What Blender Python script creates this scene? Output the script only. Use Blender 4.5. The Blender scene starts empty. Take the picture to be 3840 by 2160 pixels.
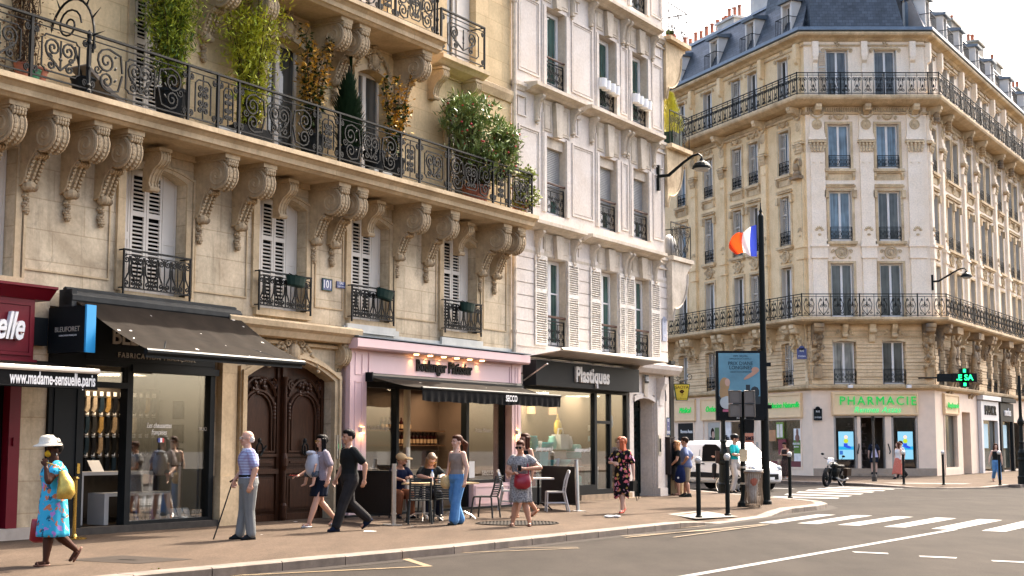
import bpy, bmesh, math, random
from mathutils import Vector, Matrix
random.seed(7)
S = bpy.context.scene
PI = math.pi
# ------------------------------------------------------------ camera
cam = bpy.data.cameras.new("camera"); camo = bpy.data.objects.new("camera", cam)
S.collection.objects.link(camo); S.camera = camo
cam.sensor_width = 36; cam.lens = 50.0; cam.clip_end = 2000; cam.clip_start = .1
camo.location = (0, 0, 1.6)
camo.rotation_euler = (math.radians(90 + 6.371), 0, 0)
# ------------------------------------------------------------ world, sun, exposure
SUN_EL, SUN_AZ = 46.0, 35.0      # azimuth measured from +Y toward +X
w = bpy.data.worlds.new("World"); S.world = w; w.use_nodes = True
nt = w.node_tree; nt.nodes.clear()
sky = nt.nodes.new("ShaderNodeTexSky"); sky.sky_type = 'NISHITA'; sky.sun_disc = False
sky.sun_elevation = math.radians(SUN_EL); sky.sun_rotation = math.radians(SUN_AZ)
sky.air_density = .9; sky.dust_density = 6.5; sky.ozone_density = 0.1; sky.altitude = 0
bg = nt.nodes.new("ShaderNodeBackground"); bg.inputs[1].default_value = 0.15
out = nt.nodes.new("ShaderNodeOutputWorld")
nt.links.new(sky.outputs[0], bg.inputs[0]); nt.links.new(bg.outputs[0], out.inputs[0])
sun = bpy.data.lights.new("sun", 'SUN'); sun.energy = 3.0; sun.angle = math.radians(.6); sun.color = (1, .9, .76)
suno = bpy.data.objects.new("sun", sun); S.collection.objects.link(suno)
_a, _e = math.radians(SUN_AZ), math.radians(SUN_EL)
_sv = Vector((math.sin(_a)*math.cos(_e), math.cos(_a)*math.cos(_e), math.sin(_e)))
suno.rotation_euler = _sv.to_track_quat('Z', 'Y').to_euler()
S.view_settings.view_transform = 'Standard'; S.view_settings.look = 'None'
S.view_settings.exposure = 2.2; S.view_settings.gamma = 1.0
S.cycles.max_bounces = 6; S.cycles.diffuse_bounces = 3; S.cycles.glossy_bounces = 3
S.cycles.transparent_max_bounces = 8; S.cycles.transmission_bounces = 3
S.cycles.caustics_reflective = False; S.cycles.caustics_refractive = False
try: S.cycles.use_denoising = True
except Exception: pass
# ------------------------------------------------------------ mesh kit
class MB:
    """collects verts/faces; facade code writes (u, w, z) with w outward (flip=True), free objects use (x, y, z)"""
    def __init__(s, flip=False): s.v = []; s.f = []; s.flip = flip
    def add(s, vs, fs):
        n = len(s.v); s.v += [tuple(p) for p in vs]; s.f += [tuple(i+n for i in f) for f in fs]; return s
    def box(s, a0, a1, b0, b1, c0, c1):
        vs = [(x, y, z) for x in (a0, a1) for y in (b0, b1) for z in (c0, c1)]
        return s.add(vs, [(0,1,3,2),(4,6,7,5),(0,4,5,1),(2,3,7,6),(0,2,6,4),(1,5,7,3)])
    def cbox(s, c, d, rot=None):
        vs = []
        for x in (-.5, .5):
            for y in (-.5, .5):
                for z in (-.5, .5):
                    p = Vector((x*d[0], y*d[1], z*d[2]))
                    if rot is not None: p = rot @ p
                    vs.append(tuple(p + Vector(c)))
        return s.add(vs, [(0,1,3,2),(4,6,7,5),(0,4,5,1),(2,3,7,6),(0,2,6,4),(1,5,7,3)])
    def quad(s, *p): return s.add(p, [tuple(range(len(p)))])
    def prism(s, poly, axis, a, b):
        """polygon of 2D points extruded along axis 0/1/2 from a to b"""
        def P(q, t):
            if axis == 0: return (t, q[0], q[1])
            if axis == 1: return (q[0], t, q[1])
            return (q[0], q[1], t)
        n = len(poly)
        vs = [P(q, a) for q in poly] + [P(q, b) for q in poly]
        fs = [tuple(range(n-1, -1, -1)), tuple(range(n, 2*n))] + [(i, (i+1) % n, n+(i+1) % n, n+i) for i in range(n)]
        return s.add(vs, fs)
    def lathe(s, prof, c=(0,0,0), n=14, axis=2):
        """profile of (radius, height) about an axis through c"""
        vs = []
        for r, h in prof:
            for k in range(n):
                a = 2*PI*k/n; x, y = r*math.cos(a), r*math.sin(a)
                p = (x, y, h) if axis == 2 else ((x, h, y) if axis == 1 else (h, x, y))
                vs.append((c[0]+p[0], c[1]+p[1], c[2]+p[2]))
        fs = []
        for i in range(len(prof)-1):
            for k in range(n):
                fs.append((i*n+k, i*n+(k+1) % n, (i+1)*n+(k+1) % n, (i+1)*n+k))
        fs.append(tuple(range(n-1, -1, -1))); fs.append(tuple((len(prof)-1)*n+k for k in range(n)))
        return s.add(vs, fs)
    def ell(s, c, r, n=10, m=6, rot=None):
        vs, fs = [], []
        for i in range(1, m):
            t = PI*i/m
            for k in range(n):
                a = 2*PI*k/n
                vs.append(Vector((r[0]*math.sin(t)*math.cos(a), r[1]*math.sin(t)*math.sin(a), r[2]*math.cos(t))))
        vs.append(Vector((0, 0, r[2]))); vs.append(Vector((0, 0, -r[2])))
        if rot is not None: vs = [rot @ v for v in vs]
        for i in range(m-2):
            for k in range(n): fs.append((i*n+k, (i+1)*n+k, (i+1)*n+(k+1) % n, i*n+(k+1) % n))
        T, B = len(vs)-2, len(vs)-1
        for k in range(n):
            fs.append((T, k, (k+1) % n)); fs.append((B, (m-2)*n+(k+1) % n, (m-2)*n+k))
        return s.add([tuple(v+Vector(c)) for v in vs], fs)
    def tube(s, pts, r, n=5, closed=False, caps=True):
        pts = [Vector(p) for p in pts]; N = len(pts)
        if N < 2: return s
        rr = r if isinstance(r, (list, tuple)) else [r]*N
        rings = []; up = None
        for i in range(N):
            a = pts[(i-1) % N] if (closed or i > 0) else pts[0]
            b = pts[(i+1) % N] if (closed or i < N-1) else pts[-1]
            t = (b-a)
            if t.length < 1e-9: t = Vector((0, 0, 1))
            t.normalize()
            if up is None:
                up = Vector((0, 0, 1)) if abs(t.z) < .9 else Vector((1, 0, 0))
            x = t.cross(up)
            if x.length < 1e-6: x = t.cross(Vector((0, 1, 0)))
            x.normalize(); up = x.cross(t).normalized()
            rings.append([tuple(pts[i] + rr[i]*(math.cos(2*PI*(k+.5)/n)*x + math.sin(2*PI*(k+.5)/n)*up)) for k in range(n)])
        vs = [p for R in rings for p in R]; fs = []
        M = N if closed else N-1
        for i in range(M):
            j = (i+1) % N
            for k in range(n): fs.append((i*n+k, i*n+(k+1) % n, j*n+(k+1) % n, j*n+k))
        if caps and not closed:
            fs.append(tuple(range(n-1, -1, -1))); fs.append(tuple((N-1)*n+k for k in range(n)))
        return s.add(vs, fs)
    def capsule(s, p0, r0, p1, r1, n=10):
        p0, p1 = Vector(p0), Vector(p1); d = p1-p0; L = d.length
        t = d.normalized() if L > 1e-6 else Vector((0, 0, 1))
        pts, rs = [], []
        for k in (0, .35, .7): pts.append(p0 - t*r0*math.cos(k*PI/2)); rs.append(max(r0*math.sin(k*PI/2), .0005))
        pts.append(p0); rs.append(r0); pts.append(p1); rs.append(r1)
        for k in (.7, .35, 0): pts.append(p1 + t*r1*math.cos(k*PI/2)); rs.append(max(r1*math.sin(k*PI/2), .0005))
        return s.tube(pts, rs, n)
    def loft(s, rings, n=16, caps=True):
        """rings of (centre xyz, rx, ry) in the xy plane"""
        vs, fs = [], []
        for c, rx, ry in rings:
            for k in range(n):
                a = 2*PI*k/n; vs.append((c[0]+rx*math.cos(a), c[1]+ry*math.sin(a), c[2]))
        for i in range(len(rings)-1):
            for k in range(n): fs.append((i*n+k, i*n+(k+1) % n, (i+1)*n+(k+1) % n, (i+1)*n+k))
        if caps:
            fs.append(tuple(range(n-1, -1, -1))); fs.append(tuple((len(rings)-1)*n+k for k in range(n)))
        return s.add(vs, fs)
    def xf(s, M, start=0):
        s.v = s.v[:start] + [tuple(M @ Vector(p)) for p in s.v[start:]]; return s
    def build(s, name, m, parent=None, smooth=False, recalc=True):
        me = bpy.data.meshes.new(name)
        vs = [(p[0], -p[1], p[2]) for p in s.v] if s.flip else s.v
        me.from_pydata(vs, [], s.f)
        if recalc:
            bm = bmesh.new(); bm.from_mesh(me); bmesh.ops.recalc_face_normals(bm, faces=bm.faces); bm.to_mesh(me); bm.free()
        if smooth:
            for p in me.polygons: p.use_smooth = True
        me.materials.append(m)
        o = bpy.data.objects.new(name, me); S.collection.objects.link(o)
        if parent is not None: o.parent = parent
        return o
def F(): return MB(flip=True)
def tag(o, label=None, cat=None, group=None, kind=None):
    if label: o['label'] = label
    if cat: o['category'] = cat
    if group: o['group'] = group
    if kind: o['kind'] = kind
    return o
def thing(name, label, cat, loc=(0, 0, 0), rz=0, group=None, parent=None):
    o = bpy.data.objects.new(name, None); S.collection.objects.link(o)
    o.empty_display_size = .3; o.location = loc; o.rotation_euler = (0, 0, rz)
    return tag(o, label, cat, group)
def kids(o): return [c for c in S.objects if c.parent is o] if False else list(o.children)
def dup(root, loc, rz=None, label=None, group=None, scale=None):
    r = root.copy(); S.collection.objects.link(r); r.location = loc
    if rz is not None: r.rotation_euler = (0, 0, rz)
    if scale: r.scale = (scale,)*3
    if label: r['label'] = label
    if group: r['group'] = group
    for ch in list(root.children):
        c = ch.copy(); S.collection.objects.link(c); c.parent = r
        for g in list(ch.children):
            d = g.copy(); S.collection.objects.link(d); d.parent = c
    return r
def dup_part(o, du=0, dw=0, dz=0, parent=None):
    """copy of a part (and its sub-parts) moved in facade coordinates"""
    c = o.copy(); S.collection.objects.link(c); c.parent = parent or o.parent
    c.location = Vector(o.location) + Vector((du, -dw, dz))
    for g in list(o.children):
        d = g.copy(); S.collection.objects.link(d); d.parent = c
    return c
# ------------------------------------------------------------ materials
MATS = {}
def lin(h):
    c = [int(h[i:i+2], 16)/255 for i in (0, 2, 4)]
    return tuple(x/12.92 if x <= .04045 else ((x+.055)/1.055)**2.4 for x in c)
class NT:
    def __init__(s, name):
        s.m = bpy.data.materials.new(name); s.m.use_nodes = True; s.t = s.m.node_tree; s.t.nodes.clear()
        s.out = s.n("OutputMaterial"); s.b = s.n("BsdfPrincipled"); s.l(s.b.outputs[0], s.out.inputs[0])
    def n(s, t, **k):
        x = s.t.nodes.new("ShaderNode"+t)
        for a, b in k.items(): setattr(x, a, b)
        return x
    def l(s, a, b): s.t.links.new(a, b)
    def coord(s, kind="Object", scale=(1, 1, 1), rot=(0, 0, 0)):
        c = s.n("TexCoord"); mp = s.n("Mapping"); mp.inputs[3].default_value = scale; mp.inputs[2].default_value = rot
        s.l(c.outputs[kind], mp.inputs[0]); return mp.outputs[0]
    def noise(s, vec, sc, det=4, rough=.55, dist=0):
        x = s.n("TexNoise"); x.inputs['Scale'].default_value = sc; x.inputs['Detail'].default_value = det
        x.inputs['Roughness'].default_value = rough; x.inputs['Distortion'].default_value = dist
        s.l(vec, x.inputs['Vector']); return x.outputs[0]
    def ramp(s, fac, stops, mode='LINEAR'):
        r = s.n("ValToRGB"); r.color_ramp.interpolation = mode
        e = r.color_ramp.elements
        while len(e) < len(stops): e.new(.5)
        for i, (p, c) in enumerate(stops):
            e[i].position = p; e[i].color = (c[0], c[1], c[2], 1) if isinstance(c, tuple) else (c, c, c, 1)
        s.l(fac, r.inputs[0]); return r.outputs[0]
    def mix(s, a, b, f, mode='MIX'):
        x = s.n("Mix"); x.data_type = 'RGBA'; x.blend_type = mode
        for inp, v in ((x.inputs[0], f), (x.inputs[6], a), (x.inputs[7], b)):
            if isinstance(v, (int, float)): inp.default_value = v
            elif isinstance(v, tuple): inp.default_value = (v[0], v[1], v[2], 1)
            else: s.l(v, inp)
        return x.outputs[2]
    def bump(s, h, strength=.3, dist=.02):
        b = s.n("Bump"); b.inputs['Strength'].default_value = strength; b.inputs['Distance'].default_value = dist
        s.l(h, b.inputs['Height']); s.l(b.outputs[0], s.b.inputs['Normal']); return b
    def set(s, col=None, rough=.7, metal=0, spec=None):
        if col is not None:
            if isinstance(col, tuple): s.b.inputs['Base Color'].default_value = (col[0], col[1], col[2], 1)
            else: s.l(col, s.b.inputs['Base Color'])
        if isinstance(rough, (int, float)): s.b.inputs['Roughness'].default_value = rough
        else: s.l(rough, s.b.inputs['Roughness'])
        s.b.inputs['Metallic'].default_value = metal
        if spec is not None: s.b.inputs['Specular IOR Level'].default_value = spec
        return s.m
def M(name, col, rough=.7, metal=0, var=.15, sc=6, bump=0, bsc=None, spec=None, stretch=(1, 1, 1)):
    """plain material with natural variation"""
    if name in MATS: return MATS[name]
    if isinstance(col, str): col = lin(col)
    if max(col) < .125:
        col = tuple(c*.5 for c in col); spec = .09 if spec is None else spec
    t = NT(name); v = t.coord(scale=stretch)
    n = t.noise(v, sc, 5, .6)
    lo = tuple(c*(1-var) for c in col); hi = tuple(min(1, c*(1+var)) for c in col)
    c = t.ramp(n, [(.3, lo), (.7, hi)]) if var else col
    m = t.set(c, rough, metal, spec)
    if bump: t.bump(t.noise(v, bsc or sc*4, 6, .6), bump, .01)
    MATS[name] = m; return m
def emis(name, col, st):
    if name in MATS: return MATS[name]
    if isinstance(col, str): col = lin(col)
    t = NT(name); t.set(tuple(c*.25 for c in col), .5, 0, .1); t.b.inputs['Emission Color'].default_value = (*col, 1); t.b.inputs['Emission Strength'].default_value = st
    MATS[name] = t.m; return t.m
def stone(name, base, dark, jh=.55, jw=1.25, joint=.35, streak=.35, off=0, mort=.012, blockvar=.12, grime=None):
    """ashlar: blocks with joints in the facade plane, weather streaks and stains"""
    if name in MATS: return MATS[name]
    t = NT(name); c = t.n("TexCoord"); sp = t.n("SeparateXYZ"); t.l(c.outputs['Object'], sp.inputs[0])
    cb = t.n("CombineXYZ"); t.l(sp.outputs[0], cb.inputs[0]); t.l(sp.outputs[2], cb.inputs[1]); t.l(sp.outputs[1], cb.inputs[2])
    v3 = t.coord()
    br = t.n("TexBrick"); br.offset = .5; br.squash = 1
    br.inputs['Scale'].default_value = 1; br.inputs['Mortar Size'].default_value = mort
    br.inputs['Mortar Smooth'].default_value = .3
    br.inputs['Brick Width'].default_value = jw; br.inputs['Row Height'].default_value = jh
    b0 = 1-blockvar
    br.inputs['Color1'].default_value = (b0, b0, b0*.98, 1); br.inputs['Color2'].default_value = (1+blockvar*.5, 1+blockvar*.4, 1+blockvar*.3, 1)
    br.inputs['Mortar'].default_value = (joint, joint*.95, joint*.88, 1)
    t.l(cb.outputs[0], br.inputs['Vector'])
    n1 = t.noise(v3, .9, 8, .65, .4); n2 = t.noise(t.coord(scale=(5, 5, .5)), 1.3, 6, .65); n3 = t.noise(v3, 14, 6, .7)
    col = t.mix(dark, base, t.ramp(n1, [(.32, 0.0), (.62, 1.0)]))
    col = t.mix(col, tuple(x*.5 for x in dark), t.ramp(n2, [(.52, 0.0), (.8, streak)]))
    if grime: col = t.mix(col, grime, t.ramp(t.noise(v3, 2.3, 9, .75, .6), [(.56, 0.0), (.72, .55)]))
    col = t.mix(col, t.ramp(n3, [(.3, .82), (.7, 1.08)]), 1.0, 'MULTIPLY')
    col = t.mix(col, br.outputs[0], 1.0, 'MULTIPLY')
    t.set(col, .88)
    h = t.mix(t.mix(n3, n1, .5), br.outputs[1], .5, 'SUBTRACT')
    t.bump(h, .35, .015)
    MATS[name] = t.m; return t.m
def glassmat(name, tint=(.02, .03, .03), rough=.04):
    if name in MATS: return MATS[name]
    t = NT(name); n = t.noise(t.coord(), 1.1, 2)
    n = t.mix(n, t.noise(t.coord(scale=(9, 9, .4)), 1, 3), .55); t.set(t.ramp(n, [(.36, tuple(c*.35 for c in tint)), (.62, tuple(c*1.9 for c in tint))]), rough, 0, .6)
    t.bump(t.noise(t.coord(), .8, 1), .05, .05)
    MATS[name] = t.m; return t.m
def shopglass(name, refl=1.0, tint=(1, 1, 1)):
    """clear pane: sees through, reflects by fresnel"""
    if name in MATS: return MATS[name]
    t = NT(name); tr = t.n("BsdfTransparent"); tr.inputs[0].default_value = (*tint, 1)
    gl = t.n("BsdfGlossy"); gl.inputs['Roughness'].default_value = .015; gl.inputs[0].default_value = (.95, .95, .95, 1)
    fr = t.n("Fresnel"); fr.inputs[0].default_value = 1.6
    mx = t.n("MixShader"); ml = t.n("Math"); ml.operation = 'MULTIPLY_ADD'; ml.inputs[1].default_value = refl; ml.inputs[2].default_value = .03
    t.l(fr.outputs[0], ml.inputs[0]); t.l(ml.outputs[0], mx.inputs[0]); t.l(tr.outputs[0], mx.inputs[1]); t.l(gl.outputs[0], mx.inputs[2])
    t.l(mx.outputs[0], t.out.inputs[0]); MATS[name] = t.m; return t.m
def text(body, size, loc, rot_parent, m, name='lettering', ext=.02, align='CENTER', shear=0, bold=0, spacing=1, parent=None, xs=1, w=0, res=3):
    """raised letters in facade coordinates: loc=(u, w, z)"""
    cu = bpy.data.curves.new(name, 'FONT'); cu.body = body; cu.size = size; cu.extrude = ext; cu.align_x = align; cu.align_y = 'CENTER'
    cu.shear = shear; cu.offset = bold; cu.space_character = spacing; cu.resolution_u = res
    to = bpy.data.objects.new(name, cu); S.collection.objects.link(to)
    dg = bpy.context.evaluated_depsgraph_get(); dg.update()
    me = bpy.data.meshes.new_from_object(to.evaluated_get(dg)); bpy.data.objects.remove(to)
    me.transform(Matrix.Diagonal((xs, 1, 1, 1)))
    me.transform(Matrix.Rotation(rot_parent[0] if rot_parent else PI/2, 4, 'X'))
    if rot_parent and rot_parent[1]: me.transform(Matrix.Rotation(rot_parent[1], 4, 'Z'))
    me.transform(Matrix.Translation((loc[0], -loc[1], loc[2])))
    me.materials.clear(); me.materials.append(m); me.name = name
    o = bpy.data.objects.new(name, me); S.collection.objects.link(o)
    if parent is not None: o.parent = parent
    return o
# ------------------------------------------------------------ facade frames
class Frame:
    def __init__(s, o, ang):
        a = math.radians(ang); s.o = o; s.u = (math.sin(a), math.cos(a)); s.n = (math.cos(a), -math.sin(a)); s.rz = PI/2 - a
    def P(s, u, w, z=0): return (s.o[0]+u*s.u[0]+w*s.n[0], s.o[1]+u*s.u[1]+w*s.n[1], z)
AANG = 31.4; _p = -18.95; _r = math.radians(AANG)
FA = Frame((math.cos(_r)*_p, -math.sin(_r)*_p), AANG)
FC = Frame((15.45, 73.5), 90); FR = Frame((21.8, 73.5), AANG); FL = Frame((15.45, 73.5), 156.9)
def fthing(fr, name, label, cat, u=0, w=0, z=0, group=None): return thing(name, label, cat, fr.P(u, w, z), fr.rz, group)
# ------------------------------------------------------------ scroll-work
def spiral(cx, cz, r, turns=1.6, a0=0, cw=1, n=None, rmin=.12):
    n = n or int(10*turns)+3; pts = []
    for i in range(n):
        t = i/(n-1); a = a0 + cw*2*PI*turns*t; q = r*(1-(1-rmin)*t); pts.append((cx+q*math.cos(a), cz+q*math.sin(a)))
    return pts
def lift(pts, w): return [(p[0], w, p[1]) for p in pts]
def ccurl(x0, z0, x1, z1, r, side=1, turns=1.2, n=10):
    """bar from (x0,z0) to near (x1,z1) ending in a curl to one side"""
    d = Vector((x1-x0, z1-z0)); L = d.length; d.normalize(); nrm = Vector((-d.y, d.x))*side
    c = Vector((x1, z1)) + nrm*r; a0 = math.atan2(-nrm.y, -nrm.x)
    return [(x0, z0), ((x0+x1)/2, (z0+z1)/2)] + spiral(c.x, c.y, r, turns, a0, side, n)
def wall_grid(mb, u0, u1, z0, z1, holes, w=0, depth=.35):
    """flat wall sheet with rectangular holes and their reveals"""
    us = sorted({u0, u1, *[h[0] for h in holes], *[h[1] for h in holes]}); zs = sorted({z0, z1, *[h[2] for h in holes], *[h[3] for h in holes]})
    us = [x for x in us if u0 <= x <= u1]; zs = [x for x in zs if z0 <= x <= z1]
    for i in range(len(us)-1):
        for j in range(len(zs)-1):
            cu, cz = (us[i]+us[i+1])/2, (zs[j]+zs[j+1])/2
            if any(h[0] < cu < h[1] and h[2] < cz < h[3] for h in holes): continue
            mb.quad((us[i], w, zs[j]), (us[i+1], w, zs[j]), (us[i+1], w, zs[j+1]), (us[i], w, zs[j+1]))
    for h in holes:
        d = h[4] if len(h) > 4 else depth
        a, b, c, e = h[:4]
        mb.quad((a, w, c), (a, w-d, c), (a, w-d, e), (a, w, e)); mb.quad((b, w, c), (b, w, e), (b, w-d, e), (b, w-d, c))
        mb.quad((a, w, c), (b, w, c), (b, w-d, c), (a, w-d, c)); mb.quad((a, w, e), (a, w-d, e), (b, w-d, e), (b, w, e))
    return mb
def arch_fill(mb, u0, u1, ztop, rise, w0, w1, n=10):
    """solid between a segmental arch and a flat line at ztop"""
    pts = [(u0 + (u1-u0)*i/n, ztop - rise*(2*i/n-1)**2) for i in range(n+1)]
    for i in range(n):
        a, b = pts[i], pts[i+1]
        mb.prism([(a[0], ztop+.02), (a[0], a[1]), (b[0], b[1]), (b[0], ztop+.02)], 1, w0, w1)
    return mb
def arch_band(mb, u0, u1, ztop, rise, wid, w0, w1, n=12, drop=0):
    pts = [(u0 + (u1-u0)*i/n, ztop - rise*(2*i/n-1)**2) for i in range(n+1)]
    for i in range(n):
        a, b = pts[i], pts[i+1]
        mb.prism([(a[0], a[1]+wid), (a[0], a[1]), (b[0], b[1]), (b[0], b[1]+wid)], 1, w0, w1)
    if drop:
        mb.box(u0-wid, u0, w0, w1, drop, pts[0][1]+wid); mb.box(u1, u1+wid, w0, w1, drop, pts[-1][1]+wid)
    return mb
# ============================================================ materials
mStoneA = stone("stone_a", lin("dac8a9"), lin("a89579"), .52, 1.35, .78, .7, grime=lin("6a6256"))
mStoneA2 = stone("stone_a_upper", lin("dcc295"), lin("c4aa80"), .5, 1.3, .8, .22)
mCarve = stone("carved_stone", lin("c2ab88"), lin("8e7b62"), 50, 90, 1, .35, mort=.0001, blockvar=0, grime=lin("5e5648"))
mSlab = stone("slab_stone", lin("cfb894"), lin("a6906f"), 3, 1.8, .75, .3, mort=.006)
mPale = M("pale_plaster", "c4c2b8", .9, 0, .12, 3, .3)
mStoneB = stone("plaster_b", lin("d8cfc6"), lin("ccbfb2"), 50, 90, 1, .22, mort=.0001, blockvar=0)
mTrimB = stone("trim_b", lin("cfc3b2"), lin("ab9d8a"), 50, 90, 1, .5, mort=.0001, blockvar=0)
mRevealB = stone("reveal_b", lin("d6c8b4"), lin("b8a792"), 50, 90, 1, .3, mort=.0001, blockvar=0)
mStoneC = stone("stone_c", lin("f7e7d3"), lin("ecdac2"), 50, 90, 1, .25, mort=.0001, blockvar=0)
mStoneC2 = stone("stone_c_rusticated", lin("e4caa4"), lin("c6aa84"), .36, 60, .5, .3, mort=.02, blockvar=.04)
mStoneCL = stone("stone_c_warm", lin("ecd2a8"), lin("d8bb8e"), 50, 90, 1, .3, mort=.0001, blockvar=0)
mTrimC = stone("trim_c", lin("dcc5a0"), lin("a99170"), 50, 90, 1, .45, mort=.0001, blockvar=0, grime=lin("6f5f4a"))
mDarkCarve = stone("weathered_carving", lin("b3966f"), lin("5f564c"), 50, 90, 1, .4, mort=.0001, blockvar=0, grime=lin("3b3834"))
mShopC = M("shopfront_stone", "e2c59c", .75, 0, .05, 2, .1)
mShopC2 = M("shopfront_pale_stone", "e2cbb4", .7, 0, .06, 2, .1)
mIron = M("iron", (.006, .0075, .0075), .6, 0, .3, 10, .1, spec=.2)
mIronB = M("bronze_iron", (.035, .032, .028), .5, .4, .3, 10)
mWhite = M("white_paint", "d6ccbd", .55, 0, .05, 3, .05)
mWhiteC = M("window_white", "d9d6d2", .5, 0, .04, 3)
mLouvreOld = M("peeling_shutter", "d8d0c3", .8, 0, .28, 7, .4, stretch=(1, 1, 2))
mRoller = M("roller_shutter_metal", (.34, .34, .33), .55, .2, .12, 3)
mSlotDark = M("dark_interior", (.012, .011, .01), .9, 0, 0)
mGlassG = glassmat("glass_green", (.03, .065, .055))
mGlassD = glassmat("glass_dark", (.055, .055, .05))
mGlassC = glassmat("glass_curtain", (.22, .22, .20))
mGlassB = glassmat("glass_sky_reflect", (.10, .15, .19))  # blue sky reflection put into the pane tint
mSlate = None
def slate():
    t = NT("slate"); c = t.n("TexCoord"); sp = t.n("SeparateXYZ"); t.l(c.outputs['Object'], sp.inputs[0])
    cb = t.n("CombineXYZ"); t.l(sp.outputs[0], cb.inputs[0]); t.l(sp.outputs[2], cb.inputs[1])
    br = t.n("TexBrick"); br.inputs['Scale'].default_value = 1; br.inputs['Brick Width'].default_value = .3; br.inputs['Row Height'].default_value = .17
    br.inputs['Mortar Size'].default_value = .008; br.inputs['Color1'].default_value = (.030, .040, .052, 1); br.inputs['Color2'].default_value = (.062, .077, .094, 1)
    br.inputs['Mortar'].default_value = (.01, .013, .018, 1); t.l(cb.outputs[0], br.inputs[0])
    n = t.noise(t.coord(), 1.2, 6, .7)
    t.set(t.mix(br.outputs[0], t.ramp(n, [(.3, .6), (.75, 1.5)]), 1.0, 'MULTIPLY'), .5); t.bump(br.outputs[1], -.5, .02); return t.m
mSlate = slate()
mSlateR = M("zinc_pale", (.34, .31, .29), .6, .1, .15, 2, .1)
mZinc = M("zinc", (.13, .16, .19), .45, .5, .15, 3, .1)
mPot = M("chimney_pot_clay", (.34, .125, .07), .8, 0, .25, 3)
mRender = M("chimney_render", "cfc8be", .9, 0, .15, 2, .2)
mRenderG = M("chimney_grey", "a39c8e", .9, 0, .2, 2, .3)
mWood = None
def wood(name, a, b, sc=3, rough=.45):
    if name in MATS: return MATS[name]
    t = NT(name); v = t.coord(scale=(9, 9, 1)); n = t.noise(v, sc, 6, .6, 1.5)
    t.set(t.ramp(n, [(.25, a), (.75, b)]), rough, 0, .15); t.bump(n, .15, .01); MATS[name] = t.m; return t.m
mWood = wood("oak_door_wood", (.020, .0075, .0035), (.060, .024, .011))
mTable = wood("table_wood", (.45, .30, .15), (.62, .43, .24), 2, .5)
mPink = M("pink_paint", "dab9b6", .5, 0, .03, 2)
mRed = M("red_paint", (.13, .003, .011), .45, 0, .08, 3, spec=.2)
mBlackP = M("black_paint", (.022, .026, .028), .45, 0, .15, 3)
mGreyP = M("charcoal_sign", (.033, .036, .038), .55, 0, .08, 3)
mGreenD = M("green_door_paint", (.018, .032, .030), .4, 0, .15, 4)
mChrome = M("brushed_steel", (.55, .53, .5), .3, .95, .1, 20)
mBrass = M("brass", (.55, .36, .09), .25, 1, .1, 10)
mLeaf1 = M("bamboo_leaf", (.38, .43, .05), .5, 0, .35, 2)
mLeafDk = M("bamboo_leaf_dark", (.10, .17, .03), .5, 0, .35, 2)
mLeafO = M("orange_leaf", (.60, .34, .05), .5, 0, .35, 3)
mLeafG = M("green_leaf", (.055, .10, .022), .5, 0, .4, 3)
mLeafOl = M("oleander_leaf", (.15, .21, .06), .45, 0, .4, 3)
mLeafC = M("cypress_leaf", (.03, .065, .025), .6, 0, .3, 5)
mStem = M("stem", (.09, .055, .03), .8, 0, .2, 5)
mPotD = M("dark_planter", (.03, .034, .036), .5, 0, .2, 5)
mPotT = M("terracotta", (.33, .11, .06), .8, 0, .2, 5)
mGreenBox = M("green_plastic", (.02, .055, .045), .45, 0, .1, 5)
mLed = emis("green_letters", (.005, .42, .07), .28)
mSkinMats = {}
# ============================================================ facade components
def louvre_leaf(mb, u0, u1, z0, z1, w, parts=((.03, .62), (.66, .95)), t=.035, slat=.075, st=.055):
    mb.box(u0, u0+st, w, w+t, z0, z1); mb.box(u1-st, u1, w, w+t, z0, z1)
    H = z1-z0; edges = [0]+[x for p in parts for x in p]+[1]
    for i in range(0, len(edges), 2): mb.box(u0+st, u1-st, w, w+t, z0+edges[i]*H, z0+edges[i+1]*H)
    R = Matrix.Rotation(math.radians(-38), 3, 'X')
    for a, b in parts:
        z = z0+a*H+slat*.6
        while z < z0+b*H-slat*.2:
            mb.cbox(((u0+u1)/2, w+t*.5, z), (u1-u0-2*st, .05, .012), R); z += slat
def solid_leaf(mb, u0, u1, z0, z1, w, t=.035, split=(.42, .48)):
    mb.box(u0, u1, w, w+t*.7, z0, z1); st = .045; H = z1-z0
    for a, b in ((0, .03), split, (.97, 1)): mb.box(u0+st, u1-st, w+t*.7, w+t, z0+a*H, z0+b*H)
    mb.box(u0, u0+st, w+t*.7, w+t, z0, z1); mb.box(u1-st, u1, w+t*.7, w+t, z0, z1)
def glazed(parent, u0, u1, z0, z1, w, mg, mf=None, fr=.06, mull=True, trans=None, name='window'):
    """white casement frame with its panes as sub-part"""
    mf = mf or mWhiteC; a = F(); t = .06
    a.box(u0, u0+fr, w, w+t, z0, z1); a.box(u1-fr, u1, w, w+t, z0, z1); a.box(u0+fr, u1-fr, w, w+t, z0, z0+fr*1.3); a.box(u0+fr, u1-fr, w, w+t, z1-fr, z1)
    c = (u0+u1)/2
    if mull: a.box(c-fr*.8, c+fr*.8, w, w+t+.012, z0+fr*1.3, z1-fr)
    if trans:
        zt = z0+(z1-z0)*trans
        a.box(u0+fr, c-fr*.8, w, w+t-.01, zt-.02, zt+.02); a.box(c+fr*.8, u1-fr, w, w+t-.01, zt-.02, zt+.02)
    f = a.build(name, mf, parent)
    g = F(); g.box(u0+fr*.5, u1-fr*.5, w-.01, w+.02, z0+fr*.5, z1-fr*.5); g.build('pane', mg, f)
    return f
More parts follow.
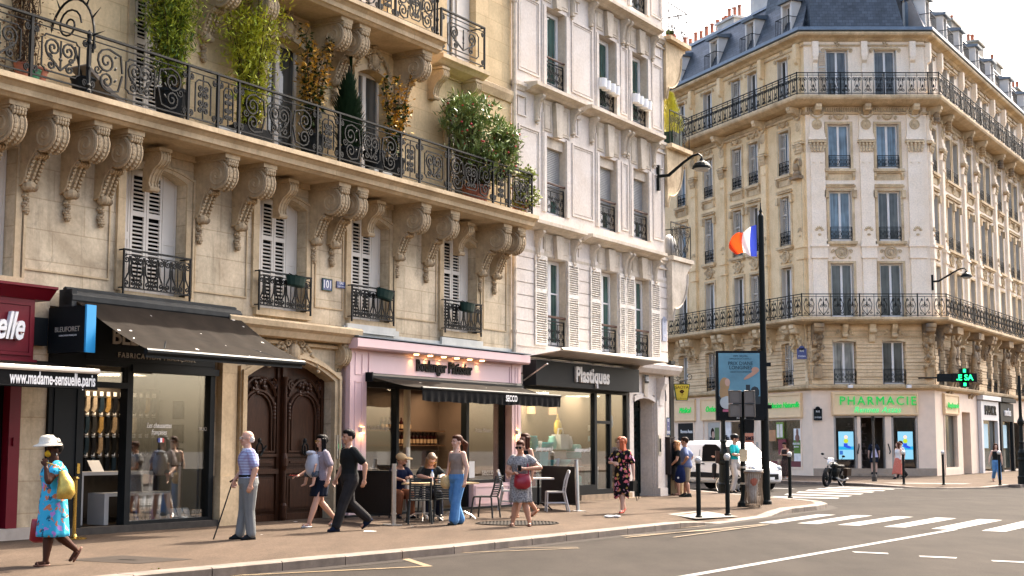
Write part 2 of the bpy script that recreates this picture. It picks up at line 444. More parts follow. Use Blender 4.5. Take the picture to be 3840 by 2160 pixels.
def shuttered(parent, u0, u1, z0, z1, w, mat):
    b = F(); b.box(u0, u1, w-.06, w-.03, z0, z1); wn = b.build('window', mSlotDark, parent)
    W = u1-u0; xs = [0, .24, .5, .76, 1]
    for i in range(4):
        m = F(); a, c = u0+W*xs[i]+.006, u0+W*xs[i+1]-.006
        if i in (1, 2): louvre_leaf(m, a, c, z0+.02, z1, w)
        else: solid_leaf(m, a, c, z0+.02, z1, w)
        m.build('shutter', mat, wn)
    return wn
def guard(u0, u1, z0, z1, w, bw=.02, sides=True, hand=None, style='a', r=.014):
    """window guard rail with scrolls"""
    m = F(); W = u1-u0; H = z1-z0
    m.box(u0, u1, w-bw, w+bw, z1-.03, z1); m.box(u0, u1, w-bw*.6, w+bw*.6, z0+.02, z0+.045); m.box(u0, u1, w-bw*.5, w+bw*.5, z1-.105, z1-.09)
    for u in (u0, u1-.03): m.box(u, u+.03, w-.015, w+.015, z0-.08, z1)
    if sides:
        for u in (u0, u1-.02): m.box(u, u+.02, 0-.1, w, z1-.03, z1-.005); m.box(u, u+.02, -.1, w, z0+.02, z0+.04)
    n = max(2, round(W/.34)); s = W/n
    for i in range(n):
        c = u0+s*(i+.5); zt, zb = z1-.1, z0+.045; h = zt-zb
        if style == 'a':
            for sd in (-1, 1):
                R = s*.22
                m.tube(lift(spiral(c+sd*s*.25, zt-R-.01, R, 1.5, PI/2, -sd, 16), w), r, 4)
                m.tube(lift([(c+sd*s*.04, zt-.02), (c+sd*s*.12, zb+h*.45), (c+sd*s*.36, zb+h*.2)], w), r, 4)
                m.tube(lift(spiral(c+sd*s*.25, zb+R*.9, R*.85, 1.4, -PI/2, sd, 14), w), r, 4)
            m.tube(lift([(c, zb), (c, zt-h*.3)], w), r, 4); m.ell((c, w, zb+h*.42), (.028, .015, .05), 6, 4)
            m.tube(lift([(c+s*.5, zb), (c+s*.5, zt)], w), r*.8, 4)
        else:
            for sd in (-1, 1):
                m.tube(lift(spiral(c+sd*s*.22, zb+h*.68, s*.19, 1.3, -PI/2, sd, 12), w), r, 4)
                m.tube(lift(spiral(c+sd*s*.22, zb+h*.25, s*.19, 1.3, PI/2, -sd, 12), w), r, 4)
            m.tube(lift([(c+s*.5, zb), (c+s*.5, zt)], w), r, 4); m.ell((c, w, zb+h*.48), (.03, .015, .08), 6, 4)
    if hand: m.tube([(u0-.03, w+.01, z1+.09), (u1+.05, w+.01, z1+.09)], .035, 6)
    return m
def rail_heart(m, a, b, z0, z1, w, r=.02):
    c = (a+b)/2; W = b-a; H = z1-z0
    i0, i1, j0, j1 = a+.1*W, b-.1*W, z0+.13*H, z1-.14*H
    m.tube(lift([(i0, j0+.06), (i0, j1-.06), (i0+.05, j1-.04), (i0+.07, j1), (i1-.07, j1), (i1-.05, j1-.04), (i1, j1-.06), (i1, j0+.06), (i1-.05, j0+.04), (i1-.07, j0), (i0+.07, j0), (i0+.05, j0+.04)], w), r*.8, 4, closed=True)
    for s in (-1, 1):
        R = min(W*.17, H*.17)
        m.tube(lift([(c, z0+.2*H), (c+s*W*.14, z0+.34*H), (c+s*W*.30, z0+.50*H)]+spiral(c+s*(W*.31-R), z0+.62*H, R*1.1, 1.6, 0 if s > 0 else PI, s, 18), w), r, 4)
        m.tube(lift(spiral(c+s*W*.2, z0+.27*H, R*.62, 1.4, PI/2, s, 13), w), r, 4)
        m.tube(lift(spiral(c+s*W*.24, z0+.44*H, R*.45, 1.2, -PI/2, -s, 10), w), r*.8, 4)
    m.tube(lift([(c, z0+.2*H), (c, z1-.2*H)], w), r*.8, 4)
    m.ell((c, w, z0+.56*H), (.03, .02, .10), 6, 4); m.ell((c, w, z0+.42*H), (.045, .02, .03), 6, 4)
def rail_wide(m, a, b, z0, z1, w, r=.02):
    c = (a+b)/2; W = b-a; H = z1-z0; rail_heart(m, c-.2*W, c+.2*W, z0, z1, w)
    for s in (-1, 1):
        x = c+s*W*.34
        m.tube(lift([(c+s*.2*W, z0+.5*H), (c+s*.22*W, z0+.85*H), (x, z0+.93*H)]+spiral(x+s*.03*W, z0+.66*H, H*.26, 1.8, PI/2, -s, 22), w), r, 4)
        m.tube(lift([(c+s*.2*W, z0+.45*H), (c+s*.24*W, z0+.1*H), (x, z0+.05*H)]+spiral(x+s*.02*W, z0+.26*H, H*.20, 1.6, -PI/2, s, 18), w), r, 4)
        m.tube(lift(spiral(c+s*W*.46, z0+.45*H, H*.10, 1.3, PI if s > 0 else 0, s, 12), w), r*.8, 4)
        for k in (.3, .55, .8): m.ell((x-s*.13, w+.01, z0+k*H), (.05, .012, .022), 5, 4, Matrix.Rotation(s*.8, 3, 'Y'))
def rail_narrow(m, a, b, z0, z1, w, r=.02):
    c = (a+b)/2; W = b-a; H = z1-z0
    m.tube(lift([(a+.14*W, z0+.14*H), (a+.14*W, z1-.2*H), (a+.28*W, z1-.12*H), (b-.28*W, z1-.12*H), (b-.14*W, z1-.2*H), (b-.14*W, z0+.14*H)], w), r*.8, 4)
    for k in range(4):
        z = z0+H*(.2+.17*k)
        for s in (-1, 1): m.tube(lift(spiral(c+s*W*.13, z, min(W*.14, H*.08), 1.3, PI if s > 0 else 0, s if k % 2 else -s, 11), w), r, 4)
    m.tube(lift([(c, z0), (c, z1)], w), r*.7, 4)
def balcony_rail(u0, u1, z0, z1, w, seq, th=.02):
    m = F()
    m.box(u0, u1, w-.03, w+.03, z1-.035, z1); m.box(u0, u1, w-th*.7, w+th*.7, z0+.05, z0+.075); m.box(u0, u1, w-th*.6, w+th*.6, z1-.13, z1-.115)
    tot = sum(s[1] for s in seq); u = u0; k = (u1-u0)/tot; zt, zb = z1-.13, z0+.075
    for kind, wd in seq:
        a, b = u, u+wd*k; u = b
        m.box(a-.024, a+.024, w-.024, w+.024, z0, z1)
        for s, x in ((1, a), (-1, b)):
            for zc, d in ((zt-.085, 1), (zb+.085, -1)):
                m.tube(lift(spiral(x+s*.075, zc, .062, 1.5, PI/2*d, -s*d, 13), w), .018, 4)
            m.tube(lift([(x+s*.045, zt-.15), (x+s*.045, zb+.15)], w), .008, 4)
        aa, bb = a+.11, b-.11
        {'h': rail_heart, 'w': rail_wide, 'n': rail_narrow}[kind](m, aa, bb, zb, zt, w)
    m.box(u1-.018, u1+.018, w-.02, w+.02, z0, z1)
    return m
def turned_post(m, u, w, z0, z1, r=.035):
    H = z1-z0; m.lathe([(r*1.6, 0), (r*1.6, .04), (r*.8, .07), (r*1.5, .12), (r*.9, .16), (r*.7, H*.35), (r*1.2, H*.4), (r*.7, H*.45), (r*.6, H*.75), (r*1.3, H*.8), (r*.8, H*.86), (r*1.2, H*.93), (r*.4, H)], (u, w, z0), 8)
def console(mb, s=1.0, wd=.135, D=.84, drop=True):
    """carved scroll console, wall at w=0, top at z=0"""
    c = (.70*D, -.29*s); R = .27*s
    prof = [(0, -.02), (D*.9, -.02)]
    for k in range(10):
        a = math.radians(55 - k*17); prof.append((c[0]+R*math.cos(a), c[1]+R*math.sin(a)))
    prof += [(c[0]-.17*s, c[1]-R*.86), (.34*D, -.66*s), (.25*D, -.80*s), (.21*D, -.95*s), (.13*D, -1.05*s), (0, -1.08*s)]
    mb.prism(prof, 0, -wd, wd)
    mb.box(-wd-.06, wd+.06, 0, D+.02, 0, .09); mb.box(-wd-.03, wd+.03, 0, D-.03, -.04, 0)
    for sd in (-1, 1):
        u = sd*wd; sp = spiral(c[0], c[1], R*.94, 1.9, PI*.5, -1, 26, .1)
        mb.tube([(u, p[0], p[1]) for p in sp], .022*s, 5)
        mb.tube([(u, p[0], p[1]) for p in prof[12:]], .022*s, 5)
        mb.tube([(u*.98, c[0]+R*math.cos(math.radians(a))*1.0, c[1]+R*math.sin(math.radians(a))) for a in range(60, -110, -14)], .028*s, 5)
    for k in range(5):                                     # curled leaf on top of the scroll
        mb.ell((wd*(-.8+.4*k), D*.97+.02, -.05*s), (.036*s, .07*s, .05*s), 6, 5)
        mb.ell((wd*(-.8+.4*k), D*1.02, -.10*s), (.030*s, .035*s, .045*s), 6, 5)
        mb.ell((wd*(-.8+.4*k), .46*D, -.60*s), (.034*s, .08*s, .05*s), 6, 5)
    for k in range(9):                                     # acanthus down the face
        a = math.radians(35-k*14)
        for sd in (-.45, .45): mb.ell((sd*wd, c[0]+R*math.cos(a)*1.01, c[1]+R*math.sin(a)*1.01), (.045*s, .022, .05*s), 5, 4)
    for k in range(7):
        t = k/6; w_ = .42*D*(1-t)+.2*D*t; z_ = -.64*s-.36*s*t
        for sd in (-1, 1): mb.ell((sd*wd*.75, w_, z_), (.05*s, .03, .03*s), 5, 4, Matrix.Rotation(sd*.7, 3, 'Y'))
        mb.ell((0, w_+.01, z_), (.03*s, .03, .045*s), 5, 4)
    mb.ell((0, .13*D, -1.08*s), (wd*.95, .12, .10*s), 10, 7)
    for k in range(5): mb.ell((wd*(-.7+.35*k), .17*D, -1.10*s), (.03, .09, .07*s), 5, 5)
    if drop:
        for k in range(9):
            z = -1.20*s-.04*s*k; q = .085 if k not in (2, 3, 8) else .055
            for j in range(3): mb.ell((random.uniform(-q, q)*.6, .05+random.uniform(-.01, .02), z), (q*.55, .05, .032*s), 6, 5)
    return mb
def small_console(mb):
    """plain S-shaped keystone bracket"""
    pr = [(0, 0), (.42, 0), (.46, -.07), (.45, -.16), (.38, -.24), (.28, -.30), (.19, -.42), (.15, -.55), (.17, -.62), (.13, -.68), (0, -.70)]
    mb.prism(pr, 0, -.11, .11)
    for sd in (-1, 1):
        mb.tube([(sd*.11, p[0], p[1]) for p in spiral(.32, -.13, .11, 1.6, PI/2, -1, 16)], .014, 4)
        for q in (.4, 1): mb.tube([(sd*.11*q, p[0]+.005, p[1]) for p in pr[1:9]], .014, 4)
    mb.lathe([(.05, -.12), (.055, -.1), (.055, .1), (.05, .12)], (0, .16, -.66), 8, 0)
    mb.box(-.16, .16, 0, .46, 0, .06)
    return mb
def cartouche(mb, c, s=1.0, seed=1):
    """carved shield with leaves and scrolls on a wall"""
    rnd = random.Random(seed); u, w, z = c
    mb.ell((u, w+.06*s, z), (.17*s, .12*s, .22*s), 12, 8)
    for sd in (-1, 1):
        mb.tube([(u+sd*p[0], w+.08*s, z+p[1]) for p in spiral(.22*s, .20*s, .10*s, 1.4, PI, -1, 14)], .03*s, 5)
        mb.tube([(u+sd*p[0], w+.08*s, z+p[1]) for p in spiral(.20*s, -.20*s, .09*s, 1.4, PI/2, 1, 14)], .028*s, 5)
        mb.tube([(u+sd*.2*s, w+.07*s, z+.1*s), (u+sd*.24*s, w+.08*s, z-.1*s), (u, w+.08*s, z-.28*s)], .026*s, 5)
        for k in range(16):
            t = k/15; mb.ell((u+sd*(.28+.55*t)*s, w+.05*s, z+(.05+.12*math.sin(t*5)-.25*t*t)*s+rnd.uniform(-.05, .05)*s), (.05*s, .05*s, .04*s), 6, 5, Matrix.Rotation(rnd.uniform(-1, 1), 3, 'Y'))
    for k in range(7): mb.ell((u+rnd.uniform(-.1, .1)*s, w+.1*s, z+(.24+.03*k)*s), (.06*s, .06*s, .05*s), 6, 5)
    return mb

# ============================================================ building at number 101
bA = thing('apartment_building', 'tan stone apartment building with a long iron balcony on big carved scroll consoles', 'building', FA.P(0, 0, 0), FA.rz)
W1 = [(17.78, 19.3), (21.33, 22.8), (24.3, 25.7), (27.88, 29.33), (13.9, 15.4)]
m = F()
holes = [(a, b, 4.35, 6.66, .33) for a, b in W1] + [(12, 15.62, .1, 4.0, .3), (16.2, 20.2, .1, 3.95, .3), (21.0, 23.72, .1, 3.35, .42), (24.1, 31.0, .1, 3.6, .3)]
wall_grid(m, 10, 31.0, 0, 7.1, holes)
for a, b in W1: arch_fill(m, a, b, 6.66, .17, -.30, 0)
arch_fill(m, 21.0, 23.72, 3.35, .38, -.40, 0)
for a, b in ((21.0, 23.72),):
    m.box(a-.02, a+.0, -.42, 0, .1, 3.0)
m.build('wall', mStoneA, bA)
m = F()
U2 = [(17.85, 19.1), (21.45, 22.7), (24.45, 25.6), (28.0, 29.3)]
holes = [(a, b, 7.4, 10.0, .35) for a, b in U2] + [(a, b, 10.95, 13.3, .35) for a, b in U2] + [(a, b, 14.3, 16.3, .35) for a, b in U2]
wall_grid(m, 10, 31.0, 7.1, 18.5, holes)
for a, b in U2: arch_fill(m, a, b, 10.0, .16, -.32, 0)
m.box(10, 31.0, -8, -7.8, 0, 18.5); m.box(10, 10.1, -8, 0, 0, 18.5); m.box(30.9, 31.0, -7.8, -.5, 7, 18.5)
m.build('upper_wall', mStoneA2, bA)
m = F(); m.prism([(0, 18.5), (-1.6, 21.6), (-6.4, 21.6), (-8, 18.5)], 0, 10, 31); m.build('roof', mSlate, bA)
# relief on the wall: panels, arched surrounds, sills, string course
m = F()
for a, b in W1:
    arch_band(m, a, b, 6.66, .17, .13, 0, .035, drop=4.35); arch_band(m, a-.15, b+.15, 6.72, .17, .05, 0, .06, drop=4.35)
    m.box(a-.12, b+.12, 0, .10, 4.2, 4.345)
pan = [(15.55, 17.45), (19.55, 21.0), (23.1, 24.05), (25.95, 27.6), (29.65, 30.75)]
for a, b in pan:                                              # raised moulding round flat panels
    for x in (a, b-.03): m.box(x, x+.03, 0, .025, 4.5, 6.95)
    m.box(a+.03, b-.03, 0, .025, 4.5, 4.53)
m.prism([(0, 4.05), (.06, 4.05), (.09, 4.12), (.09, 4.2), (0, 4.22)], 0, 12, 15.9)
for u in (10.9, 19.5+.2, 23.35, 26.6, 30.6):
    pass
m.box(10, 31, 0, .09, 6.93, 7.04)
for a, b in U2:
    arch_band(m, a, b, 10.0, .16, .14, 0, .05, drop=7.4)
m.prism([(0, 10.5), (.05, 10.5), (.12, 10.68), (.12, 10.78), (.03, 10.84), (0, 10.84)], 0, 26.35, 31.0)
m.prism([(0, 13.9), (.05, 13.9), (.16, 14.05), (.16, 14.2), (0, 14.25)], 0, 10, 31.0)
m.build('moulding', mSlab, bA)
m = F(); m.box(24.05, 26.05, .0, .055, 4.02, 4.19); m.box(25.85, 31.0, 0, .05, 3.86, 4.08); m.box(24.0, 25.9, .0, .04, 3.9, 4.02); m.box(27.7, 29.5, .052, .11, 4.0, 4.18)
m.box(24.1, 25.85, .058, .11, 4.06, 4.24)
m.build('patched_render', mPale, bA)
for a, b in W1: shuttered(bA, a, b, 4.36, 6.64, -.27, mWhite)
shuttered(bA, U2[0][0], U2[0][1], 7.4, 9.98, -.3, mWhite)
for i in (1, 2, 3): glazed(bA, U2[i][0], U2[i][1], 7.4, 9.98, -.3, mGlassD, mWhite, .075)
for i in (0, 1, 2, 3):
    if i < 3: shuttered(bA, U2[i][0], U2[i][1], 10.95, 13.3, -.3, mWhite)
    else: glazed(bA, U2[i][0]-.0, U2[i][1], 10.95, 13.3, -.3, mGlassD, mWhite, .08)
    glazed(bA, U2[i][0], U2[i][1], 14.3, 16.3, -.3, mGlassD, mWhite, .08)
m = F(); solid_leaf(m, 28.72, 29.28, 10.97, 13.28, -.22); m.build('shutter', mWhite, bA)
# balcony slabs
m = F()
pr = [(0, 7.04), (.92, 7.04), (.98, 7.09), (1.02, 7.10), (1.03, 7.19), (1.10, 7.25), (1.16, 7.27), (1.16, 7.36), (0, 7.40)]
m.prism(pr, 0, 10, 30.45); m.build('balcony_slab', mSlab, bA)
m = F(); m.prism([(p[0], p[1]+3.52) for p in pr], 0, 10, 26.3)
m.prism([(0, 10.52), (.2, 10.55), (.42, 10.62), (.5, 10.68), (.58, 10.72), (.58, 10.82), (0, 10.86)], 0, 27.0, 29.05)
m.build('balcony_slab', mSlab, bA)
# consoles under the long balcony
us = [14.72, 15.58, 16.45, 17.2, 19.62, 20.68, 23.0, 23.62, 25.95, 27.12, 29.45, 30.12]
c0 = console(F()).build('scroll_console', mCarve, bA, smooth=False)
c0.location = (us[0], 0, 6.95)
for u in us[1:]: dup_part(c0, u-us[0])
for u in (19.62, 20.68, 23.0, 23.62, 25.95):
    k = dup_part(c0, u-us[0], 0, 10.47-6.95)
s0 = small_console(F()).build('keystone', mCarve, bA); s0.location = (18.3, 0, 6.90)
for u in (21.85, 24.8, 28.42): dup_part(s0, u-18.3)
m = F()
for u in (22.05, 25.0): cartouche(m, (u, .02, 10.22), .8, int(u))
m.build('cartouche', mCarve, bA)
m = F()
for u in (27.3, 28.75):
    m.xf(Matrix.Identity(4)); n0 = len(m.v); small_console(m); m.xf(Matrix.Translation((u, 0, 10.5)), n0)
m.build('bracket', mCarve, bA)
# railings
seq = [('w', 2.0), ('h', 1.2), ('h', 1.15), ('w', 2.25), ('n', .75), ('n', .55), ('w', 2.25), ('n', .7), ('w', 2.1), ('n', .7), ('h', 1.1), ('w', 1.9), ('n', .7), ('h', 1.1)]
m = balcony_rail(11.5, 30.32, 7.40, 8.42, 1.03, seq); turned_post(m, 15.93, 1.03, 7.40, 8.46)
m.box(30.30, 30.33, 0, 1.03, 8.385, 8.42); m.box(30.305, 30.325, 0, 1.03, 7.45, 7.475)
for k in range(7): m.box(30.305, 30.325, .1+k*.14, .115+k*.14, 7.47, 8.39)
m.build('balcony_railing', mIron, bA)
m = balcony_rail(18.0, 26.1, 10.92, 11.94, .95, [('w', 1.9), ('n', .7)]*3 + [('w', 1.8)]); turned_post(m, 26.2, .95, 10.9, 12.0)
m.build('balcony_railing', mIron, bA)
m = balcony_rail(27.02, 28.92, 10.86, 11.92, .5, [('h', 1)]);
for z in (11.89, 10.93): m.box(27.02, 27.04, 0, .5, z, z+.025); m.box(28.9, 28.92, 0, .5, z, z+.025)
m.build('window_railing', mIron, bA)
for a, b in W1[:4]:
    guard(a-.15, b+.02-.02, 4.36, 5.08, .17).build('window_railing', mIron, bA)
# spiked iron divider on the balcony
m = F()
pts = [(16.0+.02, .5+.55*math.cos(a), 8.35+.75*math.sin(a)) for a in [math.radians(t) for t in range(-20, 200, 12)]]
m.tube(pts, .022, 5)
m.tube([(16.0, p[0], p[1]) for p in spiral(.45, 8.65, .3, 1.6, 0, 1, 24)], .018, 5)
for i in range(2, len(pts)-1, 2):
    p = Vector(pts[i]); d = (p-Vector((16.02, .5, 8.35))).normalized(); m.tube([p, p+d*.25], [.018, .002], 4)
m.build('spiked_divider', mIron, bA)
# portal: surround, consoles, cornice, carved door leaves
m = F()
arch_band(m, 21.0, 23.72, 3.35, .38, .2, 0, .10, drop=.1); arch_band(m, 20.9, 23.82, 3.40, .38, .07, 0, .15, drop=.1)
for a, b in ((20.25, 20.55), (24.02, 24.1)): m.box(a, b, 0, .14, .1, 3.6)
m.box(20.55, 20.73, 0, .07, .1, 3.55); m.box(20.2, 20.95, .0, .19, .1, 1.05)
m.box(20.2, 24.1, 0, .10, 3.66, 3.72)
m.prism([(0, 3.76), (.30, 3.78), (.36, 3.9), (.44, 3.96), (.46, 4.06), (.42, 4.1), (0, 4.14)], 0, 20.1, 24.2)
m.build('portal_surround', mSlab, bA)
for u in (20.42, 23.92):
    m = F(); console(m, .62, .10, .34, True); o = m.build('portal_console', mCarve, bA); o.location = (u, .12, 3.76); o.scale = (1, 1, 1.25)
m = F(); cartouche(m, (22.36, .05, 3.5), .95, 5); m.build('cartouche', mCarve, bA)
dr = F(); dr.box(21.0, 23.72, -.40, -.36, .1, 3.35); dr.box(22.31, 22.41, -.36, -.26, .12, 3.3)
dr = dr.build('carriage_door', mWood, bA); dr.location = (0, -.13, 0)
for u0, u1 in ((21.02, 22.30), (22.42, 23.70)):
    m = F(); c = (u0+u1)/2
    m.box(u0, u1, -.36, -.33, .12, .25)
    for a, b, z0, z1 in ((u0+.14, u1-.14, .32, 1.0), (u0+.14, u1-.14, 1.22, 1.36)):
        m.box(a, b, -.36, -.325, z0, z1); m.box(a+.07, b-.07, -.325, -.30, z0+.05, z1-.05)
    m.box(u0+.05, u1-.05, -.36, -.28, 1.06, 1.16); m.box(u0+.08, u1-.08, -.36, -.30, 1.40, 1.46)
    for x in (u0, u1-.09): m.box(x, x+.09, -.36, -.31, .12, 3.2)
    # arched panel with mouldings
    for dd, ww in ((.16, .05), (.25, .035)):
        a, b = u0+dd, u1-dd; zt = 2.75-dd*.6
        m.tube([(a, -.33, 1.5), (a, -.33, zt-.35)] + [(c+(b-a)/2*math.cos(t), -.33, zt-.35+.42*math.sin(t)) for t in [PI-PI*k/10 for k in range(1, 10)]] + [(b, -.33, zt-.35), (b, -.33, 1.5)], ww*.7, 6, closed=True)
    for k in range(18):
        m.ell((c+random.uniform(-.2, .2), -.32, 2.72+random.uniform(-.05, .22)), (.05, .04, .05), 6, 4)
    for s in (-1, 1):
        m.tube([(c+s*p[0], -.32, p[1]) for p in spiral(.42, 2.85, .12, 1.5, PI/2, -1, 14)], .03, 5)
        m.tube([(c, -.32, 2.98), (c+s*.2, -.32, 2.96), (c+s*.42, -.32, 2.8), (c+s*.5, -.32, 2.62)], .035, 5)
        for k in range(5): m.ell((c+s*.47, -.32, 2.45-.07*k), (.045, .035, .05), 6, 4)
    m.build('door_leaf', mWood, dr)
    k = F(); k.tube([(c+(.2 if u0 < 22 else 0), -.28, 1.62)] + [(c+.0+.09*math.sin(t), -.27, 1.55-.13*math.cos(t)+0) for t in [2*PI*j/12 for j in range(12)]], .02, 5, closed=False)
    k.ell((c, -.28, 1.72), (.05, .04, .06), 6, 5); k.build('knocker', mIron, dr)
m = F(); m.lathe([(.05, 0), (.075, .05), (.075, .3), (.05, .35), (.045, 1.0), (.08, 1.1), (.08, 1.25), (.05, 1.35), (.04, 2.7), (.07, 2.9)], (22.36, -.24, .12), 10); m.build('door_column', mWood, dr)
# entry panel beside the door
m = F(); m.box(23.78, 23.95, .105, .13, 1.35, 1.85); o = m.build('entry_keypad', mChrome, bA)
m = F(); m.box(23.82, 23.91, .132, .136, 1.56, 1.66); m.build('keypad_screen', emis('keypad_green', (.05, .5, .15), .8), o)
m = F(); m.lathe([(.04, 0), (.04, .95), (.02, 1.0)], (23.86, .3, .12), 8); tag(m.build('short_bollard', mIron), 'short black iron guard post beside the carved door', 'bollard').matrix_world = bA.matrix_world
# down pipe between the two buildings
m = F(); m.tube([(31.0, .1, .9), (31.0, .1, 3.4), (31.0, .1, 18)], .062, 8)
for z in (4.5, 6.6, 8.8, 11, 13.2): m.lathe([(.08, 0), (.08, .08)], (31.0, .1, z), 8)
m.build('drain_pipe', M('pipe_paint', 'c9b9a4', .7, 0, .3, 5, .2), bA)
# plates
def plate(name, label, u0, u1, z0, z1, w, fr, col, txt, ts, tcol=(.8, .8, .8), border=None, xs=1, shape=None):
    o = fthing(fr, name, label, 'sign', (u0+u1)/2, w, z0)
    W, H = (u1-u0)/2, z1-z0
    m = F(); m.box(-W, W, 0, .02, 0, H)
    if shape == 'arch': m.lathe([(W*.62, 0), (W*.62, .02)], (0, 0, H-.02), 16, 1)
    m.build('plate', col, o)
    if border:
        m = F(); b = .018
        m.box(-W, W, .02, .026, 0, b); m.box(-W, W, .02, .026, H-b, H); m.box(-W, -W+b, .02, .026, b, H-b); m.box(W-b, W, .02, .026, b, H-b); m.build('border', border, o)
    n = len(txt)
    for i, (s, sz) in enumerate(zip(txt, ts)):
        text(s, sz, (0, .021, H*(1-(i+.5)/n)), None, M('plate_white', tcol, .5, 0, 0), 'lettering', .003, parent=o, xs=xs, res=2)
    return o
mBlue = M('enamel_blue', (.03, .045, .16), .35, 0, .05, 3); mGrn = M('enamel_green', (.02, .11, .07), .35, 0, .05, 3)
plate('house_number', 'blue enamel plate with white number 101 above the carved door', 23.33, 23.66, 4.88, 5.14, .01, FA, mBlue, ['101'], [.24], border=mGrn, xs=.9)
plate('gas_sign', 'small blue plate reading GAZ A TOUS LES ETAGES beside the number 101', 23.82, 24.12, 4.98, 5.12, .01, FA, mBlue, ['GAZ', 'A TOUS LES ETAGES'], [.07, .03])
# ============================================================ building at number 103 (white)
bB = thing('white_apartment_building', 'bright white plaster apartment building with grooved lower storey and moulded ledges', 'building', FA.P(0, 0, 0), FA.rz)
OB = [(32.78, 33.9), (35.84, 36.96), (38.0, 39.09)]
rows = [(4.27, 6.66), (7.86, 10.0), (11.42, 13.62), (15.0, 17.1)]
holes = [(a, b, z0, z1, .30) for a, b in OB for z0, z1 in rows] + [(31.15, 37.55, .1, 3.5, .3), (37.85, 39.25, .1, 3.12, .55)]
m = F(); wall_grid(m, 31.0, 40.3, 0, 19.5, holes)
m.box(40.2, 40.3, -7, -.0, 0, 19.5)
m.build('wall', mStoneB, bB)
m = F(); m.prism([(0, 19.5), (-1.4, 22.3), (-6, 22.3), (-7, 19.5)], 0, 31, 40.3); m.build('roof', mSlate, bB)
m = F()                                                       # grooved lower storey as raised bands
zs = [4.2+.335*i for i in range(8)]
piers = [(31.12, 32.76), (33.92, 35.82), (36.98, 37.98), (39.11, 40.32)]
for z in zs:
    for a, b in piers: m.box(a, b, 0, .028, z, z+.31)
m.build('rusticated_band', mStoneB, bB)
m = F()
def frame_panel(m, a, b, z0, z1, t=.05, w0=0, w1=.035):
    m.box(a, b, w0, w1, z0, z0+t); m.box(a, b, w0, w1, z1-t, z1); m.box(a, a+t, w0, w1, z0+t, z1-t); m.box(b-t, b, w0, w1, z0+t, z1-t)
for z0, z1 in ((7.98, 10.05), (11.5, 13.6), (15.1, 17.1)):
    for a, b in ((31.35, 32.45), (34.25, 35.5), (37.28, 37.72), (39.42, 40.15)):
        frame_panel(m, a, b, z0, z1, .055, 0, .03); frame_panel(m, a+.09, b-.09, z0+.09, z1-.09, .02, 0, .018)
    for a, b in OB:
        for x in (a-.14, b): m.box(x, x+.14, 0, .05, z0-.1, z1)
        for x in (a-.2, b+.16): m.box(x, x+.04, 0, .035, z0-.1, z1+.55)
for z0, z1 in ((6.78, 7.16), (10.28, 10.85), (13.85, 14.3)):
    for a, b in ((31.3, 31.75), (34.42, 34.62), (39.62, 40.15)): frame_panel(m, a, b, z0, z1, .035)
m.build('wall_panel_moulding', mStoneB, bB)
def ledge(m, u0, u1, z, d):
    m.prism([(0, z-.22), (d*.35, z-.20), (d*.55, z-.14), (d*.85, z-.10), (d, z-.09), (d, z), (0, z+.03)], 0, u0, u1)
L = [[(31.65, 34.4), (34.7, 39.55)], [(31.65, 34.4), (34.7, 39.55)], [(31.65, 34.4), (34.7, 39.55)]]
m = F()
for (z, d), gr in zip(((7.52, .42), (11.2, .42), (14.6, .42)), L):
    for a, b in gr: ledge(m, a, b, z, d)
    for a, b in ((31.05, 31.65), (34.4, 34.7), (39.55, 40.34)):
        ledge(m, a, b, z-.05, .11); m.box(a, b, 0, .06, z-.42, z-.37)
m.box(31.1, 40.3, .0, .03, 6.68, 6.76)
ledge(m, 31.1, 40.3, 18.6, .5)
m.build('ledge', mTrimB, bB)
def keyblock(m, a, b, z0, z1):
    c = (a+b)/2
    m.prism([(c-.14, z0-.05), (c+.14, z0-.05), (c+.21, z1), (c-.21, z1)], 1, 0, .14)
    for s in (-1, 1):
        x0, x1 = sorted((c+s*.25, c+s*(b-a)*.62)); m.box(x0, x1, 0, .03, z0+.06, z1-.02); frame_panel(m, x0+.05, x1-.05, z0+.12, z1-.08, .025, .03, .045)
m = F()
for z1, z0 in ((7.28, 6.70), (10.95, 10.06), (14.35, 13.68)):
    for a, b in OB: keyblock(m, a, b, z0, z1)
m.build('keystone', mTrimB, bB)
m = F()                                                       # slim bracket
for wd in (1,):
    pr = [(0, 0), (.34, 0), (.36, -.07), (.30, -.15), (.20, -.22), (.14, -.4), (.11, -.66), (.14, -.74), (.12, -.82), (0, -.86)]
    m.prism(pr, 0, -.085, .085)
    for x in (-.05, .05): m.tube([(x, p[0]+.012, p[1]) for p in pr[2:8]], .018, 4)
    for s in (-1, 1): m.tube([(s*.085, p[0], p[1]) for p in spiral(.24, -.10, .08, 1.4, PI/2, -1, 12)], .012, 4)
    m.lathe([(.05, -.1), (.05, .1)], (0, .10, -.79), 8, 0); m.ell((0, .08, -.9), (.06, .06, .05), 6, 5)
b0 = m.build('ledge_bracket', mTrimB, bB); b0.location = (32.25, 0, 7.30); b0.scale = (.75, .8, .85)
for z in (7.30, 10.98, 14.38):
    for u in (32.25, 34.22, 35.35, 37.35, 37.6, 39.4):
        if (u, z) != (32.25, 7.30): dup_part(b0, u-32.25, 0, z-7.30)
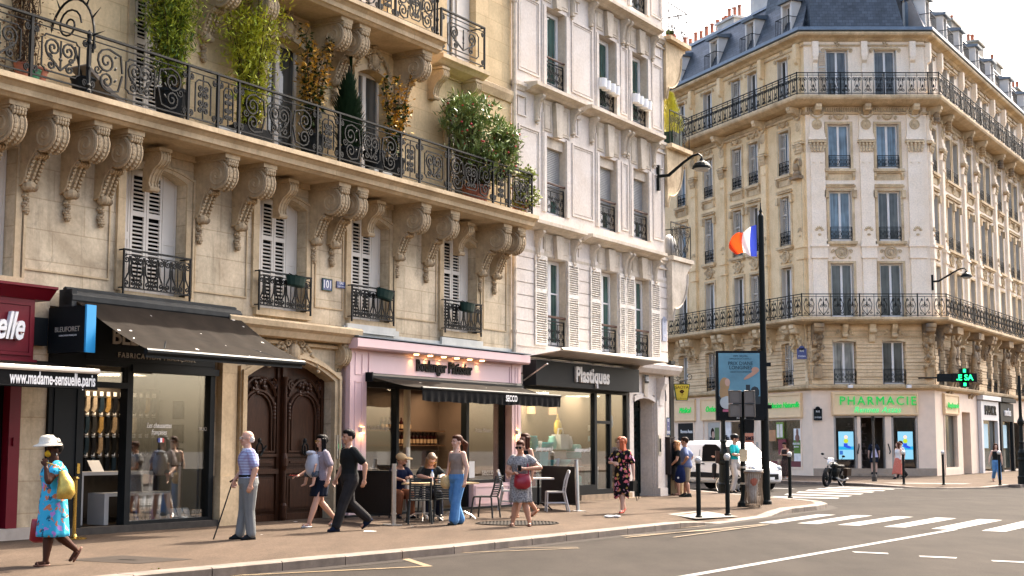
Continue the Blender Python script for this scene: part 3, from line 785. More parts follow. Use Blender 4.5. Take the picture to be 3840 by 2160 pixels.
# windows
for a, b in OB:
    glazed(bB, a+.02, b-.02, 4.3, 6.64, -.28, mGlassG, mWhiteC, .09, trans=.62)
    m = F(); m.box(a, b, -.24, -.08, 9.72, 10.0); bx = m.build('shutter_box', mTrimB, bB)
    m = F(); z = 8.42 if a > 35 else 8.3
    while z < 9.72: m.prism([(-.21, z), (-.19, z+.012), (-.19, z+.038), (-.21, z+.05)], 0, a+.02, b-.02); z += .05
    m.build('roller_shutter', mRoller, bx)
    glazed(bB, a+.02, b-.02, 7.88, 9.8, -.28, mGlassG, mWhiteC, .09)
    glazed(bB, a+.02, b-.02, 11.45, 13.6, -.28, mGlassG, mWhiteC, .12, mull=False)
    glazed(bB, a+.02, b-.02, 15.0, 17.08, -.28, mGlassG, mWhiteC, .09)
    for z0, z1, nm in ((4.28, 4.98, 0), (7.9, 8.62, 1), (11.46, 12.12, 1), (15.05, 15.75, 0)):
        guard(a+.02, b-.02, z0, z1, -.06, .015, False, None, 'b', .011).build('window_railing', mIron, bB)
        h = F(); h.tube([(a-.0, -.04, z1+.10), (b+.04, -.04, z1+.10)], .035, 6); h.build('handrail', wood('rail_wood', (.05, .025, .018), (.10, .05, .035)), bB)
# reveals
m = F()
for a, b in OB:
    for z0, z1 in rows:
        m.box(b-.006, b-.002, -.28, -.003, z0, z1); m.box(a+.002, a+.006, -.28, -.003, z0, z1)
m.build('window_reveal', mRevealB, bB)
# open louvred shutters
ws = [(32.12, 32.75), (33.9, 34.5), (35.2, 35.82), (37.0, 37.36), (37.4, 37.98), (39.11, 39.72)]
for i, (a, b) in enumerate(ws):
    m = F(); louvre_leaf(m, a, b, 4.27, 6.66, .04, ((.03, .58), (.63, .955)), slat=.062, st=.05)
    o = m.build('shutter', mLouvreOld, bB)
# corner balconies on the side face
for z0, nm in ((7.42, 'low'), (11.0, 'mid'), (14.5, 'top')):
    m = F()
    prf = [(40.3, z0), (41.78, z0), (41.78, z0-.10), (41.62, z0-.16), (41.5, z0-.26), (41.45, z0-.32)]
    for k in range(9):
        a = math.radians(90-k*10.5); prf.append((40.42+1.02*math.cos(math.radians(k*11)), z0-.36-1.15*math.sin(math.radians(k*11))))
    prf += [(40.36, z0-1.75), (40.3, z0-1.9)]
    m.prism(prf, 1, -2.4, .10 if z0 > 8 else .22); m.box(40.25, 41.82, -2.45, .30, z0, z0+.13)
    for k in range(3): m.tube([(p[0]+.02*k, .12 if z0 > 8 else .24, p[1]-.02) for p in prf[5:]], .03, 5) if k == 0 else None
    m.build('corner_balcony_slab', mTrimB if z0 < 8 else mTrimC, bB)  # darker stone on the upper slabs stands in for niche shading
    m = F(); zt, zb = z0+1.2, z0+.16
    for (ax, lo, hi, fx) in ((0, 40.25, 41.72, .22), (1, -2.35, .22, 41.72)):
        P = (lambda q, z: (q, fx, z)) if ax == 0 else (lambda q, z: (fx, q, z))
        m.tube([P(lo, zt), P(hi, zt)], .022, 4); m.tube([P(lo, zb), P(hi, zb)], .016, 4)
        n = 2 if ax == 0 else 4; s = (hi-lo)/n
        for i in range(n+1): m.tube([P(lo+s*i, zb), P(lo+s*i, zt)], .016, 4)
        for i in range(n):
            c = lo+s*(i+.5)
            for sd in (-1, 1):
                m.tube([P(*p) for p in [(c, zb+.1), (c+sd*s*.25, zb+.5)]+spiral(c+sd*s*.23, zt-.26, s*.20, 1.7, 0 if sd > 0 else PI, sd, 18)], .011, 4)
                m.tube([P(*p) for p in spiral(c+sd*s*.13, zb+.3, s*.11, 1.5, -PI/2, sd, 12)], .010, 4)
            m.tube([P(c, zb), P(c, zt)], .009, 4)
    m.build('corner_balcony_railing', mIron, bB)
# portal at 103
m = F()
for a, b in ((37.58, 37.84), (39.27, 40.3)): m.box(a, b, .0, .06, .1, 3.7)
m.box(39.3, 39.75, .06, .14, .35, 3.0); m.box(39.28, 39.8, .06, .22, .1, .36); m.box(37.58, 40.3, .0, .05, 3.15, 3.85)
m.prism([(0, 3.78), (.3, 3.80), (.42, 3.93), (.45, 4.05), (.42, 4.08), (0, 4.12)], 0, 37.55, 40.5)
m.prism([(.06, 3.7), (.36, 3.7), (.34, 3.5), (.24, 3.3), (.17, 3.05), (.16, 2.85), (.06, 2.8)], 0, 39.4, 39.62)
arch_band(m, 37.85, 39.25, 3.05, .12, .14, .0, .10)
for x in (39.85, 40.0): m.box(x, x+.05, .06, .09, .4, 3.0)
m.build('portal_surround', mStoneB, bB)
m = F(); m.box(38.45, 38.66, .06, .13, 3.1, 3.55); m.build('portal_keystone', mTrimB, bB)
m = F(); m.box(37.86, 39.24, -.5, -.46, .12, 3.1); dB = m.build('entrance_door', mGreenD, bB)
for a, b in ((37.88, 38.53), (38.57, 39.22)):
    m = F()
    for z0, z1 in ((.25, 1.05), (1.15, 1.3)): frame_panel(m, a+.08, b-.08, z0, z1, .05, -.46, -.43)
    m.box(a, b, -.46, -.42, 1.36, 1.44); frame_panel(m, a+.1, b-.1, 1.5, 2.6, .04, -.46, -.43); m.box(a, b, -.46, -.40, 2.68, 2.78); m.box(b-.04, b, -.46, -.41, .2, 3.0)
    m.box(a+.1, b-.1, -.46, -.42, 2.85, 3.0)
    lf = m.build('door_leaf', mGreenD, dB)
m = F()
for k in range(5):
    for s in (-1, 1): m.tube(lift(spiral(38.9+s*.09, 1.62+.2*k, .085, 1.5, 0, s, 12), -.42), .012, 4)
m.build('door_grille', mIron, dB)
m = F(); m.box(38.62, 38.66, -.42, -.36, 1.34, 1.37); m.box(38.55, 38.68, -.38, -.35, 1.34, 1.37); m.build('door_handle', mBrass, dB)
m = F(); m.box(39.31, 39.5, .145, .165, 1.35, 1.95); ip = m.build('entry_keypad', mChrome, bB)
m = F(); m.box(39.37, 39.45, .166, .18, 1.45, 1.85); m.build('keypad_panel', mBlackP, ip)
plate('house_number', 'small dark plate with number 103 on the white portal keystone', 38.44, 38.68, 3.5, 3.74, .14, FA, mBlackP, ['103'], [.2], (.75, .7, .5), xs=.85)
plate('street_name_plate', 'blue street plate reading RUE DE RENNES with green border on the white corner pier', 40.02, 40.3, 1.95, 2.5, .07, FA, mBlue, ['RUE', 'DE', 'RENNES'], [.13, .06, .12], border=mGrn, xs=.55)
plate('street_name_plate', 'weathered pale blue plate beside the top of the shutters on the white corner', 39.9, 40.2, 4.85, 5.55, .04, FA, M('faded_plate', (.30, .33, .42), .5, 0, .2, 4), ['RUE', "D'ASSAS"], [.1, .1], (.5, .5, .55), xs=.5, shape='arch')
# flower pots on the handrails
pm = F(); pm.lathe([(.10, 0), (.135, .02), (.145, .28), (.13, .28), (.12, .24)], (0, 0, 0), 12)
p0 = fthing(FA, 'flower_pot', 'white pot hung on the third floor railing', 'flower pot', 35.9, .1, 12.0, 'white pots on the railings')
pm.build('pot', M('white_pot', (.75, .74, .72), .5, 0, .03, 3), p0)
pm = MB(); 
for k in range(14): pm.ell((random.uniform(-.1, .1), random.uniform(-.1, .1), random.uniform(.26, .36)), (.05, .02, .03), 5, 4, Matrix.Rotation(random.uniform(-1, 1), 3, 'X'))
pm.build('plant', mLeafG, p0)
nth = ['leftmost', 'second', 'third', 'last']
k = 0
for a, b, wn in ((35.84, 36.96, 'middle'), (38.0, 39.09, 'right-hand')):
    for i, u in enumerate((a+.1, a+.36, a+.68, a+.95)):
        lab = f'{nth[i]} of four white pots hung on the {wn} window railing of the white building'
        if k == 0: p0.location = FA.P(u, .08, 11.98); p0['label'] = lab
        else: dup(p0, FA.P(u, .08, 11.98-.02*i), None, lab)
        k += 1
# mail/utility boxes at the white corner
o = fthing(FA, 'utility_box', 'tall brown metal box fixed to the white corner pier', 'utility box', 40.15, .02, .75)
m = F(); m.box(-.17, .17, 0, .2, 0, 1.12); m.box(-.19, .19, 0, .22, 1.12, 1.15); m.build('cabinet', M('brown_metal', (.075, .06, .055), .5, .2, .1, 4), o)
m = F(); m.box(-.02, .02, .2, .215, .02, 1.1); m.box(.05, .15, .2, .21, .5, .56); m.build('door_seam', mBlackP, o)
m = F(); m.tube([(-.1, .05, 1.15), (-.1, .05, 2.4), (-.13, .04, 2.6), (-.13, .04, 3.2)], .018, 5); m.tube([(-.05, .1, 0), (-.05, .1, -.6)], .05, 6); m.build('cable', mBlackP, o)
o = fthing(FA, 'junction_cabinet', 'beige street cabinet on the pavement below the brown box', 'cabinet', 40.55, .25, .12)
m = F(); m.box(-.24, .22, -.18, .2, 0, .92); m.prism([(-.2, .92), (.22, .92), (.22, .96), (0, 1.0), (-.2, .98)], 0, -.27, .25); m.build('cabinet', M('beige_cabinet', "cbb083", .6, 0, .06, 3), o)
m = F(); m.box(-.2, .18, .2, .212, .15, .85); m.box(-.26, .24, -.2, .22, 0, .12); m.build('door', M('beige_cabinet', "cbb083", .6), o)
# ============================================================ corner building with pharmacy
bC = thing('corner_apartment_building', 'cream corner apartment building with slate mansard roof and two continuous iron balconies', 'building', FC.P(0, 0, 0), 0)
CB = Vector(FC.P(0, 0, 0))
def cpart(m, name, mat, fr, parent=None, smooth=False):
    o = m.build(name, mat, bC if parent is None else parent, smooth)
    if parent is None:
        o.location = Vector(fr.P(0, 0, 0)) - CB; o.rotation_euler = (0, 0, fr.rz)
    return o
LEN_L, LEN_R, CW = 17.0, 40.0, 6.35
def off_path(w):
    """plan points of the three-sided facade offset outward by w, relative to the building origin"""
    pts = [FL.P(-LEN_L, w), FL.P(0, w), FC.P(0, w), FC.P(CW, w), FR.P(0, w), FR.P(LEN_R, w)]
    def inter(a, b, c, d):
        x1, y1, x2, y2 = a[0], a[1], b[0], b[1]; x3, y3, x4, y4 = c[0], c[1], d[0], d[1]
        D = (x1-x2)*(y3-y4)-(y1-y2)*(x3-x4); t = ((x1-x3)*(y3-y4)-(y1-y3)*(x3-x4))/D
        return (x1+t*(x2-x1), y1+t*(y2-y1))
    L0, L1 = FL.P(-LEN_L, w), FL.P(-1, w); C0, C1 = FC.P(0, w), FC.P(1, w); R0, R1 = FR.P(0, w), FR.P(LEN_R, w)
    P = [L0[:2], inter(L0, L1, C0, C1), inter(C0, C1, R0, R1), R1[:2]]
    return [(p[0]-CB.x, p[1]-CB.y) for p in P]
def path_sweep(m, prof, segs=(0, 1, 2)):
    rows_ = [[(p[0], p[1], z) for p in off_path(w)] for w, z in prof]
    n = len(prof)
    for s in segs:
        vs, fs = [], []
        for r in rows_: vs += [r[s], r[s+1]]
        for i in range(n): j = (i+1) % n; fs.append((2*i, 2*i+1, 2*j+1, 2*j))
        m.add(vs, fs)
    e0 = [r[segs[0]] for r in rows_]; e1 = [r[segs[-1]+1] for r in rows_]
    m.add(e0, [tuple(range(n))]); m.add(e1, [tuple(range(n))])
    return m
def sweep_part(name, mat, profs, segs=(0, 1, 2)):
    m = MB()
    for p in profs: path_sweep(m, p, segs)
    return m.build(name, mat, bC)
ROWC = [(4.82, 7.05), (8.3, 11.1), (12.3, 14.93), (16.15, 18.5), (19.9, 22.5)]
colsC = [(1.15, 2.34), (3.7, 4.9)]
cL = [-2.0, -5.0, -6.72, -9.85, -13.0]; cR = [1.25, 4.2, 5.75, 8.8, 11.8, 13.4, 16.4, 19.4, 21.0, 24.0, 27.0, 28.6, 31.6, 34.6]
colsL = [(c-.5, c+.5) for c in cL]; colsR = [(c-.55, c+.55) for c in cR]
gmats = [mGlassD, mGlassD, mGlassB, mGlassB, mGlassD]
def shell(fr, u0, u1, cols, gnd):
    m = F(); wall_grid(m, u0, u1, 4.6, 7.95, [(a, b, ROWC[0][0], ROWC[0][1], .4) for a, b in cols]); cpart(m, 'lower_wall', mStoneC2, fr)
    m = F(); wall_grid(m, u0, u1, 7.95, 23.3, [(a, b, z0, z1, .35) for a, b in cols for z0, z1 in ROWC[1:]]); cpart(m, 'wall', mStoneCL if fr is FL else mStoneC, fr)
    m = F(); wall_grid(m, u0, u1, 0, 4.6, gnd); cpart(m, 'ground_floor_wall', mShopC2, fr)
gC = [(1.1, 5.4, .45, 3.22, .9)]
gL = [(-4.3, -.95, .5, 3.1, .4), (-10.45, -5.35, .5, 3.1, .4), (-13.9, -11.9, .5, 3.1, .4)]
gR = [(1.6, 4.2, .5, 3.3, .4), (5.4, 7.2, .1, 3.5, .8), (9.1, 13.0, .2, 3.3, .5), (13.9, 17.0, .2, 3.1, .5), (18, 22, .2, 3.1, .5), (24, 28, .2, 3.1, .5), (30, 35, .2, 3.1, .5)]
shell(FL, -LEN_L, 0, colsL, gL); shell(FC, 0, CW, colsC, gC); shell(FR, 0, LEN_R, colsR, gR)
m = MB(); P0 = off_path(0)
bk = [(P0[0][0]+9, P0[0][1]+14), (P0[3][0]-3, P0[3][1]+9)]
for a, b in ((P0[0], bk[0]), (bk[0], bk[1]), (bk[1], P0[3])): m.quad((a[0], a[1], 0), (b[0], b[1], 0), (b[0], b[1], 23.3), (a[0], a[1], 23.3))
m.build('rear_wall', mRender, bC)
# swept trims
sweep_part('balcony_slab', mTrimC, [[(0, 7.9), (.62, 7.92), (.8, 8.0), (.9, 8.02), (.98, 8.10), (.98, 8.22), (0, 8.25)], [(0, 19.42), (.6, 19.45), (.82, 19.55), (.95, 19.62), (1.0, 19.72), (1.0, 19.84), (0, 19.88)]])
sweep_part('cornice', mTrimC, [[(0, 22.95), (.1, 22.97), (.2, 23.08), (.5, 23.18), (.55, 23.26), (.55, 23.34), (0, 23.36)], [(0, 22.7), (.07, 22.7), (.07, 22.78), (0, 22.8)], [(0, 4.5), (.12, 4.52), (.3, 4.6), (.34, 4.7), (.34, 4.76), (0, 4.80)],
    [(0, 7.3), (.06, 7.3), (.06, 7.42), (0, 7.42)], [(0, 19.0), (.10, 19.02), (.14, 19.12), (0, 19.14)]])
sweep_part('gutter', mZinc, [[(.1, 23.36), (.5, 23.37), (.62, 23.42), (.60, 23.60), (.45, 23.58), (.1, 23.70)]])
sweep_part('mansard_roof', mSlate, [[(.12, 23.66), (-1.05, 26.35), (-1.6, 26.35), (-1.6, 23.66)]], (0,))
sweep_part('mansard_roof', mSlateR, [[(.12, 23.66), (-1.05, 26.35), (-1.6, 26.35), (-1.6, 23.66)]], (2,))
sweep_part('ridge_flashing', mZinc, [[(-.95, 26.3), (-1.0, 26.45), (-1.2, 26.5), (-1.25, 26.35)]], (0, 2))
m = MB(); T = off_path(-1.5)
m.add([(p[0], p[1], 26.4) for p in (T[0], T[1], T[2], T[3])] + [(bk[1][0], bk[1][1], 27.2), (bk[0][0], bk[0][1], 27.2)], [(0, 1, 2, 3, 4, 5)]); m.build('roof_deck', mZinc, bC)
m = F()                                                       # corner pavilion
b4 = [(.35, .12, 23.66), (5.35, .12, 23.66), (6.4, -5, 23.66), (-1.5, -5, 23.66)]; t4 = [(.95, -1.5, 31), (4.0, -1.5, 31), (4.6, -4, 31), (-.3, -4, 31)]
m.add(b4+t4, [(0, 1, 5, 4), (1, 2, 6, 5), (2, 3, 7, 6), (3, 0, 4, 7), (4, 5, 6, 7)]); cpart(m, 'pavilion_roof', mSlate, FC)
# pilasters, capitals, window surrounds per face
pilC = [(.2, .95), (2.8, 3.5), (5.3, 6.1)]
pilL = [(-.75, -.15), (-4.1, -3.6), (-8.4, -7.9), (-11.7, -11.2)]
pilR = [(.1, .5), (2.5, 2.95), (7.1, 7.55), (10.1, 10.55), (14.7, 15.15), (17.7, 18.15), (22.3, 22.75), (25.3, 25.75), (29.9, 30.35), (33, 33.4)]
def pilaster(m, a, b, k=.16):
    m.box(a, b, 0, k, 8.25, 17.0); m.box(a-.06, b+.06, 0, k+.07, 11.35, 11.5); m.box(a-.04, b+.04, 0, k+.05, 11.5, 11.95); m.box(a-.1, b+.1, 0, k+.11, 11.95, 12.08); m.box(a-.05, b+.05, 0, k+.04, 12.08, 12.35)
    m.box(a-.08, b+.08, 0, k+.08, 8.25, 8.7)
    m.box(a, b, 0, k, 17.55, 19.0); m.box(a-.08, b+.08, 0, k+.1, 17.62, 17.74); m.box(a-.04, b+.04, 0, k+.05, 17.74, 17.95)
    c = (a+b)/2; m.box(c-.12, c+.12, 0, .12, 19.88, 22.7); m.box(c-.16, c+.16, 0, .3, 22.1, 22.9); m.prism([(0, 22.1), (.3, 22.1), (.26, 21.9), (.1, 21.75), (0, 21.7)], 0, c-.13, c+.13)
    for s in (-1, 1): m.lathe([(.07, 0), (.07, .05)], (c+s*(b-a)*.25, k, 16.45), 8, 1)
def ornaments(m, a, b, k=.16):
    c = (a+b)/2; W = b-a
    for j, z in enumerate((17.05, 17.2, 17.38)):             # capital
        n = 5
        for i in range(n): m.ell((c+(i-2)*W*(.2+.03*j), k+.05+.03*j, z), (W*.10, .05, .10), 5, 4)
    m.box(a-.09, b+.09, 0, k+.16, 17.47, 17.56)
    for i in range(7):                                        # palmette
        t = math.radians(-75+25*i); m.ell((c+.17*math.sin(t), k+.02, 12.78+.19*math.cos(t)), (.045, .03, .09), 5, 4, Matrix.Rotation(t, 3, 'Y'))
    m.ell((c, k+.03, 12.6), (.10, .04, .07), 6, 4)
    m.lathe([(.28, 0), (.28, .03), (.22, .05), (.20, .03), (.10, .05), (.05, .09)], (c, k, 18.45), 14, 1)
    # console with shell under the upper slab
    m.prism([(0, 19.42), (.8, 19.42), (.78, 19.25), (.62, 19.15), (.45, 19.1), (.3, 18.98), (0, 18.9)], 0, c-.15, c+.15)
    m.lathe([(.11, -.17), (.11, .17)], (c, .62, 19.2), 10, 0)
    m.tube([(c+.36*math.cos(t), .22, 19.15+.36*math.sin(t)) for t in [PI+PI*i/12 for i in range(13)]], .045, 5)
    for i in range(5): m.ell((c, .2, 18.72-.09*i), (.05, .04, .05), 5, 4)
def surround(m, a, b, shell_=True):
    c = (a+b)/2
    for z0, z1 in ((12.3, 14.93), (16.15, 18.5), (8.3, 11.1)):
        for x in (a-.13, b): m.box(x, x+.13, 0, .05, z0, z1+.12)
        m.box(a, b, 0, .05, z1, z1+.12)
    for z in (12.18, 16.02): m.box(a-.22, b+.22, 0, .2, z-.08, z+.06); m.box(a-.16, b+.16, 0, .12, z-.16, z-.08)
    for s in (a-.2, b+.06): m.prism([(0, 15.9), (.17, 15.88), (.15, 15.7), (.05, 15.55), (0, 15.5)], 0, s, s+.14)
    m.box(a-.05, b+.05, 0, .03, 15.5, 15.85); m.box(a-.2, b+.2, 0, .12, 15.12, 15.22); m.box(a-.13, b+.13, 0, .16, 15.22, 15.27)
    for s in (a-.25, b+.05): m.box(s, s+.2, 0, .16, 14.55, 14.95)
    # medallion between second and third floors
    m.tube([(c+.30*math.cos(t), .07, 11.68+.30*math.sin(t)) for t in [2*PI*i/14 for i in range(14)]], .05, 5, closed=True)
    m.tube([(c+.18*math.cos(t), .07, 11.68+.18*math.sin(t)) for t in [2*PI*i/12 for i in range(12)]], .03, 5, closed=True)
    m.ell((c, .08, 11.66), (.09, .07, .12), 8, 6)
    for s in (-1, 1):
        m.tube([(c+s*p[0], .05, p[1]) for p in spiral(.47, 11.72, .13, 1.2, PI, -1, 10)], .03, 4); m.ell((c+s*.42, .05, 11.4), (.08, .04, .08), 6, 4)
    if shell_:
        for i in range(7):
            t = math.radians(-60+20*i); m.ell((c+.2*math.sin(t), .08, 19.0-.2*math.cos(t)), (.05, .06, .13), 5, 4, Matrix.Rotation(-t, 3, 'Y'))
        m.tube([(c+.3*math.cos(t), .1, 19.1+.33*math.sin(t)) for t in [PI+PI*i/10 for i in range(11)]], .04, 5)
        for s in (-1, 1): m.tube([(c+s*p[0], .08, p[1]) for p in spiral(.42, 18.82, .11, 1.3, PI/2, -1, 10)], .035, 4)
    # top storey
    for s in (-1, 1): m.tube([(c+s*p[0], .06, p[1]) for p in spiral((b-a)/2+.12, 22.45, .12, 1.3, PI/2, -1, 10)], .035, 4)
    for i in range(5):
        t = 2*PI*i/5+.3; m.ell((c+.10*math.sin(t), .08, 22.8+.10*math.cos(t)), (.045, .05, .07), 5, 4, Matrix.Rotation(t, 3, 'Y'))
    m.box(a-.1, b+.1, 0, .06, 22.52, 22.62)
for fr, pil, cols in ((FC, pilC, colsC), (FL, pilL, colsL), (FR, pilR, colsR)):
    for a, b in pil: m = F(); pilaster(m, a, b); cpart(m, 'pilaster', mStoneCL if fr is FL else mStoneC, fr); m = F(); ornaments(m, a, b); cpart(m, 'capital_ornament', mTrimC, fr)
    for a, b in cols: m = F(); surround(m, a, b); cpart(m, 'window_surround', mTrimC, fr)
for fr, u0, u1 in ((FC, .1, 6.2), (FL, -16.5, -.2), (FR, .2, 39)):
    m = F(); u = u0
    while u < u1: m.box(u, u+.05, 0, .13, 19.16, 19.36); u += .12
    cpart(m, 'dentil_frieze', mTrimC, fr)
    m = F()                                                   # rusticated piers of the first floor
    cols = {id(FC): colsC, id(FL): colsL, id(FR): colsR}[id(fr)]
    ed = [u0-.1] + [x for c in sorted(cols) for x in c] + [u1+.1]
    for i in range(0, len(ed)-1, 2):
        for k in range(6):
            a, b = ed[i]+.0, ed[i+1]-.0; d = .10 if k % 2 else .06
            if b-a > .1: m.box(a+.02, b-.02, 0, d, 4.82+k*.375, 4.82+k*.375+.34)
    cpart(m, 'rusticated_block', mStoneC2, fr)
    for a, b in cols:
        m = F(); arch_band(m, a, b, 7.05, .08, .12, 0, .12)
        c = (a+b)/2; m.prism([(0, 7.9), (.5, 7.9), (.48, 7.7), (.3, 7.5), (.2, 7.2), (0, 7.15)], 0, c-.13, c+.13)
        m.lathe([(.08, -.15), (.08, .15)], (c, .3, 7.3), 8, 0)
        for s in (-1, 1):
            m.tube([(c+s*p[0], .1, p[1]) for p in spiral(.3, 7.5, .12, 1.3, PI/2, -1, 10)], .04, 5)
            for i in range(3): m.ell((c+s*(.3+.07*i), .1, 7.6-.1*i), (.06, .06, .05), 5, 4)
        cpart(m, 'keystone', mTrimC, fr)
# heavy consoles and carved figures under the first balcony
def carved_console(m, c, big=1):
    m.prism([(0, 7.9), (.85, 7.9), (.85, 7.72), (.7, 7.55), (.45, 7.45), (.35, 7.2), (.3, 6.9), (0, 6.6)], 0, c-.2*big, c+.2*big)
    m.lathe([(.17, -.24), (.17, .24)], (c, .62, 7.6), 10, 0)
    for i in range(10): m.ell((c+random.uniform(-.16, .16), .42-.02*i, 7.4-.09*i), (.09, .08, .08), 6, 5)
def figure(m, c, s=1):
    """atlas figure carrying the balcony"""
    zz = 5.05
    m.loft([((c, .35, zz), .20, .16), ((c, .38, zz+.4), .26, .22), ((c, .36, zz+.8), .24, .2), ((c+.02*s, .36, zz+1.15), .20, .16), ((c+.03*s, .40, zz+1.5), .27, .18), ((c, .40, zz+1.75), .24, .15), ((c, .42, zz+1.85), .08, .08)], 12)
    m.ell((c+.03*s, .5, zz+2.03), (.12, .14, .16), 8, 6)
    m.tube([(c+s*.24, .42, zz+1.7), (c+s*.40, .45, zz+2.1), (c+s*.12, .4, zz+2.4)], [.09, .07, .06], 7)
    m.tube([(c-s*.24, .42, zz+1.7), (c-s*.36, .5, zz+1.35), (c-s*.1, .55, zz+1.2)], [.08, .07, .05], 7)
    for i in range(6): m.tube([(c-.25, .38, zz+.2+.14*i), (c, .6, zz+.05+.15*i), (c+.26, .38, zz+.3+.12*i)], .045, 5)
    m.prism([(0, zz), (.4, zz), (.3, zz-.3), (.15, zz-.6), (0, zz-.8)], 0, c-.16, c+.16); m.box(c-.3, c+.3, 0, .75, 7.55, 7.9)
m = F()
for c in (.3, 6.05): carved_console(m, c, 1.3)
for i in range(26): m.ell((6.05+random.uniform(-.25, .2), random.uniform(.15, .5), random.uniform(5.6, 7.6)), (.11, .10, .12), 6, 5); m.ell((.3+random.uniform(-.2, .25), random.uniform(.15, .45), random.uniform(5.6, 7.6)), (.11, .10, .12), 6, 5)
for c in (.3, 6.05): m.box(c-.2, c+.2, 0, .4, 5.1, 5.7)
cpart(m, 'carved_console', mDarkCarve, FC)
m = F(); m.prism([(0, 7.9), (.5, 7.9), (.48, 7.6), (.3, 7.4), (.24, 7.0), (0, 6.9)], 0, 3.0, 3.3); m.lathe([(.12, -.18), (.12, .18)], (3.15, .42, 7.55), 10, 0); cpart(m, 'console', mTrimC, FC)
for c in (-.5, -1.15, -3.3, -4.0, -7.6, -8.3, -11.3, -11.9, -14.4): m = F(); carved_console(m, c); cpart(m, 'carved_console', mTrimC, FL)
for i, c in enumerate((2.45, 3.05, 7.1, 7.7, 14.6, 15.2)):
    m = F(); figure(m, c, 1 if i % 2 else -1); cpart(m, 'carved_figure', mDarkCarve, FR)
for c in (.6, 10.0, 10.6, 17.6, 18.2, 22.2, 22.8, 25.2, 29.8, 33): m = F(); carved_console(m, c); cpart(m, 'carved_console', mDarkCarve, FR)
for c in pilR:
    m = F(); cc = (c[0]+c[1])/2
    for i in range(5): m.ell((cc, .5, 19.2-.14*i), (.14, .2, .12), 6, 5)
    cpart(m, 'swag', mDarkCarve, FR)
# oval niches with busts above third floor at the corner piers
m = F()
for fr_u in (-.45,):
    m.box(-.85, -.05, .16, .5, 15.6, 15.75); m.ell((-.45, .35, 16.2), (.18, .17, .24), 8, 6); m.ell((-.45, .3, 15.88), (.28, .18, .18), 8, 6)
    m.tube([(-.45+.3*math.cos(t), .25, 16.3+.4*math.sin(t)) for t in [PI*i/10 for i in range(11)]], .07, 5)
cpart(m, 'carved_bust', mDarkCarve, FL)
# windows
def cwin(fr, a, b, z0, z1, g, sh=True, open_=False):
    o = glazed(None, a+.04, b-.04, z0+.02, z1-.02, -.3, g, mWhiteC, .07)
    o.parent = bC; o.location = Vector(fr.P(0, 0, 0))-CB; o.rotation_euler = (0, 0, fr.rz)
    if sh:
        m = F(); L_ = (b-a)*.0+.04
        for x in (a, b-.035): m.box(x, x+.035, -.28, .0, z0+.02, z1-.02)
        m.build('folded_shutter', M('shutter_cream', "b9b2a6", .6, 0, .08, 3), o)
    return o
def cguard(u0, u1, z0, z1, w):
    return guard(u0, u1, z0, z1, w, .018, False, None, 'b', .016)
for fi, (fr, cols) in enumerate(((FC, colsC), (FL, colsL), (FR, colsR))):
    for ci, (a, b) in enumerate(cols):
        for ri, (z0, z1) in enumerate(ROWC):
            if fr is FR and a > 25 and ri in (0,): continue
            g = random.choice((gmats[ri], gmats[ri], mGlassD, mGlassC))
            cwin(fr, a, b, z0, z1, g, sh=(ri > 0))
    for a, b in cols:
        for z0, z1 in ((4.86, 5.6), (12.36, 13.02), (16.2, 16.82)): cpart(cguard(a+.03, b-.03, z0, z1, .02), 'window_railing', mIron, fr)
# half-closed louvred shutters here and there
for fr, a, z0, z1 in ((FC, 1.15-.45, 19.95, 22.45), (FL, -2.5-.02, 16.2, 18.45), (FL, -7.2, 16.2, 18.45), (FL, -7.2, 19.95, 22.45), (FL, -5.5, 16.2, 18.45), (FL, -10.35, 12.35, 14.9), (FL, -2.5, 12.35, 14.9), (FL, -5.5, 8.3, 11), (FL, -7.2, 12.35, 14.9), (FL, -10.35, 16.2, 18.45), (FL, -10.35, 5.0, 7.0), (FL, -2.5, 5.0, 7.0)) + tuple((FR, c-.55, z0, z1) for c in cR[:10] for z0, z1 in ((12.35, 14.9), (16.2, 18.45)) if (int(c*3)+int(z0)) % 2):
    m = F(); louvre_leaf(m, a, a+.46, z0, z1, -.16 if fr is not FC else .03, slat=.11); cpart(m, 'shutter', M('shutter_cream', "b9b2a6", .6), fr)
for c in cR[:9]:
    if int(c) % 2:
        m = F(); louvre_leaf(m, c-.54, c-.02, 4.9, 7.0, -.16, slat=.11); louvre_leaf(m, c+.02, c+.54, 4.9, 7.0, -.16, slat=.11); cpart(m, 'shutter', M('shutter_taupe', "8d8171", .6, 0, .1, 3), fr)
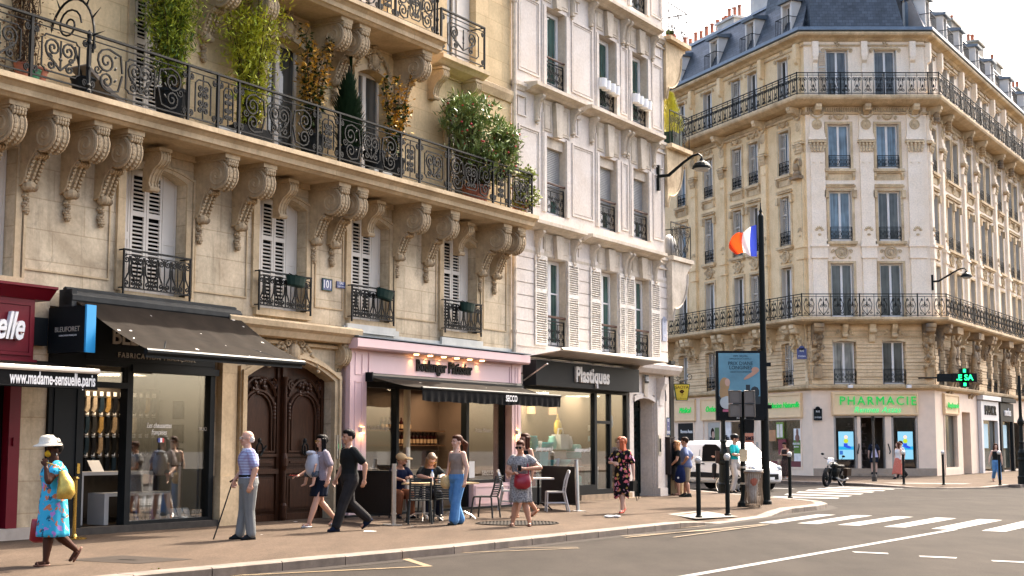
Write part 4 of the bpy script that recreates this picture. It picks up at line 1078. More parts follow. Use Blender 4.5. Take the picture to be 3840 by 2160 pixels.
# balcony railings
def crail(fr, u0, u1, z0, z1, w, kind):
    m = F(); n = max(1, round((u1-u0)/(.72 if kind else .56))); s = (u1-u0)/n; H = z1-z0
    m.box(u0, u1, w-.03, w+.03, z1-.04, z1); m.box(u0, u1, w-.015, w+.015, z1-.16, z1-.135); m.box(u0, u1, w-.02, w+.02, z0+.04, z0+.07)
    for i in range(n+1): m.box(u0+s*i-.012, u0+s*i+.012, w-.012, w+.012, z0, z1)
    r = .019
    for i in range(n):
        c = u0+s*(i+.5); zt, zb = z1-.16, z0+.07; h = zt-zb
        if kind == 0:
            for sd in (-1, 1):
                m.tube(lift(spiral(c+sd*s*.26, zt-.17, s*.18, 1.4, -PI/2, sd, 11), w), r, 3)
                m.tube(lift(spiral(c+sd*s*.22, zb+.15, s*.16, 1.4, PI/2, sd, 11), w), r, 3)
                m.tube(lift([(c, zb+.1), (c+sd*s*.2, zb+h*.45), (c+sd*s*.1, zt-.1)], w), r, 3)
            for k in (-.12, 0, .12): m.ell((c+k, w, zt-.2+abs(k)*-.3), (.028, .012, .13), 5, 4, Matrix.Rotation(k*4, 3, 'Y'))
            m.ell((c, w, zb+h*.4), (.05, .02, .09), 6, 4)
        else:
            for sd in (-1, 1):
                m.tube(lift([(c, zb), (c+sd*s*.3, zb+h*.3), (c+sd*s*.36, zb+h*.6), (c+sd*s*.2, zt-.1)]+spiral(c+sd*s*.16, zt-.16, .08, 1.3, PI/2, -sd, 9), w), r*1.1, 3)
                m.tube(lift(spiral(c+sd*s*.16, zb+h*.5, s*.13, 1.4, PI/2, sd, 11), w), r, 3)
                m.tube(lift(spiral(c+sd*s*.28, zb+.1, .07, 1.2, 0, sd, 9), w), r, 3)
            m.ell((c, w, zb+h*.62), (.04, .02, .14), 6, 4); m.tube(lift([(c, zb), (c, zt)], w), r*.8, 3)
        if i % 4 == 0: m.box(u0+s*i-.028, u0+s*i+.028, w-.028, w+.028, z0, z1+.02)
    cpart(m, 'balcony_railing', mIron, fr)
for z0, z1, kd in ((8.25, 9.42, 1), (19.88, 21.05, 0)):
    wv = .88; k = wv*math.tan(math.radians((156.9-90)/2)); k2 = wv*math.tan(math.radians((90-31.4)/2))
    crail(FL, -LEN_L, k, z0, z1, wv, kd); crail(FC, -k, CW+k2, z0, z1, wv, kd); crail(FR, -k2, LEN_R, z0, z1, wv, kd)
# dormers
def dormer(fr, u, wide=1.0):
    m = F(); a, b = u-wide/2, u+wide/2
    m.box(a, a+.14, -1.2, .02, 23.7, 25.5); m.box(b-.14, b, -1.2, .02, 23.7, 25.5); m.box(a+.14, b-.14, -1.2, .02, 25.38, 25.5)
    o = cpart(m, 'dormer', M('dormer_white', "cfcac2", .6, 0, .06, 3), fr)
    m = F(); m.prism([(-1.3, 25.5), (.2, 25.5), (.22, 25.62), (-1.3, 25.86)], 0, a-.14, b+.14); m.prism([(.1, 23.75), (-1.05, 25.6), (-1.05, 23.7)], 0, b+.01, b+.05); m.prism([(.1, 23.75), (-1.05, 25.6), (-1.05, 23.7)], 0, a-.05, a-.01); m.build('dormer_roof', mZinc, o)
    glazed(o, a+.16, b-.16, 23.72, 25.36, -.3, mGlassD, mWhiteC, .07)
    m = F()
    for k in range(9): x = a-.1+(wide+.2)*k/8; m.box(x-.012, x+.012, .3, .32, 23.66, 24.6)
    for z in (24.58, 23.7): m.box(a-.1, b+.1, .295, .33, z, z+.03); m.box(a-.1, a-.07, -.5, .3, z, z+.03); m.box(b+.07, b+.1, -.5, .3, z, z+.03)
    m.build('dormer_railing', mIron, o)
for u in (-1.5, -5.1, -9.0, -13.4): dormer(FL, u)
for u in (1.0, 4.6, 8.1, 12.0, 15.8, 20.8, 25.5, 30): dormer(FR, u, .9)
# chimneys
def chimney(fr, u0, u1, w0, w1, z0, z1, pots, pr=.13, ph=.7, mat=None, name='chimney', cols=2):
    m = F(); m.box(u0, u1, w0, w1, z0, z1-.15); m.box(u0-.12, u1+.12, w0-.12, w1+.12, z1-.15, z1)
    o = cpart(m, name, mat or mRender, fr)
    for i in range(pots):
        x = u0+(u1-u0)*(i+.5)/pots; hh = ph*random.uniform(.7, 1.25); yy = (w0+w1)/2+(random.uniform(-.2, .2))
        p = F(); p.lathe([(pr, z1), (pr*1.05, z1+hh*.1), (pr*.85, z1+hh*.15), (pr*.85, z1+hh*.88), (pr*1.05, z1+hh*.9), (pr, z1+hh), (pr*.7, z1+hh)], (x, yy, 0), 10); p.build('chimney_pot', mPot, o)
    return o
c1 = chimney(FL, -13.4, -11.4, -3.9, -2.9, 24, 28.0, 4); chimney(FL, -9.5, -7.1, -3.9, -2.9, 24, 28.75, 5)
m = F(); m.tube([(-12.2, -3.3, 28), (-12.2, -3.3, 31.5)], .03, 5)
for k in range(4): m.tube([(-12.2-.2, -3.9+.3*k-.3, 29.3+.02*k), (-12.2+1.3-.3*k, -3.2, 29.45)], .015, 4) if k < 1 else None
m.tube([(-13.6, -3.3, 29.25), (-10.9, -3.3, 29.55)], .018, 4); m.build('roof_aerial', mIronB, c1)
chimney(FR, 14.3, 16.2, -3.0, -2.0, 24, 28.3, 3, mat=mRenderG); chimney(FR, 21, 22.8, -3.0, -2.0, 24, 28.6, 4, mat=mRenderG); chimney(FR, 27.2, 29, -3.2, -2.2, 24, 28.6, 1, mat=mRenderG); chimney(FR, 33, 35, -3, -2, 24, 28, 3, mat=mRenderG)
m = F(); m.tube([(23.6, -2.2, 25.4), (23.6, -2.2, 33)], .03, 5); cpart(m, 'roof_aerial', mIronB, FR)
m = F(); m.tube([(-.25, .1, 5.6), (-.25, .1, 19.3)], .07, 8); m.tube([(-.25, .1, 5.6), (.1, .35, 4.9), (.12, .3, 4.6)], .07, 6); cpart(m, 'drain_pipe', mTrimC, FL)
# brick chimney wall behind, on the neighbouring house
o = fthing(FL, 'brick_chimney_stack', 'long low brick chimney wall with a row of orange clay pots behind the slate roof', 'chimney', -15.7, -3.2, 0)
m = F(); m.box(-3.4, 2.6, -.5, .3, 20, 27.3)
mb_ = NT('red_brick'); c_ = mb_.n("TexCoord"); sp_ = mb_.n("SeparateXYZ"); mb_.l(c_.outputs['Object'], sp_.inputs[0]); cc_ = mb_.n("CombineXYZ"); mb_.l(sp_.outputs[0], cc_.inputs[0]); mb_.l(sp_.outputs[2], cc_.inputs[1])
br_ = mb_.n("TexBrick"); br_.inputs['Scale'].default_value = 1; br_.inputs['Brick Width'].default_value = .24; br_.inputs['Row Height'].default_value = .08; br_.inputs['Mortar Size'].default_value = .008
br_.inputs['Color1'].default_value = (.20, .09, .055, 1); br_.inputs['Color2'].default_value = (.28, .13, .08, 1); br_.inputs['Mortar'].default_value = (.4, .35, .3, 1); mb_.l(cc_.outputs[0], br_.inputs[0]); mb_.set(br_.outputs[0], .9)
m.build('wall', mb_.m, o)
m = F(); m.box(-3.5, 2.7, -.6, .4, 27.3, 27.55); m.build('coping', mRender, o)
for i in range(9):
    p = F(); hh = random.uniform(.55, .95); p.lathe([(.15, 27.55), (.13, 27.65), (.12, 27.55+hh*.9), (.15, 27.55+hh*.92), (.14, 27.55+hh)], (-3.0+.68*i, -.1, 0), 10); p.build('chimney_pot', mPot, o)
# ============================================================ ground
def asphalt(name, a, b, sc=60, bump=.25, patch=None):
    t = NT(name); v = t.coord(); n1 = t.noise(v, .35, 6, .65, .5); n2 = t.noise(v, sc, 3, .8); n3 = t.noise(t.coord(scale=(1, .25, 1), rot=(0, 0, math.radians(-31))), 1.5, 6, .7)
    c = t.mix(a, b, t.ramp(n1, [(.35, 0.0), (.65, 1.0)])); c = t.mix(c, t.ramp(n2, [(.3, .6), (.5, 1.0), (.72, 1.7)]), 1.0, 'MULTIPLY')
    c = t.mix(c, t.ramp(n3, [(.35, .78), (.7, 1.18)]), 1.0, 'MULTIPLY')
    n4 = t.noise(v, 9, 2, .5); c = t.mix(c, (.12, .11, .10), t.ramp(n4, [(.78, 0.0), (.80, .5)]))
    t.set(c, .95, 0, .08); t.bump(n2, bump, .006); MATS[name] = t.m; return t.m
mRoad = asphalt("road_asphalt", (.023, .019, .0155), (.031, .0255, .021))
mPave = asphalt("pavement_asphalt", (.072, .051, .036), (.090, .065, .047), 45)
mKerb = M("kerb_granite", (.13, .102, .08), .85, 0, .35, 3, .5, 20)
mPaint = M("road_paint_white", (.150, .140, .131), .7, 0, .15, 8, .1)
mPaintY = M("road_paint_yellow", (.130, .082, .030), .7, 0, .25, 5)
mPaintW = M("worn_white_pad", (.140, .128, .113), .8, 0, .18, 4)
m = MB(); m.quad((-400, -60, 0), (400, -60, 0), (400, 900, 0), (-400, 900, 0)); tag(m.build('road', mRoad, recalc=False), kind='structure')
def offset_line(pts, d):
    """offset an open plan line to its left by d"""
    out_ = []
    for i, p in enumerate(pts):
        a = Vector(pts[max(i-1, 0)][:2]); b = Vector(pts[min(i+1, len(pts)-1)][:2]); t = (b-a).normalized(); out_.append((p[0]-t.y*d, p[1]+t.x*d))
    return out_
def resample(pts, step):
    res = [tuple(pts[0])]; acc = 0
    for i in range(len(pts)-1):
        a, b = Vector(pts[i]), Vector(pts[i+1]); L_ = (b-a).length; n = max(1, round(L_/step))
        for k in range(1, n+1): res.append(tuple(a.lerp(b, k/n)))
    return res
def pavement(name, path, back, hfun, flipside=1):
    """path: kerb line with the pavement on its left"""
    path = resample(path, 1.1); hs = [hfun(p) for p in path]
    m = MB(); o3 = offset_line(path, .30); o13 = offset_line(path, 1.4); n = len(path)
    vs = [(p[0], p[1], h) for p, h in zip(o3, hs)] + [(p[0], p[1], .12) for p in o13]
    m.add(vs, [(i, i+1, n+i+1, n+i) for i in range(n-1)])
    vs2 = [(p[0], p[1], .12) for p in o13] + [(p[0], p[1], .12) for p in back]
    m.add(vs2, [tuple(range(len(vs2)))])
    tag(m.build(name, mPave), kind='structure')
    k = MB()
    for i in range(n-1):
        a, b = Vector(path[i]), Vector(path[i+1]); c, d = Vector(o3[i]), Vector(o3[i+1]); e = (b-a).normalized()*.008
        a, b, c, d = a+e, b-e, c+e, d-e; h0, h1 = hs[i]+.006, hs[i+1]+.006; j = random.uniform(-.004, .004); q = (c-a).normalized()*.02
        k.add([(a.x, a.y, 0), (b.x, b.y, 0), (b.x, b.y, h1+j-.015), (a.x, a.y, h0+j-.015), (a.x+q.x, a.y+q.y, h0+j), (b.x+q.x, b.y+q.y, h1+j), (c.x, c.y, h0+j), (d.x, d.y, h1+j), (c.x, c.y, 0), (d.x, d.y, 0)],
              [(0, 1, 2, 3), (3, 2, 5, 4), (4, 5, 7, 6), (6, 7, 9, 8), (0, 3, 4, 6, 8), (1, 9, 7, 5, 2)])
    tag(k.build('kerb', mKerb), kind='structure')
    g = MB(); o = offset_line(path, -.28)
    g.add([(p[0], p[1], .004) for p in path] + [(p[0], p[1], .004) for p in o], [(i, i+1, n+i+1, n+i) for i in range(n-1)])
    tag(g.build('gutter', M("gutter_concrete", (.06, .048, .040), .85, 0, .15, 4, .2)), kind='structure')
def hA(p):
    s = min((Vector(p)-Vector(q)).length for q in ((4.6, 30.5), (5.2, 31.5), (5.8, 32.5)))
    return .02 + .10*max(0, min(1, (s-.6)/1.4))
pa = [FA.P(-25, 6.5)[:2], FA.P(12, 6.5)[:2], FA.P(18, 6.95)[:2], FA.P(27, 7.05)[:2], (4.3, 30.0), (5.9, 33.0), (6.8, 34.9), (7.7, 36.4), (8.3, 37.8), (8.45, 39.2), (8.2, 40.8), (7.5, 43.5), (5.9, 51.4), (2.6, 59), (-12, 93)]
pavement('pavement', pa, [(-30, 90), FA.P(-25, -2)[:2]], hA)
def hC(p):
    s = (Vector(p)-Vector((16.4, 55.2))).length
    return .03 + .09*max(0, min(1, (s-1.5)/2))
pc = [(-4, 99), (11.2, 64.3), (13.6, 59.6), (14.9, 57.2), (15.6, 55.9), (16.7, 55.1), (18.2, 55.4), (19.6, 56.6), FA.P(58.6, 6.6)[:2], FA.P(110, 6.6)[:2]]
pavement('pavement', pc, [FA.P(110, -4)[:2], (26, 84), (4, 110)], hC)
# opposite pavement and unseen block added for window reflections, kept low for sky light
m = MB(); q = [FA.P(-30, 24)[:2], FA.P(110, 24)[:2], FA.P(110, 40)[:2], FA.P(-30, 40)[:2]]
m.prism(q, 2, 0.001, .12); tag(m.build('pavement', mPave), kind='structure')
o = thing('opposite_reflection_block', 'long low stone block across the street, unseen, added for window reflections', 'building', FA.P(-10, 27, 0), FA.rz)
m = F(); m.box(-15, 32, 0, 10, 0, 10); m.build('wall', M('opposite_stone', (.5, .43, .35), .9, 0, .1, 1), o)
m = F(); m.prism([(0, 10), (2, 12), (8, 12), (10, 10)], 0, -15, 32); m.build('roof', mSlate, o)
m = F()
for i in range(15):
    for z in (1.5, 5.5): m.box(-14+3*i, -12.8+3*i, -.04, .02, z, z+2.3)
m.build('window', mGlassD, o)
# manhole and grate
def poly(m, pts, z): m.add([(p[0], p[1], z) for p in pts], [tuple(range(len(pts)))])
zb = [[(5.5, 31.9), (5.85, 31.65), (6.79, 33.55), (6.44, 33.85)], [(5.2, 30.4), (5.52, 30.15), (7.65, 34.0), (7.26, 34.2)], [(5.98, 30.21), (6.35, 29.9), (8.42, 33.59), (8.04, 33.78)], [(6.7, 29.64), (7.05, 29.27), (9.2, 32.97), (8.84, 33.21)], [(7.46, 28.91), (7.82, 28.66), (9.98, 32.29), (9.62, 32.65)], [(8.21, 28.21), (8.55, 27.88), (10.74, 31.51), (10.38, 31.94)]]
zb = zb[1:] + [[(x+.77*k, y-.66*k) for x, y in zb[-1]] for k in range(1, 9)]
for i, p in enumerate(zb): m = MB(); poly(m, p, .006); tag(m.build('crossing_stripe', mPaint, recalc=False), kind='structure')
zf = [[(8.48, 45.46), (10.05, 44.34), (10.33, 45.29), (8.43, 46.83)], [(9.09, 48.0), (10.78, 46.18), (11.17, 47.11), (9.44, 49.3)], [(9.95, 50.3), (11.71, 48.28), (12.08, 49.3), (10.31, 51.6)], [(10.74, 52.6), (12.62, 50.36), (12.98, 51.36), (11.14, 53.9)], [(11.52, 54.6), (13.46, 52.05), (13.77, 52.87), (11.91, 55.6)], [(12.25, 56.3), (14.28, 53.85), (14.62, 54.73), (12.63, 57.3)], [(13.0, 57.6), (15.0, 55.2), (15.2, 55.6), (13.3, 58.2)]]
for p in zf: m = MB(); poly(m, p, .006); tag(m.build('crossing_stripe', mPaint, recalc=False), kind='structure')
for p in ([(-2.0, 11.6), (-1.86, 11.53), (8.64, 27.88), (8.50, 27.95)], [(5.21, 22.13), (5.2, 21.89), (5.63, 21.57), (5.68, 21.81)], [(5.99, 21.26), (5.95, 21.03), (6.38, 20.73), (6.46, 20.95)], [(6.78, 20.44), (6.74, 20.23), (7.18, 19.89), (7.24, 20.1)], [(7.6, 19.6), (7.56, 19.4), (8.0, 19.05), (8.06, 19.26)], [(10.07, 56.45), (9.9, 55.6), (10.83, 54.6), (10.76, 55.38)]):
    m = MB(); poly(m, p, .007); tag(m.build('lane_line', mPaint, recalc=False), kind='structure')
def line(m, a, b, wd, z):
    a, b = Vector(a), Vector(b); t = (b-a).normalized(); n = Vector((-t.y, t.x))*wd/2; m.add([(p.x, p.y, z) for p in (a+n, b+n, b-n, a-n)], [(0, 1, 2, 3)])
m = MB()
for i, (a, b, wd) in enumerate((((-1.75, 21.4), (-1.12, 19.4), .12), ((-5.2, 17.0), (-1.1, 19.4), .10), ((-1.7, 21.3), (1.06, 22.8), .07), ((-.56, 22.9), (1.05, 22.95), .06), ((2.0, 25.4), (5.2, 29.7), .09), ((1.5, 25.9), (3.9, 29.1), .07), ((2.85, 25.4), (5.25, 29.5), .06), ((1.95, 25.7), (4.6, 28.3), .07), ((-5.2, 17.0), (-3.9, 18.6), .1))):
    line(m, a, b, wd, .006+.002*i)
ms = MB()
for a, b in (((8.7, 40.6), (13.5, 44.6)), ((13.5, 44.6), (24, 50.5))): line(ms, a, b, .025, .003)
tag(ms.build('tar_seam', M('tar', (.02, .018, .016), .6, 0, .4, 6), recalc=False), kind='structure')
tag(m.build('yellow_line', mPaintY, recalc=False), kind='structure')
for p in ([(3.43, 31.7, .128), (3.9, 30.46, .09), (5.08, 32.27, .05), (4.41, 33.47, .128)], [(15.4, 59.6, .126), (15.5, 58.3, .126), (18.0, 57.2, .126), (18.6, 58, .126)]):
    m = MB(); m.add(p, [(0, 1, 2, 3)]); tag(m.build('crossing_pad', mPaintW, recalc=False), kind='structure')
m = MB(); poly(m, [(-5.9, 18.95), (-4.75, 18.35), (-4.2, 19.1), (-5.35, 19.75)], .124); mh = m.build('manhole_cover', M('manhole_grey', (.075, .058, .047), .7, 0, .15, 8, .4), None, recalc=False)
tag(mh, 'square grey steel access cover let into the pavement near the woman in the blue dress', 'manhole cover')
m = MB(); poly(m, [(-5.2, 19.0), (-4.95, 18.87), (-4.91, 18.93), (-5.16, 19.06)], .128); m.build('slot', mSlotDark, mh, recalc=False)
o = thing('tree_grate', 'round dark iron grating set in the pavement behind the woman in jeans', 'grating', (.1, 27.95, .122))
m = MB()
for k in range(22):
    x = -.72+.068*k; h = math.sqrt(max(.01, .78**2-x*x)); m.box(x, x+.035, -h, h, 0, .012)
m.tube([(.8*math.cos(t), .8*math.sin(t), .006) for t in [2*PI*i/28 for i in range(28)]], .015, 4, closed=True); m.build('grille', M('grate_iron', (.06, .045, .035), .7, .4, .2, 6), o)
m = MB(); m.lathe([(.78, 0), (.78, .002)], (0, 0, 0), 24); m.build('pit', mSlotDark, o)
# litter
mPaper = M('paper', (.7, .68, .64), .8, 0, .05, 5)
m = MB(); m.add([(-.09, -.05, .004), (.10, -.03, .004), (.09, .05, .004), (-.08, .04, .012)], [(0, 1, 2, 3)])
l0 = tag(m.build('paper_scrap', mPaper, recalc=False), None, 'litter', 'paper scraps on the pavement')
sc = [(930, 1337, 1.2, 'flat white paper beside the walking man in black'), (743, 1313, .8, 'white scrap in front of the carved door'), (1042, 1324, .8, 'white scrap near the foot of the steel post'), (660, 1345, .4, 'tiny scrap on the pavement right of the old man'), (1330, 1322, .4, 'small scrap between the sandals of the woman in sunglasses')]
def gp(x, y, z=.12):
    a = (x-1288)/3578; b = (724.5-y)/3578; th = math.radians(6.371); Y = math.cos(th)-b*math.sin(th); Z = math.sin(th)+b*math.cos(th); t = (z-1.6)/Z; return (a*t, Y*t, z)
for i, (x, y, s, lb) in enumerate(sc):
    c = l0 if i == 0 else l0.copy()
    if i: S.collection.objects.link(c)
    c.location = gp(x, y, .122); c.rotation_euler = (0, 0, i*1.3); c.scale = (s, s, s); c['label'] = lb
m = MB()
for k in range(5): m.ell((random.uniform(-.15, .15), random.uniform(-.05, .05), .03), (.10, .05, .03), 7, 5, Matrix.Rotation(random.uniform(-1, 1), 3, 'Z'))
o = tag(m.build('crumpled_bag', mPaper, smooth=True), 'crumpled pale plastic bag lying on the pavement left of the woman in the floral dress', 'litter'); o.location = gp(1545, 1303)
for (x, y, s), lb in zip(((390, 1443, 1), (1008, 1383, .8)), ('small green weed in the kerb joint near the bottom edge', 'small green weed in the kerb joint below the cafe chairs')):
    m = MB()
    for k in range(22):
        a = random.uniform(0, 6.28); L_ = random.uniform(.03, .09)*s; m.add([(0, 0, 0), (L_*math.cos(a), L_*math.sin(a), L_*.9), (L_*math.cos(a+.5), L_*math.sin(a+.5), L_*.6)], [(0, 1, 2)])
    o = tag(m.build('weed', mLeaf1), lb, 'weed', 'weeds in the kerb'); o.location = gp(x, y, .06)
# ============================================================ shops
gl = shopglass('shop_glass', .55, (.95, .96, .95))
mLet = M('letter_white', (.75, .74, .72), .5, 0, 0); mLetG = M('letter_beige', (.42, .37, .30), .5, 0, 0)
def room(parent, u0, u1, z0, z1, d, wall, floor, w0=-.35, back=None):
    m = F(); m.quad((u0, w0, z0), (u1, w0, z0), (u1, w0-d, z0), (u0, w0-d, z0)); m.build('floor', floor, parent)
    m = F(); m.quad((u0, w0-d, z0), (u1, w0-d, z0), (u1, w0-d, z1), (u0, w0-d, z1)); m.quad((u0, w0, z0), (u0, w0-d, z0), (u0, w0-d, z1), (u0, w0, z1)); m.quad((u1, w0, z0), (u1, w0-d, z0), (u1, w0-d, z1), (u1, w0, z1)); m.quad((u0, w0, z1), (u1, w0, z1), (u1, w0-d, z1), (u0, w0-d, z1))
    m.build('interior_wall', wall, parent)
def fill_area(fr, u, w, z, sx, e, col=(1, .75, .5)):  # area light added to brighten a shop interior
    l = bpy.data.lights.new('shop_fill', 'AREA'); l.energy = e; l.size = sx; l.color = col; o = bpy.data.objects.new('shop_fill', l); S.collection.objects.link(o); o.location = fr.P(u, w, z); return o
def awning_fabric(u0, u1, wa, za, wb, zb_, sag=.05, n=12, bays=0, bayd=.0, ub=None):
    m = F(); ub = ub or (u0, u1)
    nu = 32; vs = []
    for j in range(n+1):
        t = j/n
        for i in range(nu+1):
            s = i/nu; u = (u0+(u1-u0)*s)*(1-t)+(ub[0]+(ub[1]-ub[0])*s)*t
            z = za+(zb_-za)*t - sag*math.sin(PI*t) - (bayd*abs(math.sin(PI*bays*s))*t if bays else 0)+.012*math.sin(s*40+t*5)*math.sin(PI*t)
            vs.append((u, wa+(wb-wa)*t, z))
    N = nu+1; m.add(vs, [(j*N+i, j*N+i+1, (j+1)*N+i+1, (j+1)*N+i) for j in range(n) for i in range(nu)])
    return m
def fabric(name, col, spots=True, stretch=(1, 1, 1)):
    t = NT(name); v = t.coord(scale=stretch); n = t.noise(v, 2.2, 7, .65, 1.2); n2 = t.noise(v, 55, 2, .6)
    c = t.ramp(n, [(.3, tuple(x*.7 for x in col)), (.75, tuple(min(1, x*1.5) for x in col))])
    if spots: c = t.mix(c, (.55, .52, .48), t.ramp(t.noise(v, 7, 1, .3), [(.765, 0.0), (.775, 1.0)]))
    t.set(c, .9, 0, .08); t.bump(n2, .2, .004); return t.m
mAwn = fabric('dark_awning_fabric', (.0145, .0105, .0075)); mVal = fabric('black_valance', (.008, .008, .008), False)
# ---- lingerie shop, far left
o = sh = fthing(FA, 'shop_front', 'dark red shopfront with white script letters at the left edge', 'shopfront', 0, 0, 0)
m = F(); m.box(11.5, 15.62, .02, .32, 3.0, 3.98); m.prism([(.02, 3.98), (.34, 3.98), (.38, 4.02), (.5, 4.14), (.54, 4.16), (.54, 4.2), (.02, 4.22)], 0, 11.4, 15.9); m.box(11.5, 15.66, .02, .37, 2.93, 3.0)
m.box(15.38, 15.6, -.25, .10, .14, 2.93); fs = m.build('fascia', mRed, o)
m = F(); m.box(11.6, 15.52, .321, .335, 3.12, 3.86); frame_panel(m, 11.55, 15.56, 3.06, 3.92, .05, .32, .345); m.build('sign_panel', mRed, o)
text('Sensuelle', .62, (14.62, .36, 3.5), None, mLet, 'sign_lettering', .05, shear=.35, bold=.012, parent=o, xs=.62)
m = F(); m.box(11.6, 15.36, -.32, -.28, .3, 2.95); m.box(15.28, 15.37, -.3, -.05, .3, 2.95); m.build('doorway', mSlotDark, o)
m = F(); m.box(14.75, 15.2, -.26, -.24, .4, 2.9); m.build('wall_panel', M('pink_beige', (.30, .22, .17), .8, 0, .1), o)
m = F(); m.box(11.5, 16.2, -.3, .22, .12, .30); m.build('step', M('step_stone', (.36, .31, .26), .85, 0, .15, 4, .3), o)
m = F(); m.box(15.45, 15.54, .10, .13, 1.62, 1.75); m.build('intercom', mRed, o)
aw = awning_fabric(11.5, 16.02, .2, 3.0, 1.35, 2.80, .02); a_ = aw.build('awning', mAwn, o, smooth=True)
m = F(); m.tube([(11.5, 1.37, 2.80), (16.05, 1.37, 2.80)], .045, 8); m.build('front_bar', mWhite, a_)
m = F(); m.box(11.5, 16.03, 1.36, 1.375, 2.52, 2.77); m.tube([(11.5, 1.37, 2.52), (16.03, 1.37, 2.52)], .018, 5); m.build('valance', mVal, a_)
text('www.madame-sensuelle.paris', .27, (15.15, 1.378, 2.64), None, mLet, 'valance_lettering', .002, bold=.006, parent=a_, xs=.52)
# ---- sock shop
o = fthing(FA, 'shop_front', 'black sock shopfront under the large sloping dark awning', 'shopfront', 0, 0, 0)
m = F()
for a, b, z0, z1 in ((16.2, 16.9, .2, 3.9), (16.9, 20.12, 3.0, 3.9), (17.93, 18.06, .2, 3.0), (20.02, 20.14, .2, 3.0), (16.9, 17.93, 2.62, 2.72), (18.06, 20.02, .2, .3), (16.9, 16.96, .2, 3.0)): m.box(a, b, -.12, .06, z0, z1)
frame_panel(m, 16.3, 16.84, .35, 2.9, .05, .06, .08); m.box(18.0, 20.2, .055, .10, 2.93, 3.05); m.box(16.95, 20.1, .06, .075, 3.1, 3.85)
m.build('frame', mBlackP, o)
m = F(); m.box(16.0, 20.3, -.12, .16, .12, .24); m.build('sill', M('sill_dark_stone', (.10, .09, .08), .8, 0, .2, 6, .3), o)
m = F(); m.box(18.06, 20.02, -.02, -.012, .3, 2.95); m.box(16.96, 17.93, -.02, -.012, 2.72, 3.0); m.build('window_pane', gl, o)
text('BLEUFORET', .42, (18.55, .078, 3.52), None, mLetG, 'sign_lettering', .02, parent=o, bold=.006, xs=.95)
text('FABRICATION FRANÇAISE', .13, (18.62, .078, 3.20), None, mLetG, 'sign_lettering', .01, parent=o, spacing=1.3)
text('Les chaussettes', .13, (18.78, -.005, 1.98), None, mLet, 'window_lettering', .001, shear=.25, parent=o, xs=.75)
text('françaises', .13, (18.78, -.005, 1.86), None, mLet, 'window_lettering', .001, shear=.25, parent=o, xs=.75)
text('XUO', .10, (19.9, -.005, 1.93), None, mLetG, 'window_lettering', .001, parent=o)
for i, c in enumerate(((.02, .04, .25), (.8, .8, .8), (.5, .02, .02))): m = F(); m.box(18.76+.05*i, 18.81+.05*i, -.008, -.004, 1.68, 1.76); m.build('flag_sticker', M(f'flag_{i}', c, .5, 0, 0), o)
m = F(); m.box(16.82, 16.88, .06, .09, 1.15, 1.32); m.build('door_plate', mBrass, o)
room(o, 16.3, 20.1, .2, 3.0, 1.1, M('taupe_wall', (.13, .105, .08), .8, 0, .06), wood('shop_floor', (.06, .04, .025), (.1, .07, .045)))
m = F(); m.box(20.03, 20.08, -1.4, -.15, .3, 3.0); m.box(19.98, 20.02, -.35, -.2, .3, 2.98); m.build('display_wall', M('grey_panel', (.2, .21, .21), .7, 0, .05), o)
m = F(); m.box(16.9, 17.95, -1.3, -1.26, 2.72, 2.99); m.build('ceiling_panel', M('cream_panel', (.5, .45, .36), .7, 0, .05), o)
fill_area(FA, 18.3, -.7, 2.9, 1.0, 11)
aw = fthing(FA, 'awning', 'large plain dark brown awning stretched out over the sock shop and its pavement', 'awning', 16.3, .25, 3.9)
m = awning_fabric(.1, 4.1, .1, .16, 1.66, -.72, .06, ub=(.25, 4.15)); m.build('fabric', mAwn, aw, smooth=True)
m = F(); m.tube([(0, .05, .18), (4.15, .05, .18)], .13, 10); m.box(0, .1, -.15, .16, -.1, .32); m.tube([(0, -.02, .32), (4.15, -.02, .32)], .05, 6); m.build('cassette', M('cassette_grey', (.07, .075, .075), .6, .2, .25, 4, .1), aw)
m = F(); m.tube([(.22, 1.68, -.76), (4.18, 1.68, -.76)], .05, 8); m.box(.24, 4.16, 1.64, 1.66, -.86, -.74); m.build('front_bar', mBlackP, aw)
m = F()
for u, k in ((.6, 1), (3.7, -1)): m.tube([(u, 0, -.05), (u+k*.9, .85, -.38), (u+k*.1, 1.6, -.72)], .03, 6)
m.build('folding_arm', mBlackP, aw)
o = fthing(FA, 'projecting_sign', 'black box sign with a bright blue edge sticking out beside the big awning', 'sign', 16.2, .08, 3.14)
m = F(); m.box(-.09, .09, .0, .88, 0, .76); m.box(-.42, -.14, -.06, .05, .12, .58); m.build('box', mBlackP, o)
m = F(); m.box(-.10, .10, .88, .92, -.01, .77); m.build('edge', M('bright_blue', (.02, .30, .62), .4, 0, 0), o)
text('BLEUFORET', .12, (-.094, .46, .38), (PI/2, -PI/2), mLetG, 'sign_lettering', .003, parent=o, xs=.95)
text('FABRICATION FRANÇAISE', .036, (-.094, .48, .28), (PI/2, -PI/2), mLet, 'sign_lettering', .002, parent=o)
